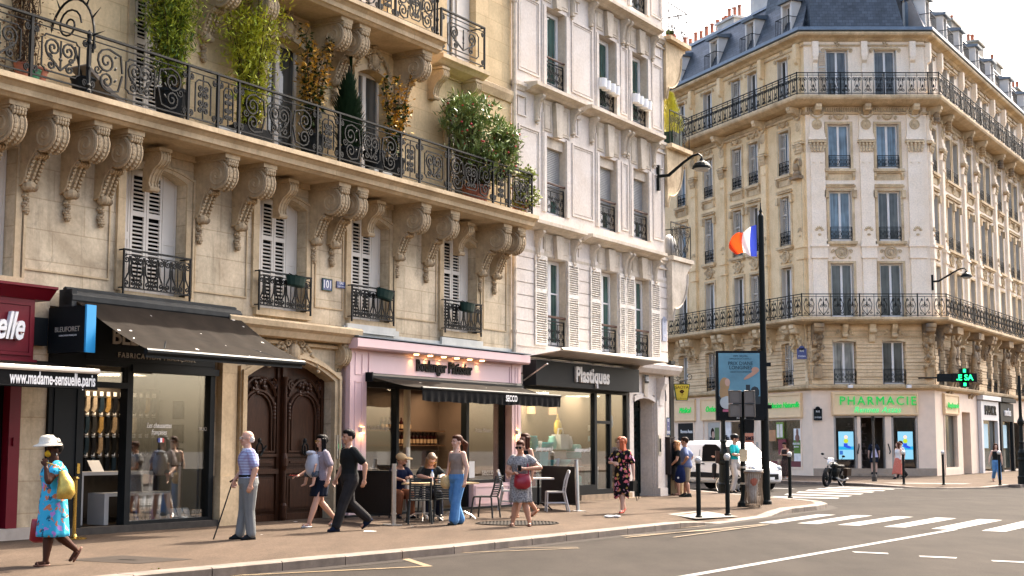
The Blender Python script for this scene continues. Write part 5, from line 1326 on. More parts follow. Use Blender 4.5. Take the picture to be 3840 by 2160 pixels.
# goods in the sock shop
cols = [(.015, .015, .018), (.20, .14, .08), (.22, .13, .03), (.02, .04, .06), (.01, .01, .01), (.01, .012, .016), (.04, .04, .04), (.22, .18, .13)]
def sock(mt):
    m = F(); m.box(-.035, .035, -.005, .01, .15, .24); a = thing('hanging_socks', 'folded socks with a paper tab hanging in rows behind the shop glass', 'socks', (0, 0, 0), FA.rz, 'socks hanging in the shop window'); m.build('tab', mLet, a)
    m = F(); m.prism([(-.04, .16), (.045, .16), (.045, -.06), (-.02, -.16), (-.07, -.12), (-.04, -.04)], 1, 0, .03); m.build('sock', mt, a); return a
protos = []
k = 0
for r, z in enumerate((2.42, 2.04, 1.66, 1.3)):
    for i in range(18):
        u = 17.0+.165*i; w_ = -1.2
        if len(protos) < len(cols): s_ = sock(M(f'sock_fabric_{len(protos)}', cols[len(protos)], .9, 0, .3, 30)); protos.append(s_)
        else: s_ = dup(random.choice(protos), (0, 0, 0))
        s_.location = FA.P(u+.5*(w_+.0)*-.0, w_, z-.05)
bb = F(); bb.box(16.6, 20.0, -1.27, -1.25, .3, 2.7)
for z in (2.5, 2.17, 1.8, 1.42): bb.box(16.6, 20.0, -1.25, -1.17, z, z+.012)
tag(bb.build('sock_rack', M('rack_dark', (.10, .085, .07), .7, 0, .1)), 'dark wall rack holding rows of socks inside the black shop', 'display rack')
bpy.data.objects[-1] if False else None
S.objects['sock_rack'].location = FA.P(0, 0, 0); S.objects['sock_rack'].rotation_euler = (0, 0, FA.rz)
for nm, lb, u, w_, W, D, H in (('display_table', 'tall grey open display table behind the glass of the sock shop', 17.75, -.75, 1.75, .5, .92), ('display_table', 'low grey display table with model feet in the sock shop window', 18.1, -.45, 1.6, .42, .55)):
    a = fthing(FA, nm, lb, 'table', u, w_, .24); m = F(); m.box(-.1*0-.35, W-.35, -D/2, D/2, H-.06, H); m.build('top', M('light_grey_lacquer', (.45, .43, .40), .5, 0, .03), a)
    for x in (-.35, W-.45): m = F(); m.box(x, x+.1, -D/2, D/2, 0, H-.06); m.build('leg', M('light_grey_lacquer', (.45,)*3), a)
sc_ = [(.04, .05, .12), (.05, .12, .25), (.03, .03, .03), (.12, .06, .2), (.5, .5, .5)]
for i in range(5):
    a = fthing(FA, 'model_foot', ['white model foot in a striped red and navy sock', 'white model foot in a blue and pink sock', 'white model foot in a black ankle sock', 'white model foot in a purple sock', 'bare white model foot at the right end of the row'][i], 'model foot', 18.35+.19*i, -.30, .26, 'model feet in the sock shop')
    m = F(); m.loft([((0, 0, .20), .03, .03), ((0, 0, .3), .035, .035), ((.0, 0, .48), .05, .05)], 8); m.build('calf', M('model_white', (.7, .68, .64), .5, 0, .03), a, smooth=True)
    m = F(); m.loft([((.06, 0, 0), .06, .03), ((.03, 0, .04), .06, .032), ((0, 0, .10), .036, .034), ((0, 0, .21), .034, .034)], 8); m.build('sock', M(f'foot_sock_{i}', sc_[i], .9, 0, .4, 25), a, smooth=True)
for i in range(3):
    a = fthing(FA, 'display_card', ['left', 'middle', 'right'][i]+' of three white cards leaning low in the corner of the sock shop window', 'card', 19.45+.17*i, -.22, .31)
    m = F(); m.add([(-.075, 0, 0), (.075, 0, 0), (.06, -.06, .16), (-.09, -.06, .16)], [(0, 1, 2, 3)]); m.build('card', mPaper, a)
for i, (z, c) in enumerate(((2.3, (.06, .08, .1)), (1.85, (.05, .05, .05)), (1.4, (.25, .24, .22)))):
    a = fthing(FA, 'framed_picture', ['upper', 'middle', 'lower'][i]+' framed dark picture on the grey panel of the sock shop', 'picture', 20.02, -.75, z); a.rotation_euler = (0, 0, FA.rz-PI/2); m = F(); m.box(-.14, .14, 0, .02, -.17, .17); m.build('frame', mBlackP, a); m = F(); m.box(-.12, .12, .02, .024, -.15, .15); m.build('print', M(f'print_{i}', c, .6, 0, .6, 14), a)
a = fthing(FA, 'tablet_stand', 'small white framed card on the tall display table', 'display card', 18.0, -.75, 1.16); m = F(); m.add([(-.14, .06, 0), (.14, .06, 0), (.12, -.06, .2), (-.16, -.06, .2)], [(0, 1, 2, 3)]); m.build('card', mPaper, a)
a = fthing(FA, 'barrier_post', 'short brass rope post on a round base behind the blue dress', 'post', 17.05, .75, .12); a.location = gp(186, 1356); m = F(); m.lathe([(.2, 0), (.2, .02), (.05, .04), (.03, .08)], n=20); m.build('base', mBrass, a); m = F(); m.lathe([(.028, .06), (.028, .95), (.05, .97), (.03, 1.0)]); m.build('pole', mBrass, a)
# ---- bakery
o = fthing(FA, 'shop_front', 'pink bakery shopfront with black raised letters', 'shopfront', 0, 0, 0)
m = F(); m.box(24.02, 24.6, .0, .26, .12, 3.68); m.box(30.62, 31.06, .0, .26, .12, 3.68); m.box(24.6, 30.62, .0, .24, 3.06, 3.68); frame_panel(m, 24.68, 30.55, 3.12, 3.62, .03, .24, .26)
for a, b in ((24.1, 24.52), (30.68, 31.0)):
    frame_panel(m, a+.08, b-.08, .3, 3.0, .025, .26, .275); frame_panel(m, a+.08, b-.08, 3.14, 3.6, .02, .26, .275)
m.prism([(0, 3.68), (.46, 3.68), (.5, 3.72), (.5, 3.90), (0, 3.93)], 0, 23.96, 31.12)
m.box(28.95, 30.62, -.1, .2, .16, .72); frame_panel(m, 29.0, 30.58, .22, .66, .03, .2, .22); m.box(24.6, 26.0, -.1, .2, .16, .55)
m.build('frame', mPink, o)
m = F(); m.box(23.96, 31.14, 0, .52, 3.93, 3.95); m.build('flashing', mZinc, o)
m = F(); m.box(23.9, 31.1, -.1, .3, .12, .17); m.build('sill', mBlackP, o)
m = F()
for a, b, z0, z1 in ((24.6, 24.7, .55, 3.06), (25.98, 26.08, .12, 3.06), (28.84, 28.96, .12, 3.06), (30.54, 30.62, .7, 3.06), (24.7, 25.98, .55, .63), (28.96, 30.54, .7, .8), (24.7, 30.6, 2.9, 3.06)): m.box(a, b, -.1, .06, z0, z1)
m.build('window_frame', mBlackP, o)
m = F(); m.box(24.7, 25.98, -.02, -.01, .63, 2.9); m.box(28.96, 30.54, -.02, -.01, .8, 2.9); m.build('window_pane', gl, o)
text('Boulanger Pâtissier', .36, (27.6, .262, 3.43), None, M('sign_black', (.006, .006, .006), .6, 0, 0, spec=.1), 'sign_lettering', .015, bold=.01, parent=o, xs=.84)
text('Artisan Boulanger', .14, (25.4, -.004, 2.02), None, mLetG, 'window_lettering', .001, parent=o, xs=.8)
text('Artisan Pâtissier', .14, (29.7, -.004, 2.0), None, mLetG, 'window_lettering', .001, parent=o, xs=.8)
text('secco', .26, (29.9, -.004, .98), None, mLetG, 'window_lettering', .001, parent=o, xs=.9)
m = F(); m.box(29.05, 29.3, -.006, -.002, .85, 1.25); m.build('poster', mPaper, o)
mWarm = emis('warm_lamp', (1, .55, .2), 3)
for i in range(6):
    u = 26.25+.55*i; m = F(); m.lathe([(.06, 3.655), (.06, 3.678)], (u, .40, 0), 10); m.build('spot_lamp', mWarm, o)
    l = bpy.data.lights.new('sign_spot', 'SPOT'); l.energy = 2.5; l.color = (1, .55, .18); l.spot_size = math.radians(75); l.spot_blend = .8; l.shadow_soft_size = .03
    lo = bpy.data.objects.new('sign_spot', l); S.collection.objects.link(lo); lo.location = FA.P(u, .33, 3.66)
    lo.rotation_euler = (Vector((FA.n[0]*.25, FA.n[1]*.25, 1))).to_track_quat('Z', 'Y').to_euler()
for u in (24.42, 30.85):
    m = F(); m.box(u-.06, u+.06, .26, .33, 1.9, 2.02); wl = m.build('wall_lamp', mWhite, o); m = F(); m.box(u-.045, u+.045, .27, .32, 1.885, 1.898); m.box(u-.045, u+.045, .27, .32, 2.022, 2.03); m.build('bulb', mWarm, wl)
    l = bpy.data.lights.new('wall_light', 'POINT'); l.energy = .7; l.color = (1, .5, .18); l.shadow_soft_size = .02; lo = bpy.data.objects.new('wall_light', l); S.collection.objects.link(lo); lo.location = FA.P(u, .36, 1.84)
room(o, 24.5, 30.7, .14, 3.06, 1.9, M('brown_wall', (.13, .085, .055), .8, 0, .1, 2), M('dark_tile', (.10, .08, .06), .5, 0, .1), w0=-.12)
m = F(); m.box(26.6, 29.9, -1.6, -1.1, .14, 1.05); m.build('counter', M('counter_cream', (.42, .36, .27), .6, 0, .05), o)
m = F(); m.box(26.7, 29.8, -1.12, -1.11, 1.05, 1.5); m.box(26.7, 29.8, -1.4, -1.11, 1.5, 1.51); m.build('counter_glass', gl, o)
m = F()
for z in (1.62, 1.98): m.box(26.6, 30.6, -2.0, -1.75, z, z+.03)
m.box(24.8, 25.9, -1.0, -.8, 1.9, 1.92); m.box(24.8, 25.9, -1.0, -.8, 2.2, 2.22); m.build('shelf', wood('shelf_wood', (.10, .05, .025), (.2, .11, .06)), o)
a = fthing(FA, 'column', 'round cream column with a steel lower half inside the bakery opening', 'column', 26.95, -.35, .14)
m = F(); m.lathe([(.08, 1.45), (.08, 2.9)]); m.build('shaft', M('cream_column', (.50, .43, .31), .6, 0, .05), a); m = F(); m.lathe([(.085, 0), (.085, 1.45)]); m.build('steel_sleeve', mChrome, a)
bt = F(); bt.lathe([(.045, 0), (.045, .2), (.018, .25), (.018, .31)], n=8); b_ = fthing(FA, 'bottle', 'dark bottle standing on the back shelf of the bakery', 'bottle', 28.0, -1.85, 2.01, 'bottles on the bakery shelves'); bt.build('glass', M('dark_bottle', (.06, .012, .01), .2, 0, .1), b_)
bt = F(); bt.box(-.046, .046, .01, .047, .04, .14); bt.build('label', M('bottle_label', (.45, .28, .14), .7, 0, .05), b_)
for i in range(1, 20):
    z = 2.01 if i < 8 else 1.65; dup(b_, FA.P(28.0+.16*(i % 8 if i < 8 else i-8)+(.5 if i >= 8 else 0), -1.85, z))
fill_area(FA, 28.2, -.9, 2.95, 1.4, 9); fill_area(FA, 29.8, -1.2, 2.95, 1, 6); fill_area(FA, 25.3, -1.2, 2.95, 1, 6)
m = F()
for w_ in (-.9, -1.15): m.box(24.9, 25.6, w_, w_+.03, 2.75, 2.77)
m.build('ceiling_tube', emis('warm_tube', (1, .65, .3), 1), o)
m = F(); m.lathe([(.16, 1.62), (.14, 1.7), (.03, 1.82), (.01, 2.9)], (25.35, -.8, 0), 12); m.build('pendant_lamp', mBlackP, o)
aw = fthing(FA, 'awning', 'black awning with a drooping valance stretched out over the pink bakery', 'awning', 24.55, .25, 3.1)
m = awning_fabric(.05, 6.35, .12, .0, 1.5, -.26, .04, bays=5, bayd=.05, ub=(0, 5.9)); m.build('fabric', mAwn, aw, smooth=True)
m = F(); m.tube([(0, .1, .0), (6.35, .1, .0)], .09, 10); m.box(0, .03, -.05, .2, -.1, .1); m.build('cassette', mBlackP, aw)
m = F(); m.tube([(0, 1.5, -.27), (5.9, 1.5, -.27)], .035, 8); m.build('front_bar', mBlackP, aw)
m = F(); nu = 160; vs = []
for j in range(4):
    for i in range(nu+1):
        u = 5.9*i/nu; vs.append((u, 1.51+.012*math.sin(i*.9)*j*.5, -.28-.25*j/3-(.02*abs(math.sin(i*.12)) if j == 3 else 0)))
m.add(vs, [(j*(nu+1)+i, j*(nu+1)+i+1, (j+1)*(nu+1)+i+1, (j+1)*(nu+1)+i) for j in range(3) for i in range(nu)]); m.build('valance', mVal, aw, smooth=True)
m = F()
m.build('arm', mBlackP, aw) if False else None
for u in (.7, 5.0): k_ = F(); k_.tube([(u, .05, -.1), (u+.6, .7, -.2), (u+.1, 1.45, -.25)], .028, 6); k_.build('folding_arm', mBlackP, aw)
text('SECCO', .2, (3.55, 1.54, -.40), None, mLet, 'valance_lettering', .002, parent=aw, bold=.004, xs=.8)
# ---- plastics shop
o = fthing(FA, 'shop_front', 'charcoal shopfront with pale raised letters and glass canopy', 'shopfront', 0, 0, 0)
m = F(); m.box(31.55, 37.5, .02, .42, 3.18, 3.84); m.build('fascia', mGreyP, o)
m = F()
for a, b, z0, z1 in ((31.15, 31.25, .12, 3.9), (35.42, 35.56, .12, 3.2), (36.34, 36.44, .12, 3.2), (37.4, 37.52, .12, 3.2), (31.25, 35.42, .12, .55), (35.56, 36.34, .12, .42), (36.44, 37.4, .12, .42), (35.56, 36.34, 2.25, 2.33), (31.2, 37.5, 3.1, 3.2)): m.box(a, b, -.1, .05, z0, z1)
m.build('frame', mBlackP, o)
m = F(); m.box(31.25, 35.42, -.02, -.01, .55, 3.1); m.box(35.56, 36.34, -.02, -.01, .42, 2.25); m.box(35.56, 36.34, -.02, -.01, 2.33, 3.1); m.box(36.44, 37.4, -.02, -.01, .42, 3.1); m.build('window_pane', gl, o)
m = F(); m.box(31.1, 38, -.1, .2, .1, .135); m.box(34.5, 37.6, .0, .12, .135, .28); m.build('sill', M('sill_ochre', (.30, .22, .14), .9, 0, .25, 5, .4), o)
text('Plastiques', .56, (34.55, .43, 3.52), None, M('letter_pale', (.6, .58, .55), .5, 0, .05), 'sign_lettering', .05, bold=.018, parent=o, xs=.88)
m = F()
for k in range(6): u = 31.7+1.18*k; m.tube([(u, .05, 3.92), (u+.15, 1.15, 4.08)], .018, 5)
m.tube([(31.6, 1.15, 4.08), (37.85, 1.15, 4.08)], .045, 8); m.tube([(31.5, .06, 3.92), (37.7, .06, 3.92)], .03, 6); m.tube([(31.3, .9, 3.7), (31.45, .1, 3.3)], .02, 5)
cn = m.build('canopy_frame', mChrome, o); m = F(); m.add([(31.6, .08, 3.93), (37.7, .08, 3.93), (37.85, 1.15, 4.06), (31.7, 1.15, 4.06)], [(0, 1, 2, 3)]); m.build('canopy_glass', M('frosted_glass', (.42, .40, .37), .4, 0, .1, 3), cn)
text('plastiques-paris.fr', .16, (32.7, -.004, 1.55), None, mLet, 'window_lettering', .001, shear=.4, parent=o, xs=.8); text('plastiques-paris.fr', .16, (34.8, -.004, 1.52), None, mLet, 'window_lettering', .001, shear=.4, parent=o, xs=.8)
room(o, 31.1, 37.5, .14, 3.15, 1.0, M('shop_reflect_brown', (.17, .125, .085), .8, 0, .08, 2), M('shop_floor_pale', (.4, .37, .32), .5, 0, .05), w0=-.12)  # brown wall tone stands in for reflections in the shop glass
m = F()
for z in (.56, 1.05, 1.52): m.box(31.3, 35.2, -.75, -.2, z, z+.015)
m.build('glass_shelf', M('shelf_glass', (.35, .45, .45), .2, 0, .05), o)
fill_area(FA, 33.2, -.6, 3.05, .8, 26, (1, .85, .65)); fill_area(FA, 36.3, -.8, 3.05, 1, 14, (1, .85, .65))
m = F(); m.lathe([(.12, 2.5), (.10, 2.85), (.02, 2.9)], (33.7, -1.0, 0), 12); m.lathe([(.12, 2.5), (.10, 2.85), (.02, 2.9)], (34.9, -1.0, 0), 12); m.build('hanging_shade', emis('shade_glow', (1, .6, .3), .35), o)
cc = {'teal': (.02, .33, .38), 'white': (.62, .60, .56), 'blue': (.02, .18, .42), 'mint': (.25, .55, .47), 'yellow': (.6, .42, .05), 'green': (.03, .2, .1), 'wine': (.25, .02, .04)}
cm = {k: M('plastic_'+k, v, .35, 0, .08, 3) for k, v in cc.items()}
def jug(m, s=1): m.lathe([(.05*s, 0), (.075*s, .03*s), (.085*s, .12*s), (.06*s, .2*s), (.065*s, .23*s)], n=10); m.tube([(.07*s, 0, .19*s), (.13*s, 0, .16*s), (.08*s, 0, .06*s)], .01*s, 5)
def bowl(m, s=1): m.lathe([(.06*s, 0), (.12*s, .06*s), (.15*s, .12*s), (.14*s, .12*s), (.05*s, .02*s)], n=14)
def cup(m, s=1): m.lathe([(.035*s, 0), (.05*s, .14*s), (.045*s, .14*s), (.03*s, .01*s)], n=10)
def basket(m, s=1):
    m.prism([(-.13*s, 0), (.13*s, 0), (.16*s, .26*s), (-.16*s, .26*s)], 1, -.09*s, .09*s); m.tube([(-.1*s, 0, .26*s), (-.07*s, 0, .36*s), (.07*s, 0, .36*s), (.1*s, 0, .26*s)], .012*s, 5)
kinds = [('jug', jug), ('bowl', bowl), ('cup', cup), ('basket', basket)]
wh = ['on the top glass shelf', 'on the middle glass shelf', 'on the bottom glass shelf']
plan = [(31.5, 2, 'basket', 'teal'), (31.9, 2, 'jug', 'white'), (32.25, 2, 'cup', 'green'), (32.5, 2, 'jug', 'teal'), (32.8, 2, 'cup', 'white'), (33.15, 2, 'bowl', 'teal'), (33.5, 2, 'jug', 'mint'), (33.95, 2, 'basket', 'white'), (34.4, 2, 'jug', 'white'),
 (31.45, 1, 'bowl', 'blue'), (31.9, 1, 'bowl', 'teal'), (32.35, 1, 'bowl', 'blue'), (32.8, 1, 'basket', 'teal'), (33.3, 1, 'bowl', 'teal'), (33.75, 1, 'cup', 'blue'), (34.1, 1, 'bowl', 'mint'), (34.5, 1, 'bowl', 'white'),
 (31.5, 0, 'cup', 'white'), (31.8, 0, 'cup', 'blue'), (32.15, 0, 'basket', 'wine'), (32.6, 0, 'jug', 'white'), (33.0, 0, 'cup', 'teal'), (33.35, 0, 'bowl', 'teal'), (33.75, 0, 'bowl', 'white'), (34.3, 0, 'bowl', 'mint')]
zz = [.577, 1.067, 1.537]; prev = {}
for i, (u, r, kd, cl) in enumerate(plan):
    nb = plan[i-1] if i and plan[i-1][1] == r else None
    lb = f'{cl} plastic {kd} {wh[2-r]}' + (f' just right of the {nb[3]} {nb[2]}' if nb else ' at its left end')
    a = fthing(FA, 'plastic_'+kd, lb, kd, u+.35, -.42, zz[r], 'plastic goods on the shop shelves'); m = MB(); dict(kinds)[kd](m, 1.55); m.build('body', cm[cl], a, smooth=kd != 'basket')
for i, (z, c, n) in enumerate(((.42, 'mint', 'lowest mint'), (.86, None, 'middle brown'), (1.28, 'mint', 'top mint'))):
    a = fthing(FA, 'storage_case', f'{n} rounded case of the stack behind the right end of the window', 'case', 35.02, -.4, z); m = F()
    m.loft([((0, 0, 0), .24, .14), ((0, 0, .03), .30, .18), ((0, 0, .34), .30, .18), ((0, 0, .39), .25, .14)], 20); m.build('shell', cm['mint'] if c else M('case_brown', (.30, .18, .13), .4, 0, .05), a, smooth=True)
    m = F(); m.loft([((0, 0, .18), .303, .183), ((0, 0, .195), .303, .183)], 20); m.build('zip', mLet, a)
for i, (u, z, c, lb) in enumerate(((31.55, 2.1, 'green', 'dark green net bag hanging at the left of the plastics window'), (31.6, 1.65, 'teal', 'turquoise rucksack hanging below the net bag'), (36.7, 2.15, 'blue', 'bright blue bag hanging beside the door of number 103'), (34.3, 1.95, 'yellow', 'yellow handled case high in the plastics window'))):
    a = fthing(FA, 'hanging_bag', lb, 'bag', u, -.15 if i != 3 else -.5, z); m = F(); m.loft([((0, 0, 0), .13, .06), ((0, 0, .08), .17, .09), ((0, 0, .3), .15, .08), ((0, 0, .38), .08, .05)], 12); m.build('body', cm[c], a, smooth=True); m = F(); m.tube([(-.07, 0, .36), (0, 0, .55), (.07, 0, .36)], .012, 5); m.build('handle', cm[c], a)
a = fthing(FA, 'storage_basket', 'tall white plastic tub standing behind the shop door glass', 'tub', 35.95, -.35, .42); m = F(); m.prism([(-.14, 0), (.16, 0), (.22, .62), (-.2, .62)], 1, -.12, .12); m.build('tub', cm['white'], a)
for i in range(6):
    a = fthing(FA, 'boxed_item', f'small picture box in the {["top","second","third"][i//2] if i<4 else "low"} row {["left","right"][i%2] if i<4 else ["floor","upper"][i-4]} side behind the narrow shop door', 'box', 35.8+.22*(i % 2), -.3, 2.05-.3*(i//2) if i < 4 else .44+.2*(i-4)); m = F(); m.box(-.08, .08, -.03, .03, 0, .16); m.build('carton', M(f'carton_{i%3}', [(.5, .45, .4), (.3, .22, .15), (.2, .3, .35)][i % 3], .7, 0, .5, 20), a)
# ============================================================ plants on the balconies
def leaves(m, pts, size, droop=.3, wid=.22, rnd=None):
    rnd = rnd or random
    for p in pts:
        s = size*rnd.uniform(.6, 1.35); a = rnd.uniform(0, 2*PI); el = rnd.uniform(-.9, .9)-droop
        d = Vector((math.cos(a)*math.cos(el), math.sin(a)*math.cos(el), math.sin(el))); q = d.cross(Vector((rnd.uniform(-.4, .4), rnd.uniform(-.4, .4), 1))).normalized()*s*wid
        c = Vector(p); m.add([tuple(c), tuple(c+d*s*.45+q), tuple(c+d*s), tuple(c+d*s*.45-q)], [(0, 1, 2, 3)])
def potted(name, label, u, w_, z, pot, stems, leafsets, cat='plant', group=None):
    o = fthing(FA, name, label, cat, u, w_, z, group)
    if pot: m = F(); pot[0](m); m.build('pot', pot[1], o)
    if stems: m = F(); stems(m); m.build('stem', mStem, o)
    for nm, fn, mt in leafsets: m = F(); fn(m); m.build(nm, mt, o, recalc=False)
    return o
def roundpot(r, h): return lambda m: m.lathe([(r*.75, 0), (r, h*.9), (r*1.08, h*.9), (r*1.08, h), (r*.9, h), (r*.85, h*.85)], n=16)
def bamboo(seed, H, R, n, y0, lean=0, top=1.0):
    rnd = random.Random(seed); canes = []
    for i in range(n):
        a = rnd.uniform(0, 2*PI); r = rnd.uniform(.02, .16); h = H*rnd.uniform(.6, 1); sp = rnd.uniform(.2, 1)*R
        b = (r*math.cos(a), r*math.sin(a)*.6, y0); t = (sp*math.cos(a)+lean, sp*math.sin(a)*.5, y0+h)
        canes.append([b, ((b[0]+t[0])/2-(t[0]-b[0])*.15, (b[1]+t[1])/2, y0+h*.55), t])
    def st(m):
        for c in canes: m.tube(c, [.012, .009, .004], 4)
    def lf(m, dens, lo, sz):
        pts = []
        for c in canes:
            for k in range(dens):
                t = lo+(1-lo)*rnd.random()**.8
                p = Vector(c[0]).lerp(Vector(c[1]), min(1, t*2)) if t < .5 else Vector(c[1]).lerp(Vector(c[2]), t*2-1)
                ang = rnd.uniform(0, 2*PI); rr = rnd.uniform(.02, .40)*(.45+.8*t); q = p+Vector((rr*math.cos(ang), rr*math.sin(ang)*.7, rnd.uniform(-.08, .08)))
                for j in range(3): pts.append(q+Vector((rnd.uniform(-.03, .03),)*3))
        leaves(m, pts, sz, -.15, .11, rnd)
    return st, lf
st, lf = bamboo(3, 2.7, .62, 34, .35)
potted('bamboo', 'tall dense green bamboo in a black pot left of the yellow one', 18.35, .5, 7.4, (roundpot(.30, .62), mPotD), st, [('foliage', lambda m: lf(m, 46, .22, .13), mLeaf1), ('foliage', lambda m: lf(m, 32, .18, .12), mLeafDk)], group=None)
st2, lf2 = bamboo(9, 3.1, .8, 30, .2, .1)
potted('bamboo', 'airy yellow green bamboo spreading over the middle of the long balcony', 20.4, .55, 7.4, (lambda m: m.box(-.45, .45, -.18, .18, 0, .32), mPotD), st2, [('foliage', lambda m: lf2(m, 40, .05, .15), M("bamboo_leaf_yellow", (.50, .50, .05), .5, 0, .35, 2)), ('foliage', lambda m: lf2(m, 18, .05, .14), mLeaf1)])
def twiggy(seed, H, R, n, y0):
    rnd = random.Random(seed); br = []
    for i in range(n):
        a = rnd.uniform(0, 2*PI); sp = rnd.uniform(.15, 1)*R; h = H*rnd.uniform(.55, 1)
        p0 = Vector((0, 0, y0)); p1 = Vector((sp*.35*math.cos(a), sp*.2*math.sin(a), y0+h*.45)); p2 = Vector((sp*math.cos(a), sp*.5*math.sin(a), y0+h)); br.append((p0, p1, p2))
    def st(m):
        for b in br:
            m.tube(b, [.014, .009, .004], 4)
            for k in range(3):
                q = b[1].lerp(b[2], rnd.random()); m.tube([q, q+Vector((rnd.uniform(-.2, .2), rnd.uniform(-.1, .1), rnd.uniform(.05, .25)))], [.006, .003], 4)
    def lf(m, per, lo, sz, wid=.3):
        pts = []
        for b in br:
            for k in range(per):
                t = rnd.uniform(lo, 1.0); p = b[0].lerp(b[1], t*2) if t < .5 else b[1].lerp(b[2], t*2-1)
                c = p+Vector((rnd.gauss(0, .08), rnd.gauss(0, .06), rnd.gauss(0, .06)))
                for j in range(5): pts.append(c+Vector((rnd.gauss(0, .03), rnd.gauss(0, .03), rnd.gauss(0, .03))))
        leaves(m, pts, sz, .1, wid, rnd)
    return st, lf
for sd, u, H, lb, nn in ((11, 22.35, 2.5, 'leafy shrub with orange young leaves left of the dark cypress', 16), (12, 25.15, 2.35, 'leafy shrub with orange young leaves right of the dark cypress', 14)):
    s_, l_ = twiggy(sd, H, .55, nn, .3)
    potted('orange_shrub', lb, u, .5, 7.4, (roundpot(.26, .55), mPotD), s_, [('foliage', (lambda l_: lambda m: l_(m, 9, .6, .10))(l_), mLeafO), ('foliage', (lambda l_: lambda m: l_(m, 10, .25, .10))(l_), mLeafG)], group='orange leaved shrubs on the long balcony')
def cyp(m):
    rnd = random.Random(5); pts = []
    for k in range(3600):
        t = rnd.random(); r = (.24*math.sin(PI*min(1, t*1.15+.12))**.7)*(1-.5*t)*rnd.uniform(.55, 1.2)*(1+.35*math.sin(t*23+3*math.sin(k*.7))); a = rnd.uniform(0, 2*PI); pts.append((r*math.cos(a)+.05*math.sin(t*9), r*math.sin(a), .3+2.25*t))
    for p in pts:
        c = Vector(p); s = rnd.uniform(.07, .15); q = Vector((p[0], p[1], .12)).normalized()*s; h = Vector((-p[1], p[0], 0)).normalized()*s*.25; m.add([tuple(c-h), tuple(c+h), tuple(c+q*1.1+Vector((0, 0, s)))], [(0, 1, 2)])
potted('cypress', 'narrow dark green cypress between two orange shrubs on the long balcony', 23.55, .5, 7.4, (roundpot(.26, .5), mPotD), lambda m: m.tube([(0, 0, .2), (0, 0, 2.3)], .03, 5), [('foliage', cyp, mLeafC)])
def bush(seed, cs, n, sz, wid, flowers=0):
    rnd = random.Random(seed); P = []
    for k in range(n):
        c, r = rnd.choice(cs); v = Vector((rnd.gauss(0, 1), rnd.gauss(0, 1), rnd.gauss(0, 1))).normalized()*(rnd.uniform(.55, 1.08))
        P.append(Vector(c)+Vector((v.x*r[0], v.y*r[1], v.z*r[2])))
    def lf(m, frac=(0, 1)):
        q = P[int(frac[0]*n):int(frac[1]*n)]; pp = [p+Vector((rnd.gauss(0, .02),)*3) for p in q for j in range(6)]; leaves(m, pp, sz, -.35, wid, rnd)
    return lf, P
lfo, P_ = bush(21, [((-.3, 0, 1.5), (.75, .5, .6)), ((.4, .1, 1.6), (.8, .55, .6)), ((0, 0, 2.2), (.85, .45, .45)), ((.9, .1, 1.2), (.6, .5, .5)), ((-.75, 0, 2.0), (.5, .4, .55)), ((.2, .1, .9), (.8, .45, .4)), ((1.15, .1, 1.75), (.45, .35, .4))], 1350, .17, .13)
def ost(m):
    rnd = random.Random(4)
    for p in P_[::16]: m.tube([(rnd.uniform(-.1, .1), 0, .3), (p.x*.5, p.y*.5, .75), tuple(p)], [.018, .012, .004], 4)
def ofl(m):
    rnd = random.Random(8)
    for p in P_[::14]: m.ell(tuple(p+Vector((0, .05, .05))), (.03, .03, .025), 5, 4)
potted('oleander', 'big round oleander bush with small red flowers at the right end of the long balcony', 28.35, .62, 7.4, (roundpot(.34, .42), mPotT), ost, [('foliage', lambda m: lfo(m, (0, .55)), mLeafOl), ('foliage', lambda m: lfo(m, (.55, 1)), M("oleander_light", (.24, .30, .10), .45, 0, .35, 3)), ('flower', ofl, M('red_petals', (.55, .04, .05), .6, 0, .2, 3))])
lfr, P2 = bush(23, [((0, 0, .75), (.32, .25, .4)), ((.3, .1, .45), (.3, .25, .3)), ((.2, .1, 1.0), (.25, .2, .2)), ((-.1, .1, .3), (.3, .2, .25))], 330, .075, .38)
def rst(m):
    rnd = random.Random(2)
    for p in P2[::10]: m.tube([(0, 0, .2), tuple(p*.6), tuple(p)], [.01, .007, .003], 4)
potted('rose_bush', 'loose yellow green rose bush with pale pink blooms hanging over the balcony end', 30.2, .75, 7.4, (roundpot(.2, .3), mPotT), rst, [('foliage', lambda m: lfr(m), M("rose_leaf", (.30, .34, .07), .5, 0, .35, 3)), ('flower', lambda m: [m.ell(tuple(p), (.035, .035, .03), 6, 5) for p in P2[::17]], M('pink_petals', (.62, .33, .24), .6, 0, .2, 3))])
# dry climber at the left and small pots
def vine(m):
    rnd = random.Random(31)
    for k in range(34):
        x = rnd.uniform(-.35, .35); z = .3; pts = [(x*.4, -.3, 0)]
        while z < 2.9: pts.append((x*(.6+.4*math.sin(z*3+k))+rnd.uniform(-.07, .07), -.32+rnd.uniform(0, .12), z)); z += .28
        m.tube(pts, .008, 3)
def vl(m):
    rnd = random.Random(32); leaves(m, [(rnd.gauss(0, .22), -.25+rnd.uniform(-.1, .1), rnd.uniform(.2, 3.0)) for k in range(1500)], .06, .2, .35, rnd)
potted('dry_climber', 'brown withered climbing plant on the wall above the left end of the long balcony', 15.35, .4, 7.4, (roundpot(.22, .35), mPotT), vine, [('foliage', vl, M("dry_leaf", (.16, .085, .035), .8, 0, .35, 5))])
for (u, lb, mt, r, h) in ((16.05, 'black round planter beside the turned iron post', mPotD, .2, .3), (15.0, 'green plastic pot at the foot of the dry climber', cm['green'], .14, .2), (14.8, 'clay pot at the far left end of the long balcony', mPotT, .12, .26), (24.1, 'dark round pot between cypress and orange shrub', mPotD, .24, .5)):
    potted('plant_pot', lb, u, .78, 7.4, (roundpot(r, h), mt), None, [], 'pot')
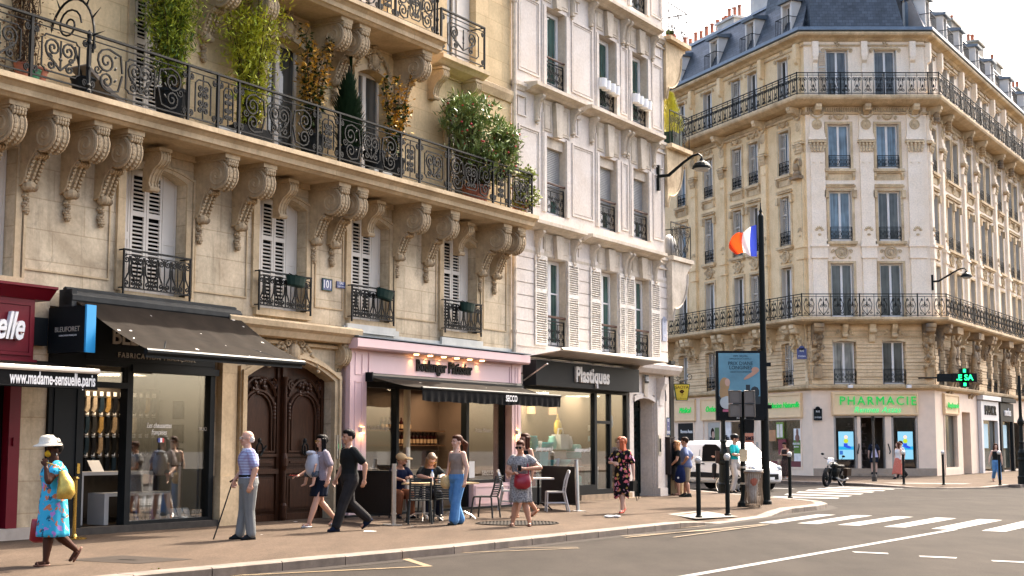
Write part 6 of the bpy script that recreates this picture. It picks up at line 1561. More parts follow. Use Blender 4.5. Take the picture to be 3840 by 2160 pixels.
for u, lb in ((19.4, 'clear plastic tray lying on the balcony below the bamboo'), (24.2, 'clear plastic tray lying on the slab edge below the second orange shrub')):
    o = fthing(FA, 'plastic_tray', lb, 'tray', u, .8, 7.4); m = F(); m.prism([(-.3, .0), (.3, .0), (.34, .1), (-.34, .1)], 1, -.15, .15); m.build('tray', M('clear_plastic', (.38, .42, .44), .25, 0, .1), o)
o = fthing(FA, 'covered_lounger', 'grey covered folding chair leaning against the wall behind the rail', 'chair', 16.85, .35, 7.4)
m = F(); m.prism([(-.55, .62), (-.5, .66), (.1, .3), (.62, .06), (.62, 0), (.1, .2)], 1, -.2, .2); m.build('cushion', M('grey_canvas', (.16, .14, .12), .9, 0, .1), o); m = F(); m.tube([(-.62, .0, .95), (-.4, 0, .3), (.0, 0, 0)], .02, 5); m.tube([(.55, 0, .05), (.6, 0, 0)], .02, 5); m.build('frame', mBlackP, o)
# planters hooked on the window rails
for i, (u, tilt, lb) in enumerate(((22.15, .12, 'dark green planter box hooked on the window rail above the carved door'), (25.15, .5, 'tilted dark green planter box on the window rail left of the pink fascia'), (28.5, .1, 'dark green planter box on the window rail at the right end of number 101'))):
    o = fthing(FA, 'planter_box', lb, 'planter', u, .30, 4.82, 'green planter boxes on the window rails')
    m = F(); m.loft([((0, 0, 0), .22, .07), ((0, 0, .03), .25, .09), ((0, 0, .17), .29, .11), ((0, 0, .21), .30, .12)], 12); m.build('box', mGreenBox, o); m = F(); m.tube([(-.1, .1, .18), (-.1, -.1, .27), (-.1, -.13, .2)], .01, 4); m.tube([(.1, .1, .18), (.1, -.1, .27), (.1, -.13, .2)], .01, 4); m.build('hook', mIron, o)
    o.rotation_euler = (0, tilt*.3, FA.rz)
# corner balconies of the white building
def conifer(m):
    rnd = random.Random(41)
    for k in range(2200):
        t = rnd.random(); r = .42*(1-t)**.6*rnd.uniform(.5, 1.1); a = rnd.uniform(0, 6.28); c = Vector((r*math.cos(a), r*math.sin(a), .5+1.3*t)); s = rnd.uniform(.08, .17)
        d = Vector((math.cos(a)*.5, math.sin(a)*.5, 1)).normalized()*s; q = Vector((-math.sin(a), math.cos(a), 0))*s*.12; m.add([tuple(c), tuple(c+d*.5+q), tuple(c+d), tuple(c+d*.5-q)], [(0, 1, 2, 3)])
potted('feathery_shrub', 'feathery yellow green shrub on the middle corner balcony of the white building', 41.1, -.15, 11.13, (lambda m: m.box(-.35, .35, -.25, .25, 0, .5), mGreenBox), lambda m: m.tube([(0, 0, .4), (0, 0, 1.3)], .02, 5), [('foliage', conifer, M("feathery_leaf", (.42, .40, .04), .5, 0, .3, 3))])
o = fthing(FA, 'covered_bundle', 'grey tarpaulin bundle on the lowest corner balcony', 'bundle', 41.0, -.25, 7.55); m = F(); m.loft([((0, 0, 0), .36, .28), ((0, 0, .35), .4, .3), ((.05, 0, .65), .25, .2), ((.1, 0, .8), .08, .06)], 12); m.build('cover', M('tarpaulin', (.15, .15, .15), .6, 0, .2, 4, .3), o, smooth=True)
o = fthing(FA, 'flower_pot', 'small pots with a red flower on the topmost corner balcony', 'flower pot', 41.05, -.1, 14.63); m = F(); m.lathe([(.14, 0), (.18, .22)], (0, 0, 0), 10); m.lathe([(.1, 0), (.13, .18)], (.35, 0, 0), 10); m.build('pot', mPotT, o); m = F(); m.ell((0, 0, .32), (.18, .15, .12), 7, 5); m.build('plant', mLeafG, o); m = F(); m.ell((.3, 0, .3), (.08, .08, .08), 6, 5); m.build('flower', M('red_petals', (.55, .04, .05)), o)
# ============================================================ street furniture
mPost = M('dark_green_post', (.022, .026, .024), .45, .2, .1, 5)
def world_thing(name, label, cat, x, y, z=.12, rz=0, group=None): return thing(name, label, cat, (x, y, z), rz, group)
# bollards with white ball tops
bl = ['nearest slim dark bollard with white ball top at the dropped kerb', 'second slim dark bollard with white ball top, beside the striped crossing', 'slim bollard with white ball top right of the round waste bin', 'slim bollard in front of the woman in the red skirt', 'slim bollard below the green pharmacy side sign', 'slim bollard in front of the woman in the black top']
bp = [(1758, 1302), (1831, 1297), (1988, 1252), (2274, 1219), (2374, 1220), (2516, 1221)]
b0 = None
for i, ((x, y), lb) in enumerate(zip(bp, bl)):
    p = gp(x, y)
    if b0 is None:
        b0 = world_thing('bollard', lb, 'bollard', p[0], p[1], .12, 0, 'slim bollards along the kerbs')
        m = MB(); m.lathe([(.075, 0), (.075, .03), (.05, .05), (.05, 1.08), (.055, 1.09), (.055, 1.13)], n=12); m.build('post', mPost, b0, smooth=False)
        m = MB(); m.ell((0, 0, 1.20), (.075, .075, .075), 12, 8); m.lathe([(.05, 1.13), (.05, 1.17)], n=12); m.build('ball_top', M('white_ball', (.5, .49, .46), .5, 0, .25, 20), b0, smooth=True)
    else: b = dup(b0, (p[0], p[1], .12), None, lb); b.scale = (1, 1, 1.05)
o = world_thing('sign_pole', 'tall plain grey pole standing in front of the pharmacy doorway', 'pole', *gp(2200, 1211)[:2]); m = MB(); m.lathe([(.11, 0), (.11, .2), (.06, .3), (.055, 2.75)], n=10); m.build('pole', M('pole_grey', (.12, .105, .09), .5, .2, .1), o); m = MB(); m.lathe([(.07, 2.6), (.07, 2.8)], n=10); m.build('cap', mPost, o)
# flag pole column
px, py, _ = gp(1928, 1269)
o = world_thing('flag_column', 'thick dark column carrying the flag and the advertising panel', 'column', px, py)
m = MB(); m.lathe([(.14, 0), (.14, .08), (.11, .12), (.10, 3.2), (.085, 3.25), (.075, 7.55), (.03, 7.62)], n=14); m.build('pole', mPost, o)
m = MB(); m.lathe([(.02, 7.6), (.05, 7.66), (.02, 7.74), (.012, 7.9)], n=8); m.build('finial', mPost, o)
fo = world_thing('french_flag', 'blue white and red flag flying to the left of the dark column', 'flag', px-.08, py-.05, 0)
def flagpt(s, t):
    return (-.05-1.05*s*(.62+.1*math.sin(t*3)), -.14*math.sin(s*11+t*3)*s-.15*s, 7.42-.85*t*(1-.2*s)-.30*s**1.2*(1-t)-.06*s+.06*math.sin(s*9+t*3)*s)
for i, (c, a, b) in enumerate((((.03, .05, .35), 0, .24), ((.75, .73, .70), .24, .55), ((.62, .06, .01), .55, 1.0))):
    m = MB(); n = 16; vs = []
    for r in range(n+1):
        for k in range(n+1): vs.append(flagpt(a+(b-a)*r/n, k/n))
    m.add(vs, [(r*(n+1)+k, r*(n+1)+k+1, (r+1)*(n+1)+k+1, (r+1)*(n+1)+k) for r in range(n) for k in range(n)])
    fm = NT(f'flag_cloth_{i}'); fm.set(c, .8); tl = fm.n("BsdfTranslucent"); tl.inputs[0].default_value = (*c, 1); mx = fm.n("MixShader"); mx.inputs[0].default_value = .4; fm.l(fm.b.outputs[0], mx.inputs[1]); fm.l(tl.outputs[0], mx.inputs[2]); fm.l(mx.outputs[0], fm.out.inputs[0])
    m.build('flag_band', fm.m, fo, smooth=True)
# advertising panel fixed to the column
ad = world_thing('advertising_panel', 'upright framed poster panel showing a blonde woman under a blue sky', 'advertising panel', px-.66, py-.12, 2.28)
W, H = .62, 1.80
m = MB(); m.box(-W, W, -.09, .09, 0, H); m.box(W, W+.08, -.05, .05, .05, H-.05); m.box(W-.02, W+.2, -.04, .04, .3, .4); m.box(W-.02, W+.2, -.04, .04, 1.4, 1.5); m.build('housing', mBlackP, ad)
def pm(n, c, e=0): return M('poster_'+n, c, .5, 0, .06, 5)
def pbox(n, a, b, c, d, k): m = MB(); m.box(a, b, -.094-.002*k, -.09, c, d); return m
m = MB(); m.box(-W+.07, W-.10, -.095, -.09, .12, H-.06); m.build('poster', M('poster_sky', (.11, .26, .33), .5, 0, .25, 1.2), ad)
m = MB(); m.box(-W+.07, W-.10, -.098, -.095, .12, .42); m.build('poster_footer', mBlackP, ad)
m = MB(); m.box(-W+.16, .12, -.101, -.098, .22, .28); m.build('poster_banner', pm('pinkband', (.5, .12, .2)), ad)
m = MB(); m.box(-W+.07, W-.10, -.097, -.095, .42, .62); m.ell((.1, -.097, .66), (.16, .002, .08), 8, 5); m.ell((.38, -.097, .72), (.12, .002, .16), 8, 5); m.box(.15, .26, -.097, -.095, .6, .92); m.box(-.12, .14, -.097, -.095, .6, .72); m.build('poster_skyline', pm('ruins', (.09, .11, .12)), ad)
m = MB(); m.ell((-.40, -.10, .92), (.13, .004, .19), 12, 8); m.ell((-.42, -.10, .72), (.12, .004, .2), 10, 8); m.build('poster_hair', pm('hair', (.35, .22, .10)), ad)
m = MB(); m.ell((-.33, -.103, .98), (.07, .003, .10), 10, 8); m.ell((-.2, -.103, .5), (.05, .003, .16), 8, 6, Matrix.Rotation(.9, 3, 'Y')); m.ell((.02, -.103, .62), (.035, .003, .13), 8, 6, Matrix.Rotation(.6, 3, 'Y')); m.ell((.12, -.103, .72), (.03, .003, .05), 8, 6); m.build('poster_face', pm('skin', (.52, .33, .25)), ad)
m = MB(); m.ell((-.36, -.102, .46), (.17, .003, .17), 10, 8); m.build('poster_dress', pm('dress', (.42, .46, .45)), ad)
m = MB(); m.ell((.30, -.10, 1.18), (.24, .003, .05), 10, 6, Matrix.Rotation(-.55, 3, 'Y')); m.ell((.4, -.1, 1.3), (.10, .003, .08), 8, 6); m.build('poster_scarf', pm('scarf', (.45, .25, .17)), ad)
tk = M('poster_text_dark', (.05, .09, .12), .5, 0, 0); tw = M('poster_text_white', (.7, .7, .68), .5, 0, 0)
for s, z, sz in (('DIM. 18 JUIN', 1.66, .07), ('HIPPODROME DE CHANTILLY', 1.59, .045), ('PRIX DIANE', 1.47, .13), ('LONGINES', 1.36, .13), ('LAISSEZ-VOUS SURPRENDRE', 1.25, .045)): text(s, sz, (.02, .10, z), None, tk, 'poster_lettering', .001, parent=ad, xs=.95, res=2)
text('LIVE', .06, (-.38, .102, .35), None, tw, 'poster_lettering', .001, parent=ad, res=2); text('JCDecaux', .06, (.02, .094, .06), None, tw, 'poster_lettering', .001, parent=ad, res=2)
# pedestrian signal pole
px2, py2, _ = gp(1871, 1275)
o = world_thing('traffic_signal', 'dark signal pole with two grey lamp backs beside the round bin', 'traffic signal', px2, py2)
m = MB(); m.lathe([(.16, 0), (.15, .1), (.09, .16), (.065, .3), (.06, 2.85)], n=12); m.build('pole', mPost, o)
mSig = M('signal_grey', (.13, .115, .10), .5, 0, .1, 4)
for z, a in ((2.72, -.32), (2.38, -.32)):
    m = MB(); m.box(a, -.04, -.10, .12, z-.15, z+.15); m.tube([(a, -.11, z-.15), (a, -.11, z+.15), (-.04, -.11, z+.15), (-.04, -.11, z-.15)], .02, 5, closed=True); m.build('signal_head', mSig, o)
    m = MB(); m.box(.05, .30, -.10, .12, z-.15, z+.15); m.tube([(.05, -.11, z-.15), (.05, -.11, z+.15), (.30, -.11, z+.15), (.30, -.11, z-.15)], .02, 5, closed=True); m.build('signal_head', mSig, o)
m = MB(); m.box(.03, .26, -.12, .12, 1.82, 2.14); m.prism([(-.2, 2.14), (-.12, 1.85), (-.12, 2.16)], 0, .03, .27); m.build('pedestrian_signal', mBlackP, o)
m = MB(); m.box(-.09, .09, -.14, -.06, 1.12, 1.42); m.build('push_button', M('cream_button_box', (.5, .40, .25), .6, 0, .1), o)
m = MB(); m.lathe([(.07, .95), (.07, 1.0)], n=10); m.lathe([(.07, .55), (.07, .6)], n=10); m.build('collar', mChrome, o)
# wire bin
bx_, by_, _ = gp(1897, 1277)
o = world_thing('waste_bin', 'round wire waste bin with a clear sack', 'waste bin', bx_, by_)
m = MB()
for k in range(26):
    a = 2*PI*k/26; m.tube([(r*math.cos(a), r*math.sin(a), z) for r, z in ((.14, .02), (.20, .06), (.225, .2), (.2, .5), (.215, .8), (.235, .86))], .008, 4)
for r, z, t in ((.14, .02, .012), (.235, .86, .018), (.2, .06, .01)): m.tube([(r*math.cos(a), r*math.sin(a), z) for a in [2*PI*i/24 for i in range(24)]], t, 5, closed=True)
m.build('basket', M('bin_steel', (.20, .15, .11), .4, .7, .1, 5), o)
m = MB(); m.loft([((-.03, 0, .1), .11, .1), ((-.05, 0, .35), .13, .12), ((-.05, 0, .6), .16, .15), ((0, 0, .84), .22, .2), ((0, 0, .9), .24, .24), ((.05, 0, .93), .2, .2)], 18); m.build('sack', M('grey_sack', (.42, .39, .35), .3, 0, .35, 9, .5), o, smooth=True)
m = MB(); m.ell((-.02, -.14, .66), (.09, .04, .13), 8, 6); m.build('litter', M('red_litter', (.5, .12, .07), .6, 0, .2, 9), o)
# ornate lamp/signal post
lx, ly, _ = gp(1822, 1240)
def ornate(name, label, x, y, s=1.0):
    o = world_thing(name, label, 'lamp post', x, y)
    m = MB(); m.lathe([(.20, 0), (.20, .25), (.22, .28), (.17, .34), (.15, .9), (.19, .95), (.19, 1.02), (.14, 1.06), (.17, 1.25), (.09, 1.4), (.085, 1.6), (.12, 1.66), (.08, 1.72), (.07, 2.3), (.13, 2.42), (.14, 2.5), (.08, 2.62), (.065, 2.7), (.06, 3.6*s)], n=14); m.build('post', mPost, o, smooth=False); return o
o = ornate('ornate_signal_post', 'ornate dark cast iron post in front of the white van', lx, ly, 1.25)
m = MB(); m.box(.08, .42, -.12, .12, 2.1*1.42, 2.1*1.42+.42); m.build('signal_head', mBlackP, o)
m = MB(); m.box(-.26, -.14, -.08, .08, .95, 1.35); m.build('control_box', M('rusty_box', (.10, .06, .045), .7, 0, .2, 5), o); m = MB(); m.box(.1, .22, -.08, .08, .9, 1.5); m.build('control_box', mSig, o)
rx, ry, _ = gp(2574, 1218); ornate('ornate_lamp_post', 'dark cast iron post at the right edge on the far pavement', rx, ry, 1.2)
# brackets lamps on facades
def wall_lantern(fr, u, z, label, L_=1.5, side=1):
    o = fthing(fr, 'street_lamp', label, 'street lamp', u, 0, z)
    m = F(); m.box(-.05, .05, 0, .10, -.45, .35); m.build('wall_plate', mPost, o)
    m = F(); m.tube([(0, .08, 0), (.1*side, .35, .02), (.25*side, .9*L_/1.5, .42), (.32*side, 1.2*L_/1.5, .60), (.36*side, 1.4*L_/1.5, .64), (.38*side, 1.5*L_/1.5, .56), (.38*side, 1.5*L_/1.5, .44)], [.055, .055, .045, .04, .035, .03, .03], 7); m.build('arm', mPost, o)
    c = (.38*side, 1.5*L_/1.5, 0)
    m = F(); m.lathe([(.05, .5), (.08, .42), (.22, .34), (.29, .24), (.30, .18), (.27, .18)], c, 16); m.build('lamp_shade', mPost, o); m = F(); m.lathe([(.26, .17), (.18, .10), (.02, .07)], c, 16); m.build('lens', M('lamp_lens', (.35, .32, .27), .3, 0, .05), o, smooth=True); return o
wall_lantern(FA, 39.75, 10.0, 'dark street lamp on a curved arm fixed to the top corner of the white building', 1.35)
wall_lantern(FR, .1, 10.15, 'smaller dark street lamp on a curved arm on the right flank of the pharmacy building', 1.7)
# hanging shop sign and its dark shopfront column
o = fthing(FA, 'shopfront_pillar', 'tall dark pillar at the corner beyond the white building', 'pillar', 40.55, -.1, .12); m = F(); m.box(-.13, .13, -.3, .15, .9, 4.05); m.build('shaft', M('brown_black', (.03, .025, .022), .5, 0, .1), o); m = F(); m.box(-.15, .15, -.32, .17, 0, .9); m.box(-.15, .17, -.32, .2, 4.05, 4.15); m.build('base', mBlackP, o)
o = fthing(FA, 'hanging_sign', 'yellow tapered hanging sign with a brown rose beside the white corner', 'sign', 41.15, .1, 3.05)
def facecam(o, extra=0): o.rotation_euler = (0, 0, extra)
facecam(o, math.radians(4))
m = MB(); m.prism([(-.18, 0), (.18, 0), (.26, .52), (-.26, .52)], 1, -.05, .05); m.build('board', M('sign_green_edge', (.03, .10, .05), .5, 0, 0), o)
m = MB(); m.prism([(-.16, .02), (.16, .02), (.235, .50), (-.235, .50)], 1, -.056, -.05); m.build('face', M('sign_yellow', (.62, .47, .03), .5, 0, .06), o)
mBrn = M('sign_brown', (.10, .02, .01), .6, 0, 0)
text('SAOYA', .14, (0, .058, .41), None, mBrn, 'sign_lettering', .002, parent=o, xs=.95); text('La Provence', .06, (0, .058, .06), None, mBrn, 'sign_lettering', .001, shear=.3, parent=o)
m = MB()
for k in range(6): m.ell((.045*math.cos(k), -.058, .28+.03*math.sin(k)), (.03, .003, .03), 6, 4)
m.tube([(0, -.058, .27), (.0, -.058, .13)], .006, 4); m.ell((.03, -.058, .2), (.025, .002, .01), 5, 4); m.build('rose_emblem', mBrn, o)
m = MB(); m.tube([(-.6, 0, .72), (-.2, 0, .66), (0, 0, .6), (.2, 0, .66)], .015, 5); m.tube([(p[0], 0, p[1]) for p in spiral(.25, .76, .10, 1.4, -PI/2, 1)], .012, 5); m.tube([(p[0], 0, p[1]) for p in spiral(-.1, .72, .07, 1.4, 0, -1)], .012, 5); m.tube([(0, 0, .5), (0, 0, .6)], .012, 4); m.build('bracket', mIron, o)
# ============================================================ pharmacy shopfront
ph = thing('pharmacy_shopfront', 'beige pharmacy shopfront with glowing green letters round the street corner', 'shopfront', FC.P(0, 0, 0), 0)
def pp(m, name, mat, fr, parent=None, smooth=False):
    o = m.build(name, mat, parent or ph, smooth)
    if parent is None: o.location = Vector(fr.P(0, 0, 0)) - CB; o.rotation_euler = (0, 0, fr.rz)
    return o
def ptext(s, size, u, w_, z, fr, mat, **k):
    o = text(s, size, (u, w_, z), None, mat, 'sign_lettering', .015, parent=ph, **k); o.location = Vector(fr.P(0, 0, 0)) - CB; o.rotation_euler = (0, 0, fr.rz); return o
m = F(); m.box(1.0, 5.45, 0, .16, 3.2, 4.4); frame_panel(m, 1.05, 5.42, 3.24, 4.36, .08, .16, .22); pp(m, 'fascia', mShopC, FC)
m = F(); m.box(-4.35, -.8, 0, .12, 3.1, 4.4); m.box(-11.0, -5.2, 0, .12, 3.1, 4.4); m.box(-14.2, -11.6, 0, .12, 3.1, 4.4)
for a, b in ((-4.35, -.8), (-11.0, -5.2), (-14.2, -11.6)): frame_panel(m, a+.02, b-.02, 3.14, 4.36, .07, .12, .16)
pp(m, 'fascia', mShopC, FL)
m = F(); m.box(1.4, 4.35, 0, .12, 3.3, 4.4); frame_panel(m, 1.42, 4.33, 3.34, 4.36, .07, .12, .16); pp(m, 'fascia', mShopC, FR)
ptext('PHARMACIE', .62, 3.35, .24, 3.93, FC, mLed, spacing=1.25); ptext('Rennes Assas', .42, 3.3, .24, 3.48, FC, emis('green_letters_small', (.06, .6, .2), .35), shear=.3, spacing=1.05)
ptext('Médecine Naturelle', .42, -2.5, .16, 3.78, FL, mLed, shear=.3, xs=.95); ptext('Orthopédie', .46, -10.35, .16, 3.75, FL, mLed, shear=.3, xs=.95, align='LEFT'); ptext('Médical', .46, -12.75, .16, 3.75, FL, mLed, shear=.3, xs=.95, align='CENTER'); ptext('Parapharmacie', .36, 2.9, .2, 3.78, FR, mLed, shear=.25, bold=.012, xs=1)
m = F()
for a, b in ((1.1, 1.2), (2.18, 2.3), (2.42, 2.5), (3.68, 3.78), (4.05, 4.17), (5.32, 5.42)): m.box(a, b, -.3, .0, .45 if a < 2 or a > 5 else .15, 3.2)
m.box(1.2, 5.35, -.3, 0, 3.1, 3.2); m.box(1.1, 2.3, -.3, 0, .3, .5); m.box(4.05, 5.4, -.3, 0, .3, .5); pp(m, 'window_frame', M('alu_frame', (.35, .31, .27), .5, .3, .1), FC)
m = F(); m.box(2.3, 2.46, -.25, .04, .2, 3.15); m.box(3.74, 4.05, -.25, .04, .2, 3.15); pp(m, 'door_pier', mShopC2, FC)
m = F(); m.box(1.2, 2.2, -.2, -.18, .5, 3.1); m.box(4.15, 5.32, -.2, -.18, .5, 3.1); m.box(2.5, 2.56, -.1, -.08, .2, 2.9); pp(m, 'window_pane', gl, FC)
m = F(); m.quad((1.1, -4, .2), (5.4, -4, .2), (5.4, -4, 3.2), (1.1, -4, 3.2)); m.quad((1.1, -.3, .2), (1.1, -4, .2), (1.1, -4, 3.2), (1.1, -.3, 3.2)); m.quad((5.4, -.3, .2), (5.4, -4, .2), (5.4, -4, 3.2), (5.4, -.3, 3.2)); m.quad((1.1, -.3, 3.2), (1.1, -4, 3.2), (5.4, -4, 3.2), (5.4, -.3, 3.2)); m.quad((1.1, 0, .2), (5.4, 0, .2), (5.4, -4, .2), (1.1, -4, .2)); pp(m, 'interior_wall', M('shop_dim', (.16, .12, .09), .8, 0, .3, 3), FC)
m = F()
for k in range(7): m.box(2.55, 3.6, -3.6, -3.3, .5+.36*k, .53+.36*k)
for k in range(60): a = random.uniform(2.55, 3.55); z = .53+.36*random.randint(0, 6); m.box(a, a+.07, -3.5, -3.28, z, z+random.uniform(.1, .22))
pp(m, 'shelf', M('shelf_goods', (.3, .22, .2), .6, 0, .8, 8), FC)
m = F(); m.box(-.0, 6.3, 0, .14, .12, .5); m.box(2.3, 4.1, .0, .6, .12, .22); pp(m, 'plinth', M('plinth_stone', (.34, .26, .19), .8, 0, .1), FC)
m = F()
for s, a in ((1, 2.36), (-1, 3.86)): m.tube([(a, .05, 1.75), (a-.02*s, .14, 1.6), (a-.08*s, .14, 1.35), (a-.06*s, .05, 1.25)], .03, 5)
pp(m, 'door_handle', mBlackP, FC)
for u in (1.3, 4.35):
    m = F(); m.box(u, u+.85, -.14, -.06, .92, 2.42); sc = pp(m, 'poster_screen', mBlackP, FC)
    m = F(); m.box(u+.04, u+.81, -.059, -.05, .96, 2.38); m.build('poster', emis('screen_blue', (.25, .55, .72), .25), sc)
    m = F(); m.box(u+.04, u+.81, -.049, -.045, 1.45, 1.62); m.build('poster_band', emis('screen_deep', (.02, .35, .62), .25), sc)
    m = F(); m.ell((u+.42, -.045, 1.9), (.12, .004, .12), 8, 6); m.build('poster_shape', emis('screen_green', (.35, .45, .03), .35), sc)
    m = F(); m.ell((u+.42, -.044, 2.1), (.10, .004, .09), 8, 6); m.box(u+.38, u+.46, -.046, -.04, 2.0, 2.1); m.build('poster_shape', emis('screen_pale', (.75, .5, .42), .35), sc)
    m = F(); m.ell((u+.5, -.043, 1.6), (.20, .004, .07), 8, 6, Matrix.Rotation(.3, 3, 'Y')); m.box(u+.3, u+.5, -.046, -.04, 1.6, 1.78); m.build('poster_shape', emis('screen_navy', (.02, .06, .45), .35), sc)
    m = F(); m.box(u+.08, u+.25, -.049, -.044, 1.2, 1.4); m.build('poster_text', emis('screen_text', (.03, .12, .4), .3), sc)
# left face windows
m = F()
for a, b in ((-4.3, -.95), (-10.45, -5.35), (-13.9, -11.9)): frame_panel(m, a, b, .45, 3.1, .1, -.2, .03); 
m.box(-9.0, -8.86, -.2, .03, .5, 3.1); m.box(-5.0, -4.5, 0, .05, .2, 3.1); m.box(-11.6, -10.8, 0, .05, .2, 4.4); pp(m, 'window_frame', mShopC2, FL)
m = F(); m.box(-4.2, -1.05, -.15, -.13, .55, 3.0); pp(m, 'window_pane', gl, FL)
m = F(); m.box(-4.25, -1.0, -1.2, -1.18, .5, 3.1); m.quad((-4.25, -.2, .5), (-1, -.2, .5), (-1, -1.2, .5), (-4.25, -1.2, .5)); pp(m, 'display_back', M('display_tan', (.42, .34, .24), .8, 0, .5, 2.2), FL)
m = F(); m.box(-4.2, -1.05, -.12, .0, .5, .85); pp(m, 'window_base', M('wine_panel', (.14, .02, .025), .6, 0, .05), FL)
for i, (a, b, z0, z1, c, nm) in enumerate(((-1.75, -1.08, .55, 2.55, (.75, .74, .72), 'poster'), (-1.74, -1.09, 1.25, 1.95, (.10, .22, .02), 'poster_band'), (-3.2, -2.5, 1.2, 2.0, (.18, .02, .03), 'poster'), (-3.35, -2.7, 2.05, 2.9, (.18, .3, .05), 'poster'), (-3.3, -3.05, 2.1, 2.8, (.7, .65, .6), 'poster_band'), (-2.98, -2.75, 2.1, 2.8, (.7, .65, .6), 'poster_band'), (-4.1, -3.4, 1.9, 2.5, (.45, .22, .1), 'poster'),
    (-8.95, -7.9, .6, 3.0, (.7, .68, .66), 'poster'), (-10.35, -9.1, .6, 3.05, (.42, .40, .36), 'poster'), (-10.2, -9.45, .6, 2.15, (.05, .06, .08), 'poster_figure'), (-9.6, -9.15, 1.3, 2.7, (.10, .15, .05), 'poster_figure'), (-6.9, -5.5, .6, 3.0, (.68, .66, .64), 'poster'), (-6.88, -5.52, .7, 2.35, (.62, .20, .10), 'poster_band'), (-5.3, -4.7, .6, 1.85, (.4, .36, .3), 'poster'), (-4.68, -4.5, .6, 1.7, (.02, .1, .3), 'poster'), (-13.8, -12.0, .6, 3.0, (.03, .03, .03), 'poster'))):
    m = F(); m.box(a, b, -.1 if 'poster' == nm else -.1, -.04+.004*i, z0, z1); pp(m, nm, M(f'ad_{i}', c, .6, 0, .15, 3), FL)
m = F(); m.ell((-9.85, -.0, 2.4), (.2, .02, .28), 10, 8); m.build('x', mBlackP) if False else pp(m, 'poster_figure', M('ad_hair', (.04, .02, .015), .7, 0, .1), FL)
m = F(); m.ell((-9.78, .01, 2.28), (.14, .02, .22), 10, 8); m.ell((-9.6, .01, 1.5), (.15, .02, .18), 8, 6); pp(m, 'poster_figure', M('ad_skin', (.5, .32, .24), .6, 0, .05), FL)
m = F(); m.ell((-1.4, -.02, 2.35), (.10, .02, .2), 10, 8); m.ell((-1.4, -.02, 2.05), (.2, .02, .22), 8, 6); pp(m, 'poster_figure', M('ad_hair2', (.2, .10, .07), .7, 0, .1), FL)
for s, z, sz, u, mt, k in (('Gallia', 2.1, .42, -8.42, 'd', {}), ('Votre Histoire,', 1.62, .22, -8.42, 'd', {}), ('Notre Expertise', 1.32, .2, -8.42, 'd', {}), ('PARLONS', 2.7, .42, -6.2, 'd', {}), ('LA SCIENCE', 2.05, .32, -6.2, 'd', {}), ('DU BIEN', 1.7, .32, -6.45, 'd', {}), ('Rennes-Assas', 2.5, .3, -12.75, 'w', {}), ('MaDETOX', 1.75, .16, -1.4, 'w', {}), ('Bien-être', 1.6, .13, -1.4, 'w', {})):
    mt = M('ad_ink', (.03, .03, .05), .6, 0, 0) if mt == 'd' else mLet
    t_ = ptext(s, sz, u, .05, z, FL, mt, xs=.85, res=2); t_.name = 'poster_lettering'
m = F(); m.box(-.02, .0, 0, 0, 0, 0) if False else None
# right face windows and neighbours
m = F(); m.box(1.6, 4.2, -.2, -.18, .5, 3.3); pp(m, 'window_pane', glassmat('side_glass', (.05, .055, .045)), FR)
m = F(); frame_panel(m, 1.55, 4.25, .42, 3.35, .1, -.1, .06); m.box(1.2, 4.5, 0, .12, .12, .45); pp(m, 'window_frame', mShopC2, FR)
m = F(); m.box(1.75, 2.3, -.1, -.06, .6, 2.6); pp(m, 'poster', mGreyP, FR)
for nm, lb, a, b, mt, tx, tm, sz in (('shop_front', 'white narrow shopfront reading IMANOR on the right flank', 8.9, 13.2, M('white_shop', (.62, .60, .58), .5, 0, .03), 'IMANOR', mBlackP, .8), ('shop_front', 'charcoal shopfront with pale lettering at the right edge', 13.7, 17.2, mGreyP, 'modus', mLet, .7)):
    o = fthing(FR, nm, lb, 'shopfront', 0, .02, .12); m = F()
    m.box(a, b, 0, .2, 3.0, 4.1); m.box(a, a+.45, 0, .2, .0, 3.0); m.box(b-.35, b, 0, .2, 0, 3.0); m.box(a-.1, b+.1, 0, .35, 4.15, 4.4); m.build('frame', mt, o)
    m = F(); m.box(a+.45, b-.35, -.1, -.05, .2, 3.0); m.build('window_pane', glassmat('side_glass', (.05, .055, .045)), o)
    text(tx, sz, ((a+b)/2, .22, 3.55), None, tm, 'sign_lettering', .03, parent=o, xs=.9); m = F(); m.box(a+1.2, a+2.4, -.05, -.02, 1.4, 2.8); m.build('poster', pm('paleblue', (.3, .5, .6)), o)
# pharmacy cross
o = fthing(FR, 'pharmacy_cross', 'black cross sign lit with green letters projecting from the right flank', 'sign', 1.3, .1, 5.0)
o.rotation_euler = (0, 0, 0); o.location = Vector(gp(2424, 1200)) if False else Vector((22.9, 73.0, 5.05))
cx, cy = (2424-1288)/3578*72.2, 72.2; o.location = (cx, cy, 5.08)
m = MB(); m.box(-.62, .62, -.12, .12, -.22, .22); m.box(-.22, .22, -.12, .12, -.47, .47); m.box(-1.35, -.62, -.08, .08, -.2, .2); m.tube([(-1.3, .0, 0), (-2.2, .4, 0)], .04, 5); m.build('housing', mBlackP, o)
text('.E SA', .40, (.0, .125, 0), None, emis('cross_green', (.02, 1, .25), .8), 'lit_lettering', .004, parent=o, bold=.01)
m = MB(); m.box(-.07, .07, -.126, -.12, .26, .44); m.box(-.07, .07, -.126, -.12, -.42, -.26); m.build('lit_bar', emis('cross_green', (.02, 1, .25), 2.2), o)
plate('street_name_plate', 'dark arched plate reading RUE D ASSAS on the pier left of the pharmacy windows', .05, .48, 2.95, 3.55, .15, FC, mBlackP, ['RUE', "D'ASSAS"], [.14, .12], (.6, .6, .6), xs=.8, shape='arch')
plate('street_name_plate', 'dark blue arched street plate high on the corner between first floor windows', -.75, -.25, 6.1, 6.65, .2, FC, mBlue, ['RUE', "D'ASSAS"], [.15, .13], xs=.8, shape='arch')
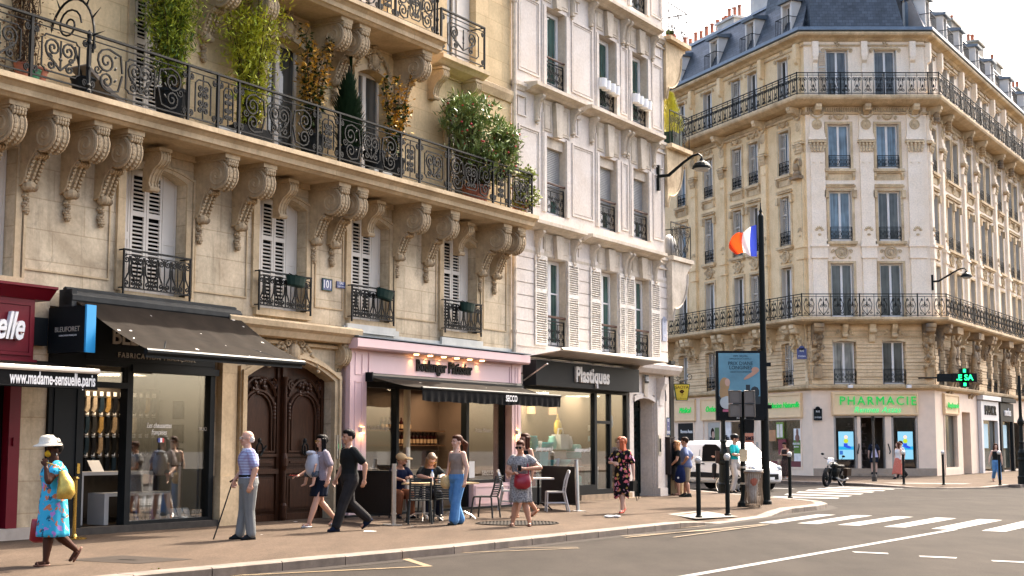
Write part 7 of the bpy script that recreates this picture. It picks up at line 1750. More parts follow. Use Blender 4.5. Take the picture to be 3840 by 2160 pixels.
for i, (u, lb) in enumerate(((1.9, 'white spot light above the P of the pharmacy sign'), (4.9, 'white spot light above the last letters of the pharmacy sign'))):
    a = fthing(FC, 'flood_light', lb, 'light', u, .38, 4.72, 'spot lights above the pharmacy sign'); m = F(); m.box(-.12, .12, 0, .16, -.12, .04); m.build('lamp', mWhiteC, a); m = F(); m.tube([(0, -.2, .08), (0, .05, .08)], .02, 4); m.build('arm', mBlackP, a)
# ============================================================ cafe terrace
mWick = M('wicker_black', (.035, .030, .027), .7, 0, .5, 60, .6, 120)
def tleg(m, p, r=.013): m.tube(p, r, 6)
def wp(x, y): return gp(x, y)[:2]
s0 = thing('wicker_screen', 'black woven terrace screen with a steel post behind the man in black', 'screen', (*wp(990, 1321), .12), 0)
a = Vector(wp(990, 1321)); b = a+Vector((-1.30, 1.75)); d = (b-a); s0.rotation_euler = (0, 0, math.atan2(d.y, d.x)); L_ = d.length
m = MB(); m.box(.05, L_, -.02, .02, .20, 1.0); m.build('panel', mWick, s0)
m = MB(); m.box(.03, L_, -.025, .025, .98, 1.02); m.box(.03, L_, -.025, .025, .17, .21); m.box(L_-.03, L_, -.025, .025, .1, 1.0); m.build('frame', mBlackP, s0)
m = MB(); m.lathe([(.045, .02), (.045, 1.16)], n=12); m.lathe([(.055, 1.02), (.055, 1.05)], n=12); m.lathe([(.055, .2), (.055, .23)], n=12); m.build('post', mChrome, s0)
m = MB(); m.box(-.12, .22, -.12, .12, 0, .015); m.build('foot_plate', mChrome, s0)
s1 = thing('wicker_screen', 'black woven terrace screen with a leaning steel post in front of the plastics shop', 'screen', (*wp(1452, 1286), .12), 0)
a = Vector(wp(1452, 1286)); b = Vector(wp(1352, 1275)); d = b-a; s1.rotation_euler = (0, 0, math.atan2(d.y, d.x)); L_ = 2.25
m = MB(); m.box(.05, L_, -.02, .02, .16, 1.0); m.build('panel', mWick, s1); m = MB(); m.box(.05, L_, -.025, .025, .98, 1.02); m.box(.05, L_, -.025, .025, .13, .17); m.build('frame', mBlackP, s1)
m = MB(); m.tube([(-.04, 0, .02), (.04, 0, 1.18)], .045, 10); m.build('post', mChrome, s1); m = MB(); m.box(-.3, .1, -.1, .1, 0, .015); m.build('foot_plate', mChrome, s1)
mChair = M('grey_chair_metal', (.10, .105, .10), .4, .3, .08, 5)
def slat_chair(label, x, y, rz):
    o = thing('terrace_chair', label, 'chair', (x, y, .12), rz, 'grey slatted terrace chairs')
    for sx in (-.2, .2):
        m = MB(); tleg(m, [(sx*1.15, -.24, 0), (sx, -.2, .42), (sx, -.16, .45)], .019); m.build('leg', mChair, o)
        m = MB(); tleg(m, [(sx*1.15, .26, 0), (sx, .2, .42), (sx, .16, .45)], .019); m.build('leg', mChair, o)
    m = MB()
    for k in range(7): m.box(-.2, .2, -.2+.058*k, -.16+.058*k, .445, .458)
    for sx in (-.2, .2): m.tube([(sx, -.2, .44), (sx, .2, .44)], .014, 6)
    m.build('seat', mChair, o)
    m = MB()
    for sx in (-.2, .2): m.tube([(sx, -.19, .45), (sx, -.25, .62), (sx, -.31, .88)], .02, 6)
    for k in range(9): t = k/8; z = .50+.36*t; y_ = -.205-.10*t; m.tube([(-.2, y_, z), (0, y_-.035, z), (.2, y_, z)], .018, 4)
    m.build('backrest', mChair, o); return o
c1 = slat_chair('grey slatted chair directly right of the steel post', -1.80, 27.95, math.radians(8))
c2 = slat_chair('grey slatted chair left of the woman in jeans', -1.28, 28.6, math.radians(-12))
c3 = slat_chair('grey slatted chair behind the legs of the woman in jeans', -.55, 30.2, math.radians(70))
def ctable(label, x, y, rz, L_, mat, metal=False):
    o = thing('cafe_table', label, 'table', (x, y, .12), rz)
    m = MB(); m.box(-L_/2, L_/2, -.34, .34, .72, .755); m.build('table_top', mat, o)
    for sx in ((-L_*.3, L_*.3) if L_ > .8 else (0,)):
        m = MB(); m.lathe([(.03, .12), (.03, .72)], (sx, 0, 0), 10)
        for a in (0, PI/2, PI, 3*PI/2):
            a += PI/4; m.tube([(sx, 0, .16), (sx+.16*math.cos(a), .16*math.sin(a), .15), (sx+.30*math.cos(a), .30*math.sin(a), .08), (sx+.38*math.cos(a), .38*math.sin(a), .01)], .018, 6)
        m.build('pedestal', mChrome if not metal else mBlackP, o)
    return o
TX, TY, TR = -1.45, 29.2, FA.rz-.25
ctable('wooden cafe table with two chrome feet covered with papers', TX, TY, TR, 1.5, mTable)
ctable('small white topped cafe table between the white metal chairs', .62, 33.9, .2, .62, mWhite, True)
def ontable(u, v, z=.875): c, s = math.cos(TR), math.sin(TR); return (TX+u*c-v*s, TY+u*s+v*c, z)
o = thing('water_bottle', 'clear water bottle with blue cap on the wooden cafe table', 'bottle', ontable(-.32, -.1))
m = MB(); m.lathe([(.035, 0), (.038, .03), (.038, .17), (.015, .22), (.015, .235)], n=12); m.build('bottle', M('pet', (.5, .55, .58), .15, 0, .1), o, smooth=True); m = MB(); m.lathe([(.017, .235), (.017, .26)], n=10); m.build('cap', M('cap_blue', (.02, .12, .5), .4, 0, 0), o); m = MB(); m.lathe([(.039, .07), (.039, .13)], n=12); m.build('label', mPink, o)
o = thing('drink_can', 'tall pale can on the wooden cafe table', 'can', ontable(.0, .05)); m = MB(); m.lathe([(.03, 0), (.034, .01), (.034, .15), (.03, .16)], n=12); m.build('can', M('can_print', (.35, .36, .33), .4, .3, .5, 25), o)
o = thing('plastic_bag', 'crumpled blue and white bag on the wooden cafe table', 'bag', ontable(.35, -.05)); m = MB(); m.ell((0, 0, .05), (.2, .1, .06), 9, 6); m.ell((-.02, 0, .1), (.06, .05, .06), 7, 5); m.build('bag', M('bag_blue', (.12, .25, .6), .5, 0, .6, 9), o, smooth=True)
o = thing('food_box', 'round bright blue food box on the wooden cafe table', 'box', ontable(-.08, -.22)); m = MB(); m.lathe([(.085, 0), (.09, .02), (.09, .06)], n=16); m.build('box', M('cap_blue', (.02, .12, .5)), o)
o = thing('sheet_of_paper', 'white sheet of paper lying on the wooden cafe table', 'paper', ontable(.1, -.2, .878)); m = MB(); m.quad((-.2, -.12, 0), (.2, -.12, 0), (.2, .1, 0), (-.2, .1, 0)); m.build('sheet', mPaper, o, recalc=False)
mAlu = M('white_chair_metal', (.50, .48, .46), .35, .5, .05, 5)
def navy_chair(label, x, y, rz):
    o = thing('metal_chair', label, 'chair', (x, y, .12), rz, 'pale metal chairs of the terrace')
    m = MB(); m.box(-.2, .2, -.2, .2, .43, .465); m.build('seat', mAlu, o)
    for sx in (-.19, .19):
        m = MB(); tleg(m, [(sx*1.1, -.30, 0), (sx, -.22, .35), (sx, -.2, .46)], .02); m.build('leg', mAlu, o)
        m = MB(); tleg(m, [(sx*1.1, .22, 0), (sx, .2, .45)], .018); m.build('leg', mAlu, o)
    m = MB(); m.tube([(-.19, -.2, .46), (-.19, -.24, .7), (-.18, -.30, .88), (-.13, -.31, .93), (.13, -.31, .93), (.18, -.30, .88), (.19, -.24, .7), (.19, -.2, .46)], .02, 6)
    for k in range(3): x_ = -.09+.09*k; m.tube([(x_, -.31, .92), (x_, -.24, .56)], .012, 5)
    m.tube([(-.19, -.22, .56), (.19, -.22, .56)], .015, 5); m.build('backrest', mAlu, o)
    m = MB(); m.tube([(-.2, -.26, .2), (-.2, .21, .2)], .012, 5); m.tube([(.2, -.26, .2), (.2, .21, .2)], .012, 5); m.build('stretcher', mAlu, o); return o
navy_chair('pale metal chair in front of the pink panel, partly hidden by the woman in sunglasses', -.02, 34.0, math.radians(-95)); navy_chair('pale metal chair in front of the black screen, right of the woman in sunglasses', 1.0, 33.1, math.radians(95))
# ============================================================ vehicles
mVan = M('van_white', (.66, .64, .61), .3, 0, .02, 2); mTyre = M('tyre_rubber', (.02, .02, .02), .8, 0, .1, 9); mHub = M('hub_grey', (.25, .25, .25), .4, .4, .1); mCarG = glassmat('car_glass', (.02, .022, .03)); mTrim = M('black_trim', (.025, .025, .025), .6, 0, 0)
def wheel(root, x, y, r=.32):
    s = 1 if y > 0 else -1; m = MB(); m.lathe([(r*.62, y-.1), (r*.95, y-.1), (r, y-.06), (r, y+.06), (r*.95, y+.1), (r*.62, y+.1)], (x, 0, r), 20, 1); w_ = m.build('wheel', mTyre, root); m = MB(); m.lathe([(.04, y+.09*s), (r*.62, y+.07*s), (r*.62, y+.03*s)], (x, 0, r), 16, 1); m.build('rim', mHub, w_)
def body_shell(m, secs):
    """car body lofted along x; each section: x, half width at sill / belt / roof, z sill, belt, roof"""
    rings = []
    for x, ws, wb, wr, zs, zb_, zr in secs:
        half = [(ws*.9, zs), (ws, zs+.12), (wb, (zs+zb_)/2), (wb*.985, zb_), (wr+(wb-wr)*.12, zb_+(zr-zb_)*.8), (wr*.86, zr-.02), (wr*.4, zr)]
        rings.append([(x, y, z) for y, z in half]+[(x, -y, z) for y, z in reversed(half)])
    n = len(rings[0]); vs = [p for r in rings for p in r]; fs = []
    for i in range(len(rings)-1):
        for k in range(n): fs.append((i*n+k, i*n+(k+1) % n, (i+1)*n+(k+1) % n, (i+1)*n+k))
    fs.append(tuple(range(n))); fs.append(tuple((len(rings)-1)*n+k for k in range(n))); m.add(vs, fs)
van = thing('delivery_van', 'white delivery van with its driver at the open side window', 'van', (7.85, 53.6, 0), math.radians(-52))
m = MB(); body_shell(m, [(-2.1, .82, .84, .72, .32, .95, 1.70), (-2.05, .88, .90, .78, .30, 1.0, 1.80), (-.6, .9, .92, .82, .28, 1.0, 1.84), (.2, .9, .92, .82, .28, 1.0, 1.83), (.75, .9, .92, .78, .28, 1.02, 1.76), (1.05, .9, .92, .74, .28, 1.04, 1.58), (1.45, .9, .91, .74, .28, 1.05, 1.22), (1.62, .9, .9, .80, .28, 1.0, 1.10), (2.0, .88, .88, .74, .28, .9, .98), (2.22, .8, .8, .62, .30, .72, .84), (2.30, .70, .7, .5, .34, .6, .7)])
bv = m.build('body', mVan, van, smooth=True); bv.modifiers.new('b', 'BEVEL').width = .02
m = MB(); m.add([(.78, -.76, 1.70), (.78, .76, 1.70), (1.47, .83, 1.14), (1.47, -.83, 1.14)], [(0, 1, 2, 3)]); m.xf(Matrix.Translation((.05, 0, .05))); m.build('windscreen', glassmat('windscreen_tint', (.10, .06, .17), .08), van)
def swin(name, pts, y, mat): m = MB(); m.add([(x, y, z) for x, z in pts]+[(x, y*.985, z) for x, z in pts], [tuple(range(len(pts)))]); return m.build(name, mat, van, recalc=False)
for s in (-1, 1):
    m = MB(); P = [(-.1, 1.08), (-.1, 1.60), (.02, 1.68), (.55, 1.67), (.75, 1.55), (1.12, 1.18), (1.1, 1.08)]
    m.add([(x, s*(.935-(z-1.05)*.10), z) for x, z in P], [tuple(range(7))]); m.build('side_window', mSlotDark if s < 0 else mCarG, van, recalc=False)
    m = MB(); m.tube([(x, s*(.94-(z-1.05)*.10), z) for x, z in P], .018, 5, closed=True); m.build('window_seal', mTrim, van)
    m = MB(); m.box(-1.75, -.35, s*.925 - .01, s*.925+.01, .50, .62) ; m.prism([(-.25, .48), (1.2, .48), (1.2, .62), (-.25, .68)], 1, s*.925-.012, s*.925+.012); m.prism([(-1.8, .50), (-.35, .48), (-.35, .68), (-1.8, .66)], 1, s*.925-.012, s*.925+.012); m.build('side_moulding', mTrim, van)
    for x in (-.3, 1.22): m = MB(); m.tube([(x, s*.935, .4), (x, s*.935, 1.0), (x+(.05 if x < 0 else -.1), s*.9, 1.5 if x < 0 else 1.1)], .008, 4); m.build('door_seam', mTrim, van)
    m = MB(); m.box(-.15, .02, s*.93-.015, s*.93+.03*s, .96, 1.0); m.build('door_handle', mTrim, van)
    m = MB(); m.ell((1.0, s*1.08, 1.16), (.08, .13, .11), 10, 7); mm = m.build('wing_mirror', mVan, van, smooth=True); m = MB(); m.tube([(1.02, s*.9, 1.06), (1.0, s*1.05, 1.08)], .03, 5); m.build('mirror_arm', mTrim, mm)
    for x in (-1.35, 1.5): wheel(van, x, s*.82, .33)
    m = MB(); m.ell((2.12, s*.68, .82), (.16, .14, .12), 10, 7); m.build('headlight', M('headlight_glass', (.4, .42, .44), .1, .2, .1), van, smooth=True)
m = MB(); m.box(2.22, 2.33, -.5, .5, .42, .62); m.build('grille', mTrim, van); m = MB(); m.box(2.26, 2.36, -.26, .26, .40, .51); m.build('number_plate', mPaper, van)
m = MB(); m.tube([(2.27, -.14, .70), (2.29, 0, .77), (2.27, .14, .70)], .016, 5); m.tube([(2.27, -.14, .64), (2.29, 0, .71), (2.27, .14, .64)], .016, 5); m.tube([(2.26, -.6, .74), (2.27, .6, .74)], .012, 4); m.build('emblem', mChrome, van)
def car(name, label, x, y, rz, mat, rack=False):
    o = thing(name, label, 'car', (x, y, 0), rz)
    m = MB(); body_shell(m, [(-2.1, .74, .74, .6, .38, .8, 1.05), (-2.0, .84, .86, .66, .3, .95, 1.25), (-1.5, .88, .9, .66, .26, .98, 1.56), (-.3, .88, .9, .68, .26, .98, 1.62), (.4, .88, .9, .66, .26, .98, 1.55), (1.1, .88, .9, .7, .26, .98, 1.08), (1.9, .85, .86, .6, .28, .82, .92), (2.15, .72, .72, .5, .34, .6, .7)]); m.build('body', mat, o, smooth=True)
    m = MB()
    for s in (-1, 1): m.add([(q, s*(.91-(z-1)*.33), z) for q, z in ((-1.6, 1.02), (-1.45, 1.42), (-.3, 1.5), (.35, 1.44), (.95, 1.05))], [(0, 1, 2, 3, 4)])
    m.add([(.5, -.62, 1.52), (.5, .62, 1.52), (1.12, .72, 1.08), (1.12, -.72, 1.08)], [(0, 1, 2, 3)]); m.build('window', mCarG, o, recalc=False)
    for s in (-1, 1):
        for q in (-1.3, 1.4): wheel(o, q, s*.8, .32)
    if rack: m = MB(); [m.tube([(q, -.7, 1.58), (q, -.6, 1.70), (q, .6, 1.70), (q, .7, 1.58)], .025, 5) for q in (-.8, .1)]; m.build('roof_rack', mTrim, o)
    return o
car('parked_car', 'grey blue car with a roof rack just behind the white van', 9.3, 64, math.radians(-62), M('car_blue', (.10, .13, .17), .3, .4, .05), True)
car('parked_car', 'dark car half hidden behind the couple and the dark corner pillar', 5.2, 60.5, math.radians(-62), M('car_dark', (.03, .032, .036), .3, .4, .05))
# motorcycle
mo = thing('motorcycle', 'black parked motorcycle with a white headlight cowl in front of the pharmacy', 'motorcycle', (13.15, 58.6, 0), math.radians(-128)); mo.rotation_euler = (math.radians(-6), 0, math.radians(-128))
mBk = M('bike_black', (.015, .018, .018), .35, .3, .1)
for x, nm in ((.72, 0), (-.70, 1)):
    m = MB(); m.tube([(x+.31*math.cos(a), 0, .36+.31*math.sin(a)) for a in [2*PI*i/24 for i in range(24)]], .062, 8, closed=True); w_ = m.build('wheel', mTyre, mo, smooth=True); m = MB(); m.lathe([(.05, -.05), (.13, -.02), (.13, .02), (.05, .05)], (x, 0, .36), 14, 1)
    for k in range(5): a = 2*PI*k/5; m.tube([(x, 0, .36), (x+.26*math.cos(a), 0, .36+.26*math.sin(a))], .02, 5)
    m.build('rim', mBk, w_)
m = MB()
for s in (-1, 1): m.tube([(.72, s*.10, .36), (.42, s*.1, .98)], .028, 7)
m.prism([(.42, .62), (.98, .60), (.80, .76), (.6, .76)], 1, -.07, .07); m.build('front_fork', mBk, mo)
m = MB(); m.loft([((.0, 0, .42), .26, .14), ((.0, 0, .6), .28, .17), ((.02, 0, .74), .22, .15)], 12); m.ell((-.05, 0, .34), (.3, .13, .12), 8, 6); m.build('engine', mBk, mo); m = MB(); m.ell((.15, 0, .86), (.30, .15, .12), 12, 8); m.build('fuel_tank', mBk, mo, smooth=True)
m = MB(); m.loft([((-.38, 0, .76), .36, .12), ((-.4, 0, .83), .36, .14), ((-.42, 0, .87), .3, .1)], 14); m.build('seat', M('seat_leather', (.03, .03, .03), .6, 0, .1), mo, smooth=True)
m = MB(); m.lathe([(.09, 0), (.09, .08), (.03, .1)], (0, 0, 0), 14, 0); m.xf(Matrix.Translation((.52, 0, .93))); m.build('headlight', M('lamp_glass', (.5, .5, .48), .1, .3, .05), mo); m = MB(); m.prism([(.40, 1.0), (.60, 1.0), (.52, 1.14), (.42, 1.16)], 1, -.11, .11); m.build('headlight_cowl', mWhiteC, mo)
m = MB(); m.tube([(.25, .42, 1.12), (.35, .2, 1.08), (.4, 0, 1.04), (.35, -.2, 1.08), (.25, -.42, 1.12)], .018, 6); m.tube([(.28, .36, 1.1), (.32, .44, 1.25)], .01, 4); m.ell((.32, .46, 1.27), (.02, .08, .045), 7, 5); m.ell((.32, -.46, 1.27), (.02, .08, .045), 7, 5); m.build('handlebar', mBk, mo)
m = MB(); m.box(-.85, -.45, .14, .32, .45, .75); m.build('saddle_bag', M('brown_leather', (.06, .035, .02), .6, 0, .1), mo)
m = MB(); m.tube([(.1, .13, .35), (-.3, .2, .25), (-.8, .2, .32)], .04, 7); m.tube([(0, .15, .3), (-.05, .42, 0)], .015, 5); m.tube([(-.35, 0, .75), (-.7, 0, .36)], .04, 5); m.build('exhaust', mHub, mo)
# ============================================================ people
def skinmat(n, c): return M('skin_'+n, c, .55, 0, .06, 6)
sk = {'dark': skinmat('dark', (.12, .05, .03)), 'light': skinmat('light', (.50, .27, .18)), 'tan': skinmat('tan', (.40, .20, .12)), 'pale': skinmat('pale', (.55, .33, .24))}
def rem(o, vox, sm=0):
    r = o.modifiers.new('remesh', 'REMESH'); r.mode = 'VOXEL'; r.voxel_size = vox; r.use_smooth_shade = True
    if sm: q = o.modifiers.new('smooth', 'SMOOTH'); q.factor = .6; q.iterations = sm
    return o
def cloth(name, a, b=None, sc=6, thr=.52, bump=.35, kind='noise', c3=None, c4=None):
    if name in MATS: return MATS[name]
    k_ = .5 if max(a) < .125 else 1; a = tuple(x*k_ for x in a); b = b and tuple(x*k_ for x in b) if kind == 'noise' else b
    t = NT(name); v = t.coord()
    if kind == 'noise': c = t.ramp(t.noise(v, sc, 4, .6), [(.35, a), (.7, b or tuple(x*1.25 for x in a))])
    elif kind == 'floral':
        vo = t.n("TexVoronoi"); vo.inputs['Scale'].default_value = sc; vo.inputs['Randomness'].default_value = 1
        wv = t.noise(v, sc*1.1, 3, .6); ad = t.n("VectorMath"); ad.operation = 'MULTIPLY_ADD'; ad.inputs[1].default_value = (.2, .2, .2); t.l(wv, ad.inputs[0]); t.l(v, ad.inputs[2]); t.l(ad.outputs[0], vo.inputs['Vector'])
        sp = t.n("SeparateColor"); t.l(vo.outputs['Color'], sp.inputs[0])
        fl = t.ramp(sp.outputs[0], [(0, b), (.45, c3), (.7, c4 or b)], 'CONSTANT'); msk = t.ramp(vo.outputs['Distance'], [(.38, 1.0), (.44, 0.0)])
        c = t.mix(a, fl, msk)
    elif kind == 'plaid':
        c = a
        for ax, s_ in (((15, 15, 0), 1), ((0, 0, 42), 1)):
            wv = t.n("TexWave"); wv.inputs['Scale'].default_value = .32; mp = t.coord(scale=ax); t.l(mp, wv.inputs['Vector']); wv.bands_direction = 'DIAGONAL'; c = t.mix(c, b, t.ramp(wv.outputs[0], [(.5, 0.0), (.62, .55)]))
    elif kind == 'stripe':
        wv = t.n("TexWave"); wv.inputs['Scale'].default_value = sc; wv.inputs['Distortion'].default_value = 3; wv.bands_direction = 'Z'; t.l(v, wv.inputs['Vector']); c = t.ramp(wv.outputs[0], [(.4, a), (.6, b)])
    t.set(c, .85, 0, .15); t.bump(t.noise(t.coord(scale=(1, 1, .35)), 9, 3, .5), bump, .03); MATS[name] = t.m; return t.m
SH = .175
def hand(m, wr, d, up, s, curl=.5, R=1.0):
    """five-fingered hand: wrist point, pointing direction, back-of-hand direction, side sign of the thumb"""
    d = Vector(d).normalized(); up = Vector(up); up = (up-d*up.dot(d)).normalized(); sd = d.cross(up)*s; wr = Vector(wr)
    m.capsule(wr-d*.02, .024*R, wr+d*.03, .026*R, 8)
    for k in range(4):
        q = (k-1.5)*.021; m.capsule(wr+d*.02+sd*q*.7, .014*R, wr+d*.085+sd*q, .013*R, 7)
        L_ = (.072, .082, .077, .058)[k]; b = wr+d*.09+sd*q; c1, c2 = curl, curl*2.1
        p1 = b+(d*math.cos(c1)-up*math.sin(c1))*L_*.5; p2 = p1+(d*math.cos(c2)-up*math.sin(c2))*L_*.5
        m.capsule(b, .0098*R, p1, .009*R, 6); m.capsule(p1, .009*R, p2, .0078*R, 6)
    b = wr+d*.025-sd*.024; p1 = b-sd*.028+d*.03-up*.008; p2 = p1+d*.03-up*.014-sd*.004; m.capsule(b, .013*R, p1, .011*R, 6); m.capsule(p1, .011*R, p2, .009*R, 6)
WALK = dict(kL=(.16, .09, .50), aL=(.30, .09, .09), kR=(-.02, -.09, .49), aR=(-.32, -.09, .17), pR=.7)
STAND = dict(kL=(.01, .09, .49), aL=(0, .10, .085), kR=(.02, -.09, .49), aR=(.03, -.10, .085))
def person(label, x, y, face, H, pose, skin='light', top=None, bottom=None, shoes=None, hair=None, headturn=0, lean=0, female=False, armL=None, armR=None, vox=.009, sleeves='short', z=.12, build=1.0, name='person', extra=None, seat=None, group=None, headtilt=0):
    o = thing(name, label, 'person', (x, y, z), math.radians(face), group); sc_ = H/1.75; o.scale = (sc_,)*3
    P = dict(STAND); P.update(pose or {}); hip = P.get('hip', (0, 0, .93)); hz = hip[2]
    Tm = Matrix.Translation(Vector(hip)) @ Matrix.Rotation(lean, 4, 'Y') @ Matrix.Translation((0, 0, -.93))
    def T(p): return Tm @ Vector(p)
    def torso(m, off=0, z1=1.56, hipw=1.0, z0=.84):
        st_ = len(m.v); f = female; wst = .115 if f else .135
        R = [(.84, .085, .12), (.92, .112*hipw, (.165 if f else .158)), (1.02, .10, .145 if f else .15), (1.10, .09, wst+.005), (1.2, .10, wst+.015), (1.3, .118 if f else .115, .155 if f else .168), (1.38, .10, .165 if f else .18), (1.43, .075, .155 if f else .17), (1.465, .055, .09), (1.50, .048, .052), (1.56, .048, .048)]
        R = [(z_, a*build*1.25+off, b*build*1.14+off) for z_, a, b in R if z0 <= z_ <= z1]
        m.loft([((.0 if z_ < 1.4 else (z_-1.4)*.1, 0, z_), a, b) for z_, a, b in R], 16)
        if f and z1 > 1.3:
            for s in (-1, 1): m.ell((.075*build, s*.07, 1.275), (.055+off, .06+off, .06+off), 9, 7)
        m.xf(Tm, st_)
    m = MB(); torso(m)
    for s, k, a, pp in ((1, 'kL', 'aL', 'pL'), (-1, 'kR', 'aR', 'pR')):
        h = Tm @ Vector((0, s*.09, .90)); kn, an = Vector(P[k]), Vector(P[a]); m.capsule(h, .10*build, kn, .065, 10); m.capsule(kn, .063, kn.lerp(an, .35), .066*build, 10); m.capsule(kn.lerp(an, .35), .065*build, an, .042, 10)
        tp = P.get(pp, 0); fd = Vector((math.cos(tp), s*.12, -math.sin(tp))); m.capsule(an+Vector((-.02, 0, -.035)), .032, an+fd*.13+Vector((0, 0, -.045)), .026, 8); m.capsule(an, .034, an+Vector((-.03, 0, -.04)), .032, 8)
    arms = {1: armL or ((-.03, .25, 1.15), (.02, .26, .89)), -1: armR or ((-.03, -.25, 1.15), (.02, -.26, .89))}
    AW = {}
    for s in (1, -1):
        A = arms[s]; el, wr = Vector(A[0]), Vector(A[1]); shp = T((-.0, s*SH, 1.415)); hd = A[2] if len(A) > 2 else (wr-el)+Vector((.0, 0, -.03)); up = A[3] if len(A) > 3 else (0, s, 0); cu = A[4] if len(A) > 4 else .45
        m.capsule(shp, .062*build, el, .046*build, 9); m.capsule(el, .046*build, el.lerp(wr, .3), .045*build, 8); m.capsule(el.lerp(wr, .3), .044*build, wr, .029, 8); hand(m, wr, hd, up, s if up != (0, 0, 1) else -s, cu); AW[s] = (shp, el, wr)
    Hm = Tm @ Matrix.Translation((.01, 0, 1.53)) @ Matrix.Rotation(headturn, 4, 'Z') @ Matrix.Rotation(headtilt, 4, 'Y') @ Matrix.Scale(1.1, 4) @ Matrix.Translation((0, 0, -1.53))
    st_ = len(m.v)
    m.ell((-.005, 0, 1.665), (.098, .076, .098), 14, 10); m.ell((.03, 0, 1.615), (.066, .057, .078), 12, 9); m.capsule((-.01, 0, 1.50), .05, (.0, 0, 1.6), .05, 10)
    m.capsule((.088, 0, 1.655), .010, (.112, 0, 1.628), .014, 7); m.ell((.085, 0, 1.675), (.018, .05, .012), 8, 5); m.ell((.084, 0, 1.592), (.015, .024, .012), 8, 5); m.ell((.075, 0, 1.565), (.022, .025, .018), 8, 5)
    for s in (-1, 1): m.ell((-.005, s*.077, 1.64), (.020, .010, .032), 7, 6); m.ell((.066, s*.036, 1.617), (.025, .022, .025), 7, 5)
    m.xf(Hm, st_)
    body = rem(m.build('body', sk[skin], o), vox)
    m = MB(); 
    for s in (-1, 1): m.ell((.090, s*.031, 1.652), (.010, .014, .007), 6, 5)
    m.xf(Hm); m.build('eyes', M('eye_dark', (.02, .012, .01), .3, 0, 0), o)
    m = MB()
    for s in (-1, 1): m.ell((.100, s*.033, 1.676), (.006, .020, .004), 6, 4)
    m.xf(Hm); m.build('eyebrows', hair[1] if hair else mSlotDark, o); m = MB(); m.ell((.099, 0, 1.590), (.006, .021, .006), 7, 4); m.xf(Hm); m.build('lips', M('lips', (.30, .08, .06), .5, 0, 0), o)
    if hair:
        kd, hm = hair; m = MB()
        if kd in ('short', 'long', 'bob', 'tail', 'wavy'):
            m.ell((-.022, 0, 1.685), (.100, .086, .098), 14, 10); m.ell((.02, 0, 1.735), (.078, .072, .045), 12, 8)
        if kd == 'long' or kd == 'wavy':
            for k in range(-4, 5): m.capsule((-.06+.012*abs(k), k*.022, 1.68), .03, (-.10+.02*abs(k)+(.06 if kd == 'wavy' and abs(k) > 3 else 0), k*.026, 1.30-(.08 if abs(k) < 3 else 0)), .022, 6)
            for s in (-1, 1): m.capsule((.03, s*.078, 1.69), .022, (.03, s*.09, 1.42), .024, 6)
        if kd == 'bob':
            for k in range(-4, 5): m.capsule((-.06+.012*abs(k), k*.021, 1.68), .032, (-.075+.016*abs(k), k*.024, 1.49), .03, 6)
            for s in (-1, 1): m.capsule((.045, s*.07, 1.72), .022, (.03, s*.088, 1.52), .026, 6)
        if kd == 'tail': m.capsule((-.10, 0, 1.68), .035, (-.19, .0, 1.60), .055, 8); m.capsule((-.19, 0, 1.60), .055, (-.18, .0, 1.46), .03, 8)
        if kd == 'bald':
            for s in (-1, 1): m.ell((-.05, s*.052, 1.635), (.05, .030, .05), 8, 6)
            m.ell((-.09, 0, 1.63), (.018, .05, .045), 8, 6)
        if kd == 'beard': m.ell((-.02, 0, 1.69), (.099, .083, .09), 14, 10); m.ell((.05, 0, 1.57), (.05, .052, .035), 10, 7)
        m.xf(Hm); h_ = m.build('hair', hm, o); rem(h_, vox, 2)
    if top:
        kd, mt = top; m = MB(); torso(m, .016 if kd != 'loose' else .028, 1.44 if kd in ('tank', 'vest') else 1.47, 1.0, .84 if kd in ('tee', 'shirt', 'loose') else .92)
        if kd in ('tank',):
            for s in (-1, 1): m.capsule(T((.06, s*.085, 1.36)), .022, T((-.02, s*.09, 1.46)), .022, 6)
        elif sleeves:
            for s in (1, -1):
                shp, el, wr = AW[s]; e = {'short': .72, 'cap': .38, 'long': 1}[sleeves]; m.capsule(shp+Vector((0, -s*.02, .0)), .084*build, shp.lerp(el, e), .075*build+(.008 if kd == 'loose' else 0), 9)
                if sleeves == 'long': m.capsule(el, .055, wr, .036, 8)
        rem(m.build('top', mt, o), vox*1.15, 3)
    if bottom:
        kd, mt = bottom[:2]; m = MB()
        if kd in ('trousers', 'shorts', 'flared'):
            torso(m, .018, 1.04, 1.0)
            for s, k, a in ((1, 'kL', 'aL'), (-1, 'kR', 'aR')):
                h = Tm @ Vector((0, s*.088, .89)); kn, an = Vector(P[k]), Vector(P[a])
                if kd == 'shorts': m.capsule(h, .125, h.lerp(kn, .92), .115, 10)
                else: m.capsule(h, .124*build, kn, .098, 10); m.capsule(kn, .096, an+Vector((0, 0, .015)), .084 if kd == 'trousers' else .108, 10)
            rem(m.build(kd if kd != 'flared' else 'jeans', mt, o), vox*1.15, 3)
        else:
            hem, rx, ry, lift_ = bottom[2:6]; n = 40; rows = 12; vs, fs = [], []; xs = (P['kL'][0]+P['kR'][0])/2; top_z = P.get('waist', 1.06)
            for r in range(rows+1):
                t = r/rows; zz_ = top_z+(hem-top_z)*t
                for k in range(n):
                    a = 2*PI*k/n; fold = 1+.075*t*math.sin(a*9+1.3)+.03*t*math.sin(a*5)
                    hx, hy = .14*build+.016, .18*build+.016; q = min(1, t*4); bx = (.125+q*(hx-.125))*(1-t)+rx*t; by = (.155+q*(hy-.155))*(1-t)+ry*t
                    vs.append((xs*t*1.0+bx*math.cos(a)*fold, by*math.sin(a)*fold, zz_+lift_*t*math.sin(a*3)*.5))
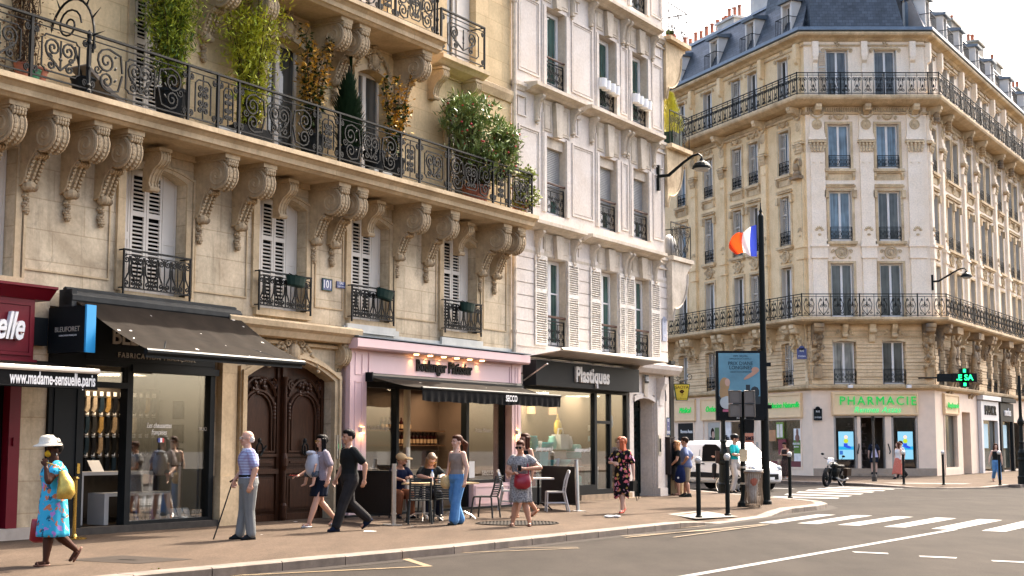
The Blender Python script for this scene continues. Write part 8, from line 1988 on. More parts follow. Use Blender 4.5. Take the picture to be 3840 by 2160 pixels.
            for r in range(rows):
                for k in range(n): fs.append((r*n+k, r*n+(k+1) % n, (r+1)*n+(k+1) % n, (r+1)*n+k))
            m.add(vs, fs); so = m.build(kd, mt, o, smooth=True); q = so.modifiers.new('t', 'SOLIDIFY'); q.thickness = .006
    if shoes:
        kd, mt = shoes
        for s, a, pp in ((1, 'aL', 'pL'), (-1, 'aR', 'pR')):
            an = Vector(P[a]); tp = P.get(pp, 0); st_ = 0; m = MB()
            if kd == 'sandal': m.loft([((.055, 0, -.085), .125, .045), ((.055, 0, -.062), .125, .045)], 14); m.tube([(.13, -.045, -.065), (.12, 0, -.02), (.13, .045, -.065)], .010, 5); m.tube([(.03, -.04, -.06), (.0, 0, .02), (.03, .04, -.06)], .009, 5); m.lathe([(.037, .0), (.037, .02)], (-.0, 0, 0), 10)
            elif kd == 'heel': m.loft([((.10, 0, -.085), .07, .035), ((.08, 0, -.06), .09, .038), ((.0, 0, -.02), .06, .034)], 14); m.tube([(-.05, 0, -.01), (-.05, 0, -.085)], [.014, .006], 5)
            else: m.loft([((.05, 0, -.085), .135, .048), ((.05, 0, -.055), .133, .048), ((.03, 0, -.02), .10, .044), ((-.01, 0, .025), .055, .042)], 14)
            m.xf(Matrix.Translation(an) @ Matrix.Rotation(tp, 4, 'Y') @ Matrix.Rotation(s*.12, 4, 'Z')); m.build('shoe', mt, o, smooth=True)
    if extra: extra(o, Tm, Hm, AW)
    return o
def glasses(m_, Hm, o, mat=None, r=.026, solid=False):
    m = MB()
    for s in (-1, 1):
        if solid: m.ell((.105, s*.033, 1.652), (.006, .029, .021), 8, 6)
        m.tube([(.107, s*.034+r*math.cos(a), 1.652+r*.8*math.sin(a)) for a in [2*PI*i/10 for i in range(10)]], .003, 4, closed=True); m.tube([(.105, s*.06, 1.656), (.0, s*.082, 1.655)], .003, 4)
    m.tube([(.11, -.01, 1.655), (.11, .01, 1.655)], .003, 4); m.xf(Hm); m.build('glasses', mat or mBlackP, o)
def held(name, label, cat, owner, m_list, group=None):
    """something a person carries: its own top-level thing placed in that person's frame"""
    h = thing(name, label, cat, tuple(owner.location), owner.rotation_euler[2], group); h.scale = owner.scale
    for nm, mb, mt in m_list: mb.build(nm, mt, h, smooth=nm in ('bag', 'carrier', 'pouch'))
    return h
def at(x, y): return gp(x, y)[:2]
hk = {n: M('hair_'+n, c, .6, 0, .3, 30) for n, c in {'black': (.012, .009, .008), 'brown': (.055, .025, .014), 'red': (.38, .075, .015), 'auburn': (.11, .038, .02), 'blond': (.45, .20, .06), 'white': (.45, .42, .38), 'darkblond': (.16, .09, .045)}.items()}
# woman in blue dress
def ex(o, Tm, Hm, AW):
    m = MB(); m.lathe([(.19, 1.70), (.185, 1.715), (.115, 1.74), (.105, 1.80), (.075, 1.84), (.01, 1.85)], (-.01, 0, 0), 22); n0 = len(m.v)
    m.xf(Hm @ Matrix.Translation((0, 0, .0)) @ Matrix.Rotation(.06, 4, 'Y')); ht = m.build('hat', M('straw_cream', (.55, .50, .40), .8, 0, .12, 40, .4), o, smooth=True)
    m = MB(); m.lathe([(.118, 1.735), (.110, 1.765)], (-.01, 0, 0), 20); m.ell((-.13, .02, 1.76), (.05, .05, .04), 8, 6); m.xf(Hm @ Matrix.Rotation(.06, 4, 'Y')); m.build('hat_band', M('cream_ribbon', (.62, .58, .5), .8, 0, .05), ht)
    m = MB(); m.ell((.085, 0, 1.60), (.042, .055, .048), 10, 8); m.xf(Hm); m.build('face_mask', cloth('mask_yellow', (.7, .45, .02), (.45, .18, .03), 30), o, smooth=True)
    m = MB(); m.tube([(.08, -.05, 1.62), (.0, -.075, 1.64)], .003, 4); m.ell((.0, -.085, 1.59), (.008, .008, .014), 6, 5); m.ell((.0, .085, 1.59), (.008, .008, .014), 6, 5); m.xf(Hm); m.build('earring', mWhite, o)
blu = cloth('blue_floral', (.04, .36, .55), (.50, .17, .08), 10, kind='floral', c3=(.40, .20, .50), c4=(.02, .10, .16))
p = at(128, 1423)
wb = person('woman in a blue floral dress and cream sun hat with a gold shoulder bag', p[0], p[1], 212, 1.52, dict(kL=(.06, .08, .49), aL=(.10, .09, .09), kR=(-.06, -.09, .48), aR=(-.36, -.09, .22), pR=1.1, waist=1.12), 'dark', ('loose', blu), ('dress', blu, .42, .22, .27, .0), ('sandal', M('sandal_brown', (.16, .06, .03), .6, 0, .1)), ('short', hk['black']), .15, 0, True, armL=((.16, .33, 1.22), (.17, .19, 1.42), (.05, -.2, 1), (0, 1, .2), .7), armR=((.0, -.25, 1.15), (.08, -.24, .92)), vox=.008, build=1.17, extra=ex, sleeves='cap')
m = MB(); m.loft([((-.06, .36, .96), .10, .12), ((-.08, .38, 1.05), .13, .15), ((-.08, .36, 1.2), .11, .13), ((-.04, .32, 1.36), .05, .05)], 14); m2 = MB(); m2.tube([(-.04, .32, 1.36), (.06, .26, 1.44), (.16, .2, 1.48)], .010, 5)
held('shoulder_bag', 'shiny gold shoulder bag hanging behind the woman in the blue dress', 'bag', wb, [('bag', m, M('gold_foil', (.55, .38, .08), .35, .6, .3, 9, .5)), ('strap', m2, M('gold_foil', (.55, .38, .08)))])
m = MB(); m.loft([((.12, -.25, .32), .08, .04), ((.12, -.25, .36), .14, .07), ((.12, -.25, .6), .12, .06), ((.12, -.25, .66), .11, .04)], 14); m2 = MB(); m2.tube([(.05, -.25, .64), (.09, -.25, .9), (.16, -.25, .64)], .008, 5)
held('red_handbag', 'dark red handbag carried low by the woman in the blue dress', 'bag', wb, [('bag', m, M('red_leather', (.25, .008, .02), .35, 0, .1)), ('handle', m2, M('red_leather', (.25, .008, .02)))])
# old man with a cane
def ex(o, Tm, Hm, AW):
    glasses(None, Hm, o, mChrome, .024); m = MB(); m.lathe([(.16, 1.03), (.16, 1.065)], n=18); m.v = [(p[0], p[1]*1.28, p[2]) for p in m.v]; m.xf(Tm); m.build('belt', mBlackP, o)
    m = MB(); m.loft([((.01, 0, 1.46), .09, .10), ((.03, 0, 1.50), .07, .075)], 14); m.xf(Tm); m.build('collar', cloth('shirt_collar', (.50, .52, .58), None, 5), o); m = MB(); m.tube([(-.0, .262, .93), (.02, .235, .93), (.045, .262, .93)], .012, 5); m.build('watch', mBrass, o)
p = at(622, 1357)
om = person('bald old man in a plaid shirt and grey trousers with a cane', p[0], p[1], 203, 1.70, dict(kL=(.0, .09, .49), aL=(-.04, .10, .085), kR=(.04, -.09, .49), aR=(.10, -.10, .085)), 'light', ('shirt', cloth('plaid_shirt', (.36, .42, .60), (.20, .13, .24), kind='plaid')), ('trousers', cloth('grey_trousers', (.15, .155, .15), (.20, .205, .20), 3)), ('shoe', mBlackP), ('bald', hk['white']), 0, .03, False, armL=((-.05, .27, 1.16), (.02, .27, .92)), armR=((.02, -.26, 1.16), (.20, -.20, .96), (.1, 0, -1), (0, -1, 0), .9), vox=.008, build=1.12, extra=ex)
m = MB(); m.tube([(.22, -.20, .95), (.36, -.20, .5), (.52, -.20, .0)], .012, 7); m2 = MB(); m2.tube([(.27, -.20, .94), (.22, -.20, .97), (.14, -.20, .96)], .016, 6)
held('walking_cane', 'black walking cane held out in front of the old man', 'cane', om, [('shaft', m, mBlackP), ('handle', m2, mWood)])
# mother with baby carrier
navy = cloth('navy_cloth', (.012, .018, .035), None, 5); stripe = cloth('stripe_tee', (.40, .34, .36), (.10, .08, .10), 28, kind='stripe')
def ex(o, Tm, Hm, AW): glasses(None, Hm, o, mBrass, .027)
p = at(808, 1326)
mo_ = person('woman with long dark hair and glasses carrying a baby in a grey carrier', p[0], p[1], 212, 1.66, WALK, 'light', ('loose', stripe), ('skirt', navy, .60, .16, .19, 0), ('sandal', mChrome), ('long', hk['black']), .05, 0, True, armL=((-.06, .27, 1.16), (.0, .27, .93)), armR=((.12, -.28, 1.12), (.36, -.26, 1.0), (1, 0, -.1), (0, 0, 1), .4), vox=.008, extra=ex)
m = MB(); m.loft([((.17, 0, .96), .06, .10), ((.20, 0, 1.04), .12, .15), ((.21, 0, 1.2), .14, .16), ((.19, 0, 1.34), .12, .14), ((.2, 0, 1.42), .09, .11)], 16); m.ell((.24, 0, 1.44), (.10, .11, .05), 10, 6); m2 = MB()
for s in (-1, 1): m2.tube([(.12, s*.12, 1.36), (.0, s*.13, 1.50), (-.12, s*.08, 1.40), (-.13, -s*.05, 1.2), (.02, -s*.16, 1.05)], .022, 5)
held('baby_carrier', 'light grey baby carrier strapped to the chest of the woman with long dark hair', 'baby carrier', mo_, [('carrier', m, cloth('carrier_grey', (.34, .35, .39), (.44, .45, .5), 5)), ('strap', m2, cloth('carrier_grey', (.34,)*3))])
b = thing('person', 'baby in dark spotted shorts whose bare leg dangles from the grey carrier', 'person', tuple(mo_.location), mo_.rotation_euler[2]); b.scale = mo_.scale
m = MB(); m.capsule((.16, 0, 1.08), .075, (.17, 0, 1.28), .065, 10); m.ell((.17, 0, 1.40), (.062, .058, .068), 12, 9)
for s in (-1, 1): m.capsule((.17, s*.08, 1.06), .05, (.24, s*.18, 1.0), .042, 8); m.capsule((.24, s*.18, 1.0), .038, (.27, s*.19, .84), .026, 8); m.capsule((.27, s*.19, .83), .022, (.34, s*.20, .80), .016, 7); m.capsule((.15, s*.07, 1.25), .03, (.22, s*.18, 1.2), .024, 7); m.capsule((.22, s*.18, 1.2), .022, (.25, s*.19, 1.09), .018, 7); [m.capsule((.25, s*.19+.008*(k-1.5), 1.08), .007, (.26, s*.19+.011*(k-1.5), 1.045), .006, 5) for k in range(4)]
rem(m.build('body', sk['light'], b), .006); m = MB()
for s in (-1, 1): m.capsule((.16, s*.07, 1.07), .065, (.24, s*.175, 1.02), .062, 9)
rem(m.build('shorts', cloth('spotted_navy', (.012, .018, .04), (.25, .3, .35), 60), b), .008)
m = MB(); m.box(.42, .56, -.30, -.22, 1.0, 1.012); m2 = MB(); m2.box(.43, .55, -.29, -.23, 1.012, 1.014); held('phone', 'red cased phone in the outstretched hand of the woman with the baby', 'phone', mo_, [('case', m, M('case_red', (.5, .04, .02), .5, 0, 0)), ('screen', m2, mBlackP)])
# man in black
p = at(878, 1336)
person('young dark haired man in black t-shirt and black trousers striding left', p[0], p[1], 213, 1.74, WALK | dict(aR=(-.40, -.09, .20), kR=(-.05, -.09, .50)), 'tan', ('tee', cloth('black_tee', (.014, .016, .016), (.022, .024, .024), 5)), ('trousers', cloth('black_trousers', (.025, .023, .023), (.05, .045, .045), 4)), ('shoe', M('navy_suede', (.012, .02, .045), .9, 0, .1)), ('short', hk['black']), 0, .03, False, armL=((-.16, .28, 1.17), (-.14, .30, .92), (.2, 0, -1)), armR=((.0, -.27, 1.15), (.14, -.26, .92)), vox=.008, build=1.03)
# seated pair
SIT = dict(hip=(0, 0, .53), kL=(.42, .12, .50), aL=(.44, .14, .09), kR=(.42, -.12, .50), aR=(.40, -.14, .09))
def ex(o, Tm, Hm, AW):
    m = MB(); m.ell((-.015, 0, 1.70), (.108, .092, .085), 14, 9); m.loft([((.12, 0, 1.70), .09, .07), ((.12, 0, 1.712), .09, .07)], 12); m.xf(Hm); m.build('cap', M('tan_cap', (.42, .28, .13), .8, 0, .1, 9), o, smooth=True)
person('seated man in a tan cap and navy shirt turning away at the cafe table', -2.45, 30.35, 300, 1.74, SIT, 'tan', ('tee', cloth('navy_shirt', (.012, .018, .055), None, 5)), ('trousers', cloth('rust_trousers', (.20, .07, .03), None, 4)), ('shoe', mBlackP), ('beard', hk['black']), 1.0, .35, False, armL=((.22, .24, .86), (.42, .1, .83), (.5, -.5, .3), (0, 0, 1), .8), armR=((.22, -.24, .86), (.44, -.1, .80), (1, .3, 0), (0, 0, 1), .6), vox=.009, extra=ex)
def ex(o, Tm, Hm, AW): glasses(None, Hm, o, mBrass, .026)
person('seated person with long wavy fair hair looking down at the cafe table', -1.75, 30.1, 285, 1.76, SIT, 'light', ('tee', cloth('black_tee', (.014, .016, .016))), ('trousers', cloth('dark_blue_trousers', (.02, .025, .05), None, 4)), ('shoe', mWhite), ('wavy', hk['darkblond']), .1, .30, False, armL=((.24, .26, .88), (.46, .12, .83), (1, -.5, 0), (0, 0, 1), .7), armR=((.24, -.26, .88), (.46, -.08, .83), (1, .5, 0), (0, 0, 1), .7), vox=.009, extra=ex, headtilt=.35)
for nm, lb, x_, y_, rz in (('terrace_chair', 'grey slatted chair under the man in the tan cap', -2.5, 30.45, 210), ('terrace_chair', 'grey slatted chair under the person with long wavy hair', -1.8, 30.2, 195)): slat_chair(lb, x_, y_, math.radians(rz))
# woman in jeans
jean = cloth('blue_denim', (.06, .17, .36), (.11, .25, .46), 6)
def ex(o, Tm, Hm, AW): m = MB(); m.tube([(.02, -.085, 1.63), (.07, -.05, 1.5), (.12, -.02, 1.32), (.12, .0, 1.1)], .004, 4); m.tube([(.02, .085, 1.63), (.07, .05, 1.5), (.12, .02, 1.32)], .004, 4); m.xf(Tm); m.build('earphone_cable', mWhite, o)
p = at(1150, 1320)
wj = person('woman in taupe tank top and flared blue jeans with a straw bag', p[0], p[1], 222, 1.66, dict(kL=(.10, .09, .50), aL=(.16, .09, .09), kR=(.02, -.09, .50), aR=(-.14, -.09, .09), pR=.1), 'pale', ('tank', cloth('taupe_knit', (.22, .175, .145), None, 8)), ('flared', jean), ('shoe', M('grey_trainer', (.05, .06, .05), .8, 0, .2)), ('tail', hk['auburn']), -.1, 0, True, armL=((-.04, .25, 1.15), (.02, .27, .90)), armR=((.0, -.25, 1.15), (.08, -.25, .92)), sleeves=None, vox=.008, extra=ex, build=1.02)
m = MB(); m.loft([((.16, -.16, .72), .06, .05), ((.16, -.16, .78), .13, .08), ((.16, -.17, .92), .13, .08), ((.15, -.17, .98), .10, .04)], 14); m2 = MB(); m2.tube([(.10, -.16, .97), (.15, -.05, 1.25), (.03, .12, 1.48), (-.10, .05, 1.3), (.05, -.2, .97)], .012, 5)
held('straw_bag', 'round straw bag on a tan strap across the woman in jeans', 'bag', wj, [('pouch', m, M('straw_tan', (.52, .36, .16), .8, 0, .3, 30, .6)), ('strap', m2, M('tan_leather', (.40, .18, .06), .6, 0, .1))])
# woman behind, then woman in sunglasses with phone
def ex(o, Tm, Hm, AW): glasses(None, Hm, o)
p = at(1322, 1301)
person('tall woman with long auburn hair and black top walking behind the woman in sunglasses', p[0], p[1], 215, 1.72, WALK, 'tan', ('tank', cloth('black_tee', (.014, .016, .016))), ('skirt', cloth('grey_pattern', (.30, .29, .28), (.06, .06, .06), 30), .55, .17, .2, 0), ('sandal', M('sandal_tan', (.35, .12, .04), .6, 0, .1)), ('long', hk['auburn']), .1, 0, True, armR=((.02, -.26, 1.14), (.20, -.30, .95)), sleeves=None, vox=.01, extra=ex)
gp_ = cloth('marled_grey', (.36, .35, .34), (.05, .05, .055), 34, kind='noise')
def ex(o, Tm, Hm, AW): glasses(None, Hm, o, mBlackP, .028, True)
p = at(1310, 1324)
ws = person('woman in sunglasses and marled grey dress holding up a phone', p[0], p[1], 262, 1.56, dict(kL=(.03, .10, .49), aL=(.04, .19, .09), kR=(.0, -.10, .49), aR=(-.02, -.17, .09), waist=1.12), 'tan', ('loose', gp_), ('dress', gp_, .50, .20, .24, 0), ('sandal', M('sandal_brown', (.16, .06, .03))), ('short', hk['auburn']), -.2, 0, True, armL=((.05, .42, 1.22), (.26, .10, 1.20), (.3, -1, .1), (1, 0, .2), .7), armR=((.10, -.27, 1.14), (.24, -.12, 1.10), (.7, .6, .4), (0, 0, 1), .7), sleeves='cap', vox=.008, extra=ex, headtilt=.2, build=1.1)
m = MB(); m.loft([((.20, .06, .78), .05, .10), ((.21, .06, .84), .09, .18), ((.20, .06, .98), .09, .18), ((.18, .06, 1.10), .05, .15)], 14); m2 = MB(); m2.tube([(.18, .2, 1.08), (.1, .15, 1.35), (.0, .1, 1.48), (-.12, .0, 1.3)], .018, 5)
held('red_shoulder_bag', 'large dark red bag in front of the woman in sunglasses', 'bag', ws, [('bag', m, M('red_leather', (.25, .008, .02))), ('strap', m2, M('red_leather', (.25, .008, .02)))]); m = MB(); m.cbox((.32, .02, 1.22), (.012, .07, .13), Matrix.Rotation(.4, 3, 'Y')); held('phone', 'black phone held up by the woman in sunglasses', 'phone', ws, [('case', m, mBlackP)])
# red haired woman in floral dress
fl = cloth('black_floral', (.010, .010, .012), (.60, .14, .16), 11, kind='floral', c3=(.55, .28, .40), c4=(.45, .30, .08)); p = at(1566, 1291)
def ex(o, Tm, Hm, AW): glasses(None, Hm, o)
wf = person('red haired woman in a black floral dress with red heels and a black handbag', p[0], p[1], 236, 1.66, dict(kL=(.08, .06, .50), aL=(.10, .05, .09), kR=(.0, -.06, .5), aR=(-.12, -.02, .12), pR=.4, waist=1.1), 'pale', ('loose', fl), ('dress', fl, .40, .15, .19, .12), ('heel', M('red_suede', (.55, .05, .02), .6, 0, .1)), ('bob', hk['red']), -.9, 0, True, armL=((-.04, .27, 1.14), (-.02, .30, .88)), armR=((.05, -.30, 1.2), (.20, -.12, 1.18), (.4, 1, -.1), (1, 0, .3), .7), vox=.009, extra=ex)
m = MB(); m.prism([(-.13, .52), (.13, .52), (.10, .76), (-.10, .76)], 1, .25, .36); m2 = MB(); m2.tube([(-.06, .3, .76), (-.02, .3, .88), (.04, .3, .76)], .008, 5); m2.tube([(-.08, .37, .7), (-.12, .38, .35), (-.02, .38, .3), (.06, .37, .5)], .010, 5)
held('black_handbag', 'boxy black handbag carried by the red haired woman', 'bag', wf, [('case', m, M('black_leather', (.02, .022, .022), .3, 0, .1)), ('strap', m2, M('black_leather', (.02,)*3))])
# couple by the corner
def ex(o, Tm, Hm, AW): m = MB(); m.lathe([(.086, 1.745), (.09, 1.755)], (.01, 0, 0), 14); m.xf(Hm); m.build('sunglasses_on_head', mBlackP, o)
p = at(1705, 1246)
cw = person('woman with fair orange hair in black top and grey skirt', p[0], p[1], 190, 1.62, STAND, 'tan', ('tee', cloth('black_tee', (.014,)*3)), ('skirt', cloth('charcoal_skirt', (.07, .065, .06), None, 4), .50, .16, .19, 0), ('sandal', M('sandal_brown', (.16, .06, .03))), ('bob', hk['blond']), 0, 0, True, armL=((.10, .25, 1.16), (.24, .1, 1.0)), armR=((.05, -.26, 1.14), (.14, -.20, .92)), sleeves='cap', vox=.011, extra=ex)
m = MB(); m.loft([((.2, -.2, .55), .07, .06), ((.2, -.2, .62), .12, .08), ((.2, -.2, .9), .10, .06)], 12); m2 = MB(); m2.tube([(.18, -.18, .9), (.1, 0, 1.2), (-.02, .12, 1.46)], .016, 5); held('beige_bag', 'soft beige bag hanging from the strap of the woman with orange hair', 'bag', cw, [('bag', m, cloth('beige_canvas', (.36, .26, .20), None, 4)), ('strap', m2, cloth('beige_canvas', (.3,)*3))])
p = at(1728, 1250)
cm_ = person('man in a grey blue t-shirt and shorts with hand on hip at the corner', p[0], p[1], 165, 1.72, dict(kL=(.0, .10, .49), aL=(-.08, .12, .085), kR=(.03, -.10, .49), aR=(.08, -.10, .085)), 'tan', ('loose', cloth('grey_blue_tee', (.10, .125, .22), None, 4)), ('shorts', cloth('olive_shorts', (.20, .16, .11), None, 4)), ('shoe', M('grey_trainer', (.05, .06, .05))), ('short', hk['brown']), 0, .05, False, armL=((-.08, .42, 1.18), (.05, .22, 1.02), (.7, -.5, -.3), (0, 1, 0), .6), armR=((-.12, -.36, 1.2), (.02, -.22, 1.0), (.6, .5, -.4), (0, -1, 0), .6), vox=.011, build=1.12)
m = MB(); m.loft([((.16, .26, .42), .08, .08), ((.16, .26, .48), .17, .12), ((.15, .26, .75), .15, .10), ((.14, .26, .95), .08, .06)], 14); m2 = MB(); m2.lathe([(.03, 0), (.03, .01)], (.2, .385, .58), 10, 1); held('blue_drawstring_bag', 'navy blue soft bag hanging from the hand of the man in shorts', 'bag', cm_, [('bag', m, cloth('navy_bag', (.012, .025, .10), None, 4)), ('badge', m2, mPaper)])
p = at(1700, 1229); person('woman in a pink dress mostly hidden behind the couple at the corner', p[0], p[1], 180, 1.6, STAND, 'tan', ('tank', cloth('pink_beige_dress', (.35, .22, .18), None, 4)), ('dress', cloth('pink_beige_dress', (.35, .22, .18)), .55, .18, .2, 0), ('sandal', M('sandal_brown', (.16, .06, .03))), ('short', hk['brown']), 0, 0, True, vox=.013, sleeves=None)
# cyclist and bicycle
cx_, cy_ = at(1856, 1240)
bk = thing('bicycle', 'pale city bicycle carrying the cyclist in the turquoise shirt', 'bicycle', (cx_+.05, cy_, 0.02), math.radians(-35))
for x in (-.52, .55):
    m = MB(); m.tube([(x+.33*math.cos(a), 0, .345+.33*math.sin(a)) for a in [2*PI*i/26 for i in range(26)]], .018, 6, closed=True); w_ = m.build('wheel', mTyre, bk, smooth=True); m = MB(); [m.tube([(x, 0, .345), (x+.32*math.cos(2*PI*k/14), 0, .345+.32*math.sin(2*PI*k/14))], .0025, 3) for k in range(14)]; m.tube([(x+.31*math.cos(a), 0, .345+.31*math.sin(a)) for a in [2*PI*i/26 for i in range(26)]], .01, 4, closed=True); m.build('spokes', mChrome, w_)
m = MB(); [m.tube(q, .018, 6) for q in ([(-.52, 0, .345), (-.05, 0, .30), (.40, 0, .78)], [(-.05, 0, .30), (-.18, 0, .82)], [(-.52, 0, .345), (-.14, 0, .62)], [(-.12, 0, .55), (.40, 0, .70)], [(.55, 0, .345), (.42, 0, .65), (.38, 0, .95)])]; m.build('frame', M('bike_silver', (.38, .37, .34), .35, .5, .05), bk)
m = MB(); m.tube([(.30, -.28, 1.02), (.42, -.2, 1.03), (.38, 0, .98), (.42, .2, 1.03), (.30, .28, 1.02)], .013, 6); m.build('handlebar', mBlackP, bk); m = MB(); m.loft([((-.2, 0, .84), .12, .06), ((-.2, 0, .89), .13, .08)], 12); m.build('saddle', mBlackP, bk, smooth=True); m = MB(); m.lathe([(.09, -.03), (.09, -.02)], (-.05, 0, .30), 14, 1); m.tube([(-.05, -.06, .3), (.05, -.08, .16)], .012, 5); m.tube([(-.05, .06, .3), (-.15, .08, .44)], .012, 5); m.build('crank', mHub, bk)
def ex(o, Tm, Hm, AW):
    glasses(None, Hm, o, mRed, .026); m = MB(); m.ell((-.01, 0, 1.715), (.125, .098, .085), 14, 9); m.xf(Hm); m.build('helmet', M('black_helmet', (.02, .022, .024), .35, 0, .1), o, smooth=True); m = MB(); m.tube([(.02, -.08, 1.68), (.045, -.03, 1.535), (.045, .03, 1.535), (.02, .08, 1.68)], .006, 4); m.xf(Hm); m.build('chin_strap', mBlackP, o)
    m = MB(); [m.tube([(.12, s*.10, 1.2), (.09, s*.11, 1.4), (-.02, s*.11, 1.48), (-.12, s*.1, 1.35)], .022, 5) for s in (-1, 1)]; m.xf(Tm); m.build('backpack_straps', navy, o)
person('man in a turquoise polo and black helmet sitting on a bicycle with folded arms', cx_-.1, cy_+.1, -35, 1.78, dict(hip=(0, 0, .98), kL=(.32, .12, .70), aL=(.30, .14, .27), kR=(.12, -.14, .52), aR=(.05, -.22, .09)), 'light', ('tee', cloth('turquoise_polo', (.01, .34, .36), None, 4)), ('trousers', cloth('stone_trousers', (.42, .37, .32), None, 4)), ('shoe', mBlackP), ('short', hk['brown']), .45, .05, False, armL=((.12, .26, 1.22), (.24, -.06, 1.20), (0, -1, 0), (1, 0, .2), .5), armR=((.12, -.26, 1.22), (.26, .08, 1.16), (0, 1, 0), (1, 0, .2), .5), vox=.011, extra=ex)
person('driver with dark glasses seated inside the white van', 7.62, 53.0, -100, 1.72, SIT | dict(), 'light', ('tee', cloth('pale_green_tee', (.25, .42, .38), None, 4)), ('trousers', cloth('black_trousers', (.025,)*3)), None, ('short', hk['brown']), 0, 0, False, vox=.013, z=.42, extra=lambda o, Tm, Hm, AW: glasses(None, Hm, o, mBlackP, .028, True), armL=((.1, .3, .85), (.3, .2, .85)), armR=((.1, -.3, .85), (.3, -.2, .85)))
# far pavement people
p = (12.9, 67.6); fw = person('woman in a long patterned skirt looking at a phone by the pharmacy posters', p[0], p[1], 215, 1.66, STAND, 'tan', ('tank', cloth('dark_vest', (.05, .035, .03), None, 5)), ('long_skirt', cloth('brown_pattern', (.05, .035, .03), (.22, .13, .10), 25), .13, .18, .2, 0), ('sandal', mWhite), ('short', hk['black']), 0, 0, True, armL=((.06, .25, 1.16), (.26, .08, 1.16), (1, 0, .2), (0, 0, 1), .5), armR=((.06, -.25, 1.16), (.26, -.06, 1.14), (1, 0, .2), (0, 0, 1), .5), sleeves=None, vox=.014, headtilt=.3)
m = MB(); m.loft([((.16, -.26, .62), .10, .08), ((.16, -.26, .95), .10, .06)], 12); held('pale_bag', 'pale soft bag on the arm of the woman in the long patterned skirt', 'bag', fw, [('bag', m, cloth('beige_canvas', (.36,)*3))])
dm = person('person in a dark navy dress walking into the pharmacy with a lilac tote bag', 18.35, 72.6, 85, 1.78, STAND, 'pale', ('tee', navy), ('skirt', navy, .58, .18, .2, 0), ('shoe', mBlackP), ('bob', hk['black']), 0, 0, True, vox=.014, z=.22)
m = MB(); m.prism([(-.18, .85), (.16, .82), (.10, 1.2), (-.08, 1.2)], 0, -.20, -.14); m2 = MB(); m2.tube([(-.17, -.08, 1.2), (-.1, .1, 1.46), (-.17, .06, 1.2)], .014, 5); held('tote_bag', 'lilac tote bag on the back of the person entering the pharmacy', 'bag', dm, [('cloth', m, cloth('lilac_canvas', (.42, .38, .50), None, 4)), ('strap', m2, cloth('lilac_canvas', (.4,)*3))])
p = at(2262, 1205); person('woman in a white crop top and long coral red skirt passing the pharmacy', p[0], p[1], 205, 1.66, WALK, 'pale', ('tank', cloth('white_top', (.6, .58, .56), None, 4)), ('long_skirt', cloth('coral_skirt', (.45, .11, .07), (.55, .2, .15), 30), .24, .28, .26, .05), ('shoe', mBlackP), ('bob', hk['auburn']), -.4, 0, True, armL=((-.04, .25, 1.15), (.02, .26, .9)), sleeves=None, vox=.014)
p = at(2268, 1203); person('man in pale shirt and black trousers mostly hidden behind the coral skirt', p[0]+.25, p[1]+.9, 200, 1.72, WALK, 'light', ('tee', cloth('pale_shirt', (.5, .5, .5), None, 4)), ('trousers', cloth('black_trousers', (.025,)*3)), ('shoe', mBlackP), ('short', hk['brown']), vox=.014)
p = at(2508, 1211); person('woman in a black sleeveless top and blue jeans walking toward the camera side', p[0], p[1], 262, 1.58, WALK, 'pale', ('tank', cloth('black_tee', (.014,)*3)), ('trousers', jean), ('shoe', M('sandal_tan', (.35, .12, .04))), ('bob', hk['auburn']), 0, 0, True, armR=((.0, -.28, 1.16), (.06, -.34, .94)), sleeves=None, vox=.014)
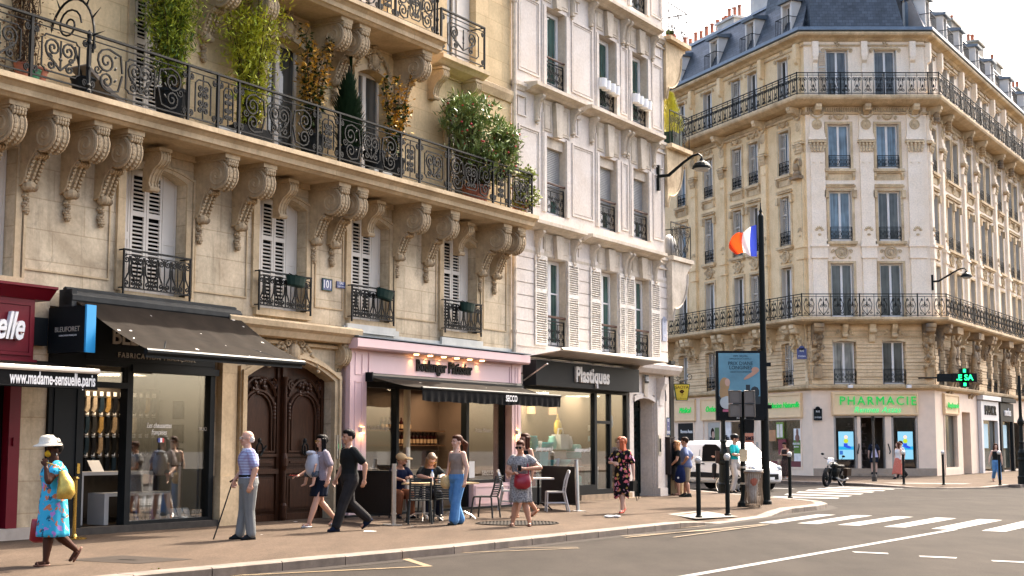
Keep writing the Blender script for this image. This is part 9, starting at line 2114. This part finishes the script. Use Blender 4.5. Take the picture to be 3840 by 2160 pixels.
# ============================================================ pieces that stand apart become parts of their own
SPLIT = {'capital_ornament', 'ledge', 'keystone', 'window_reveal', 'rusticated_band', 'rusticated_block', 'moulding', 'patched_render', 'cartouche', 'bracket', 'wall_panel_moulding', 'window_surround', 'window_pane', 'carved_console', 'fascia', 'window_frame', 'dormer_roof', 'swag', 'door_handle', 'door_pier', 'plinth', 'hanging_shade', 'wall_panel', 'folded_shutter', 'shelf', 'display_wall', 'ceiling_tube', 'folding_arm', 'glass_shelf', 'carved_bust', 'shutter', 'balcony_slab', 'side_moulding', 'emblem', 'mansard_roof'}
def base_name(o): return o.name.split('.')[0]
def split_parts(o, gap=.06, most=90):
    me = o.data; n = len(me.vertices); par = list(range(n))
    def find(i):
        while par[i] != i: par[i] = par[par[i]]; i = par[i]
        return i
    for e in me.edges:
        a, b = find(e.vertices[0]), find(e.vertices[1])
        if a != b: par[a] = b
    bb = {}
    for v in me.vertices:
        r = find(v.index); c = v.co; q = bb.get(r)
        if q is None: bb[r] = [c.x, c.y, c.z, c.x, c.y, c.z]
        else: q[0] = min(q[0], c.x); q[1] = min(q[1], c.y); q[2] = min(q[2], c.z); q[3] = max(q[3], c.x); q[4] = max(q[4], c.y); q[5] = max(q[5], c.z)
    if base_name(o) == 'capital_ornament': gap = .25
    ks = list(bb); cl = {k: k for k in ks}
    def fc(i):
        while cl[i] != i: cl[i] = cl[cl[i]]; i = cl[i]
        return i
    for i, a in enumerate(ks):
        A_ = bb[a]
        for b in ks[i+1:]:
            B_ = bb[b]
            if all(A_[k]-gap < B_[k+3] and B_[k]-gap < A_[k+3] for k in range(3)): cl[fc(a)] = fc(b)
    roots = {}
    for p in me.polygons: roots.setdefault(fc(find(p.vertices[0])), []).append(p)
    if not 1 < len(roots) <= most: return
    base = o.name.split('.')[0]
    for ps in list(roots.values()):
        mp, vs, fs = {}, [], []
        for p in ps:
            f = []
            for i in p.vertices:
                if i not in mp: mp[i] = len(vs); vs.append(tuple(me.vertices[i].co))
                f.append(mp[i])
            fs.append(f)
        m2 = bpy.data.meshes.new(base); m2.from_pydata(vs, [], fs); m2.materials.append(me.materials[0])
        c = bpy.data.objects.new(base, m2); S.collection.objects.link(c); c.parent = o.parent; c.location = o.location; c.rotation_euler = o.rotation_euler
    if not o.children: bpy.data.objects.remove(o)
for o in list(S.objects):
    if o.type == 'MESH' and o.parent and o.data.users == 1 and not o.children and not o.modifiers and o.name.split('.')[0] in SPLIT and len(o.data.vertices) < 60000: split_parts(o)
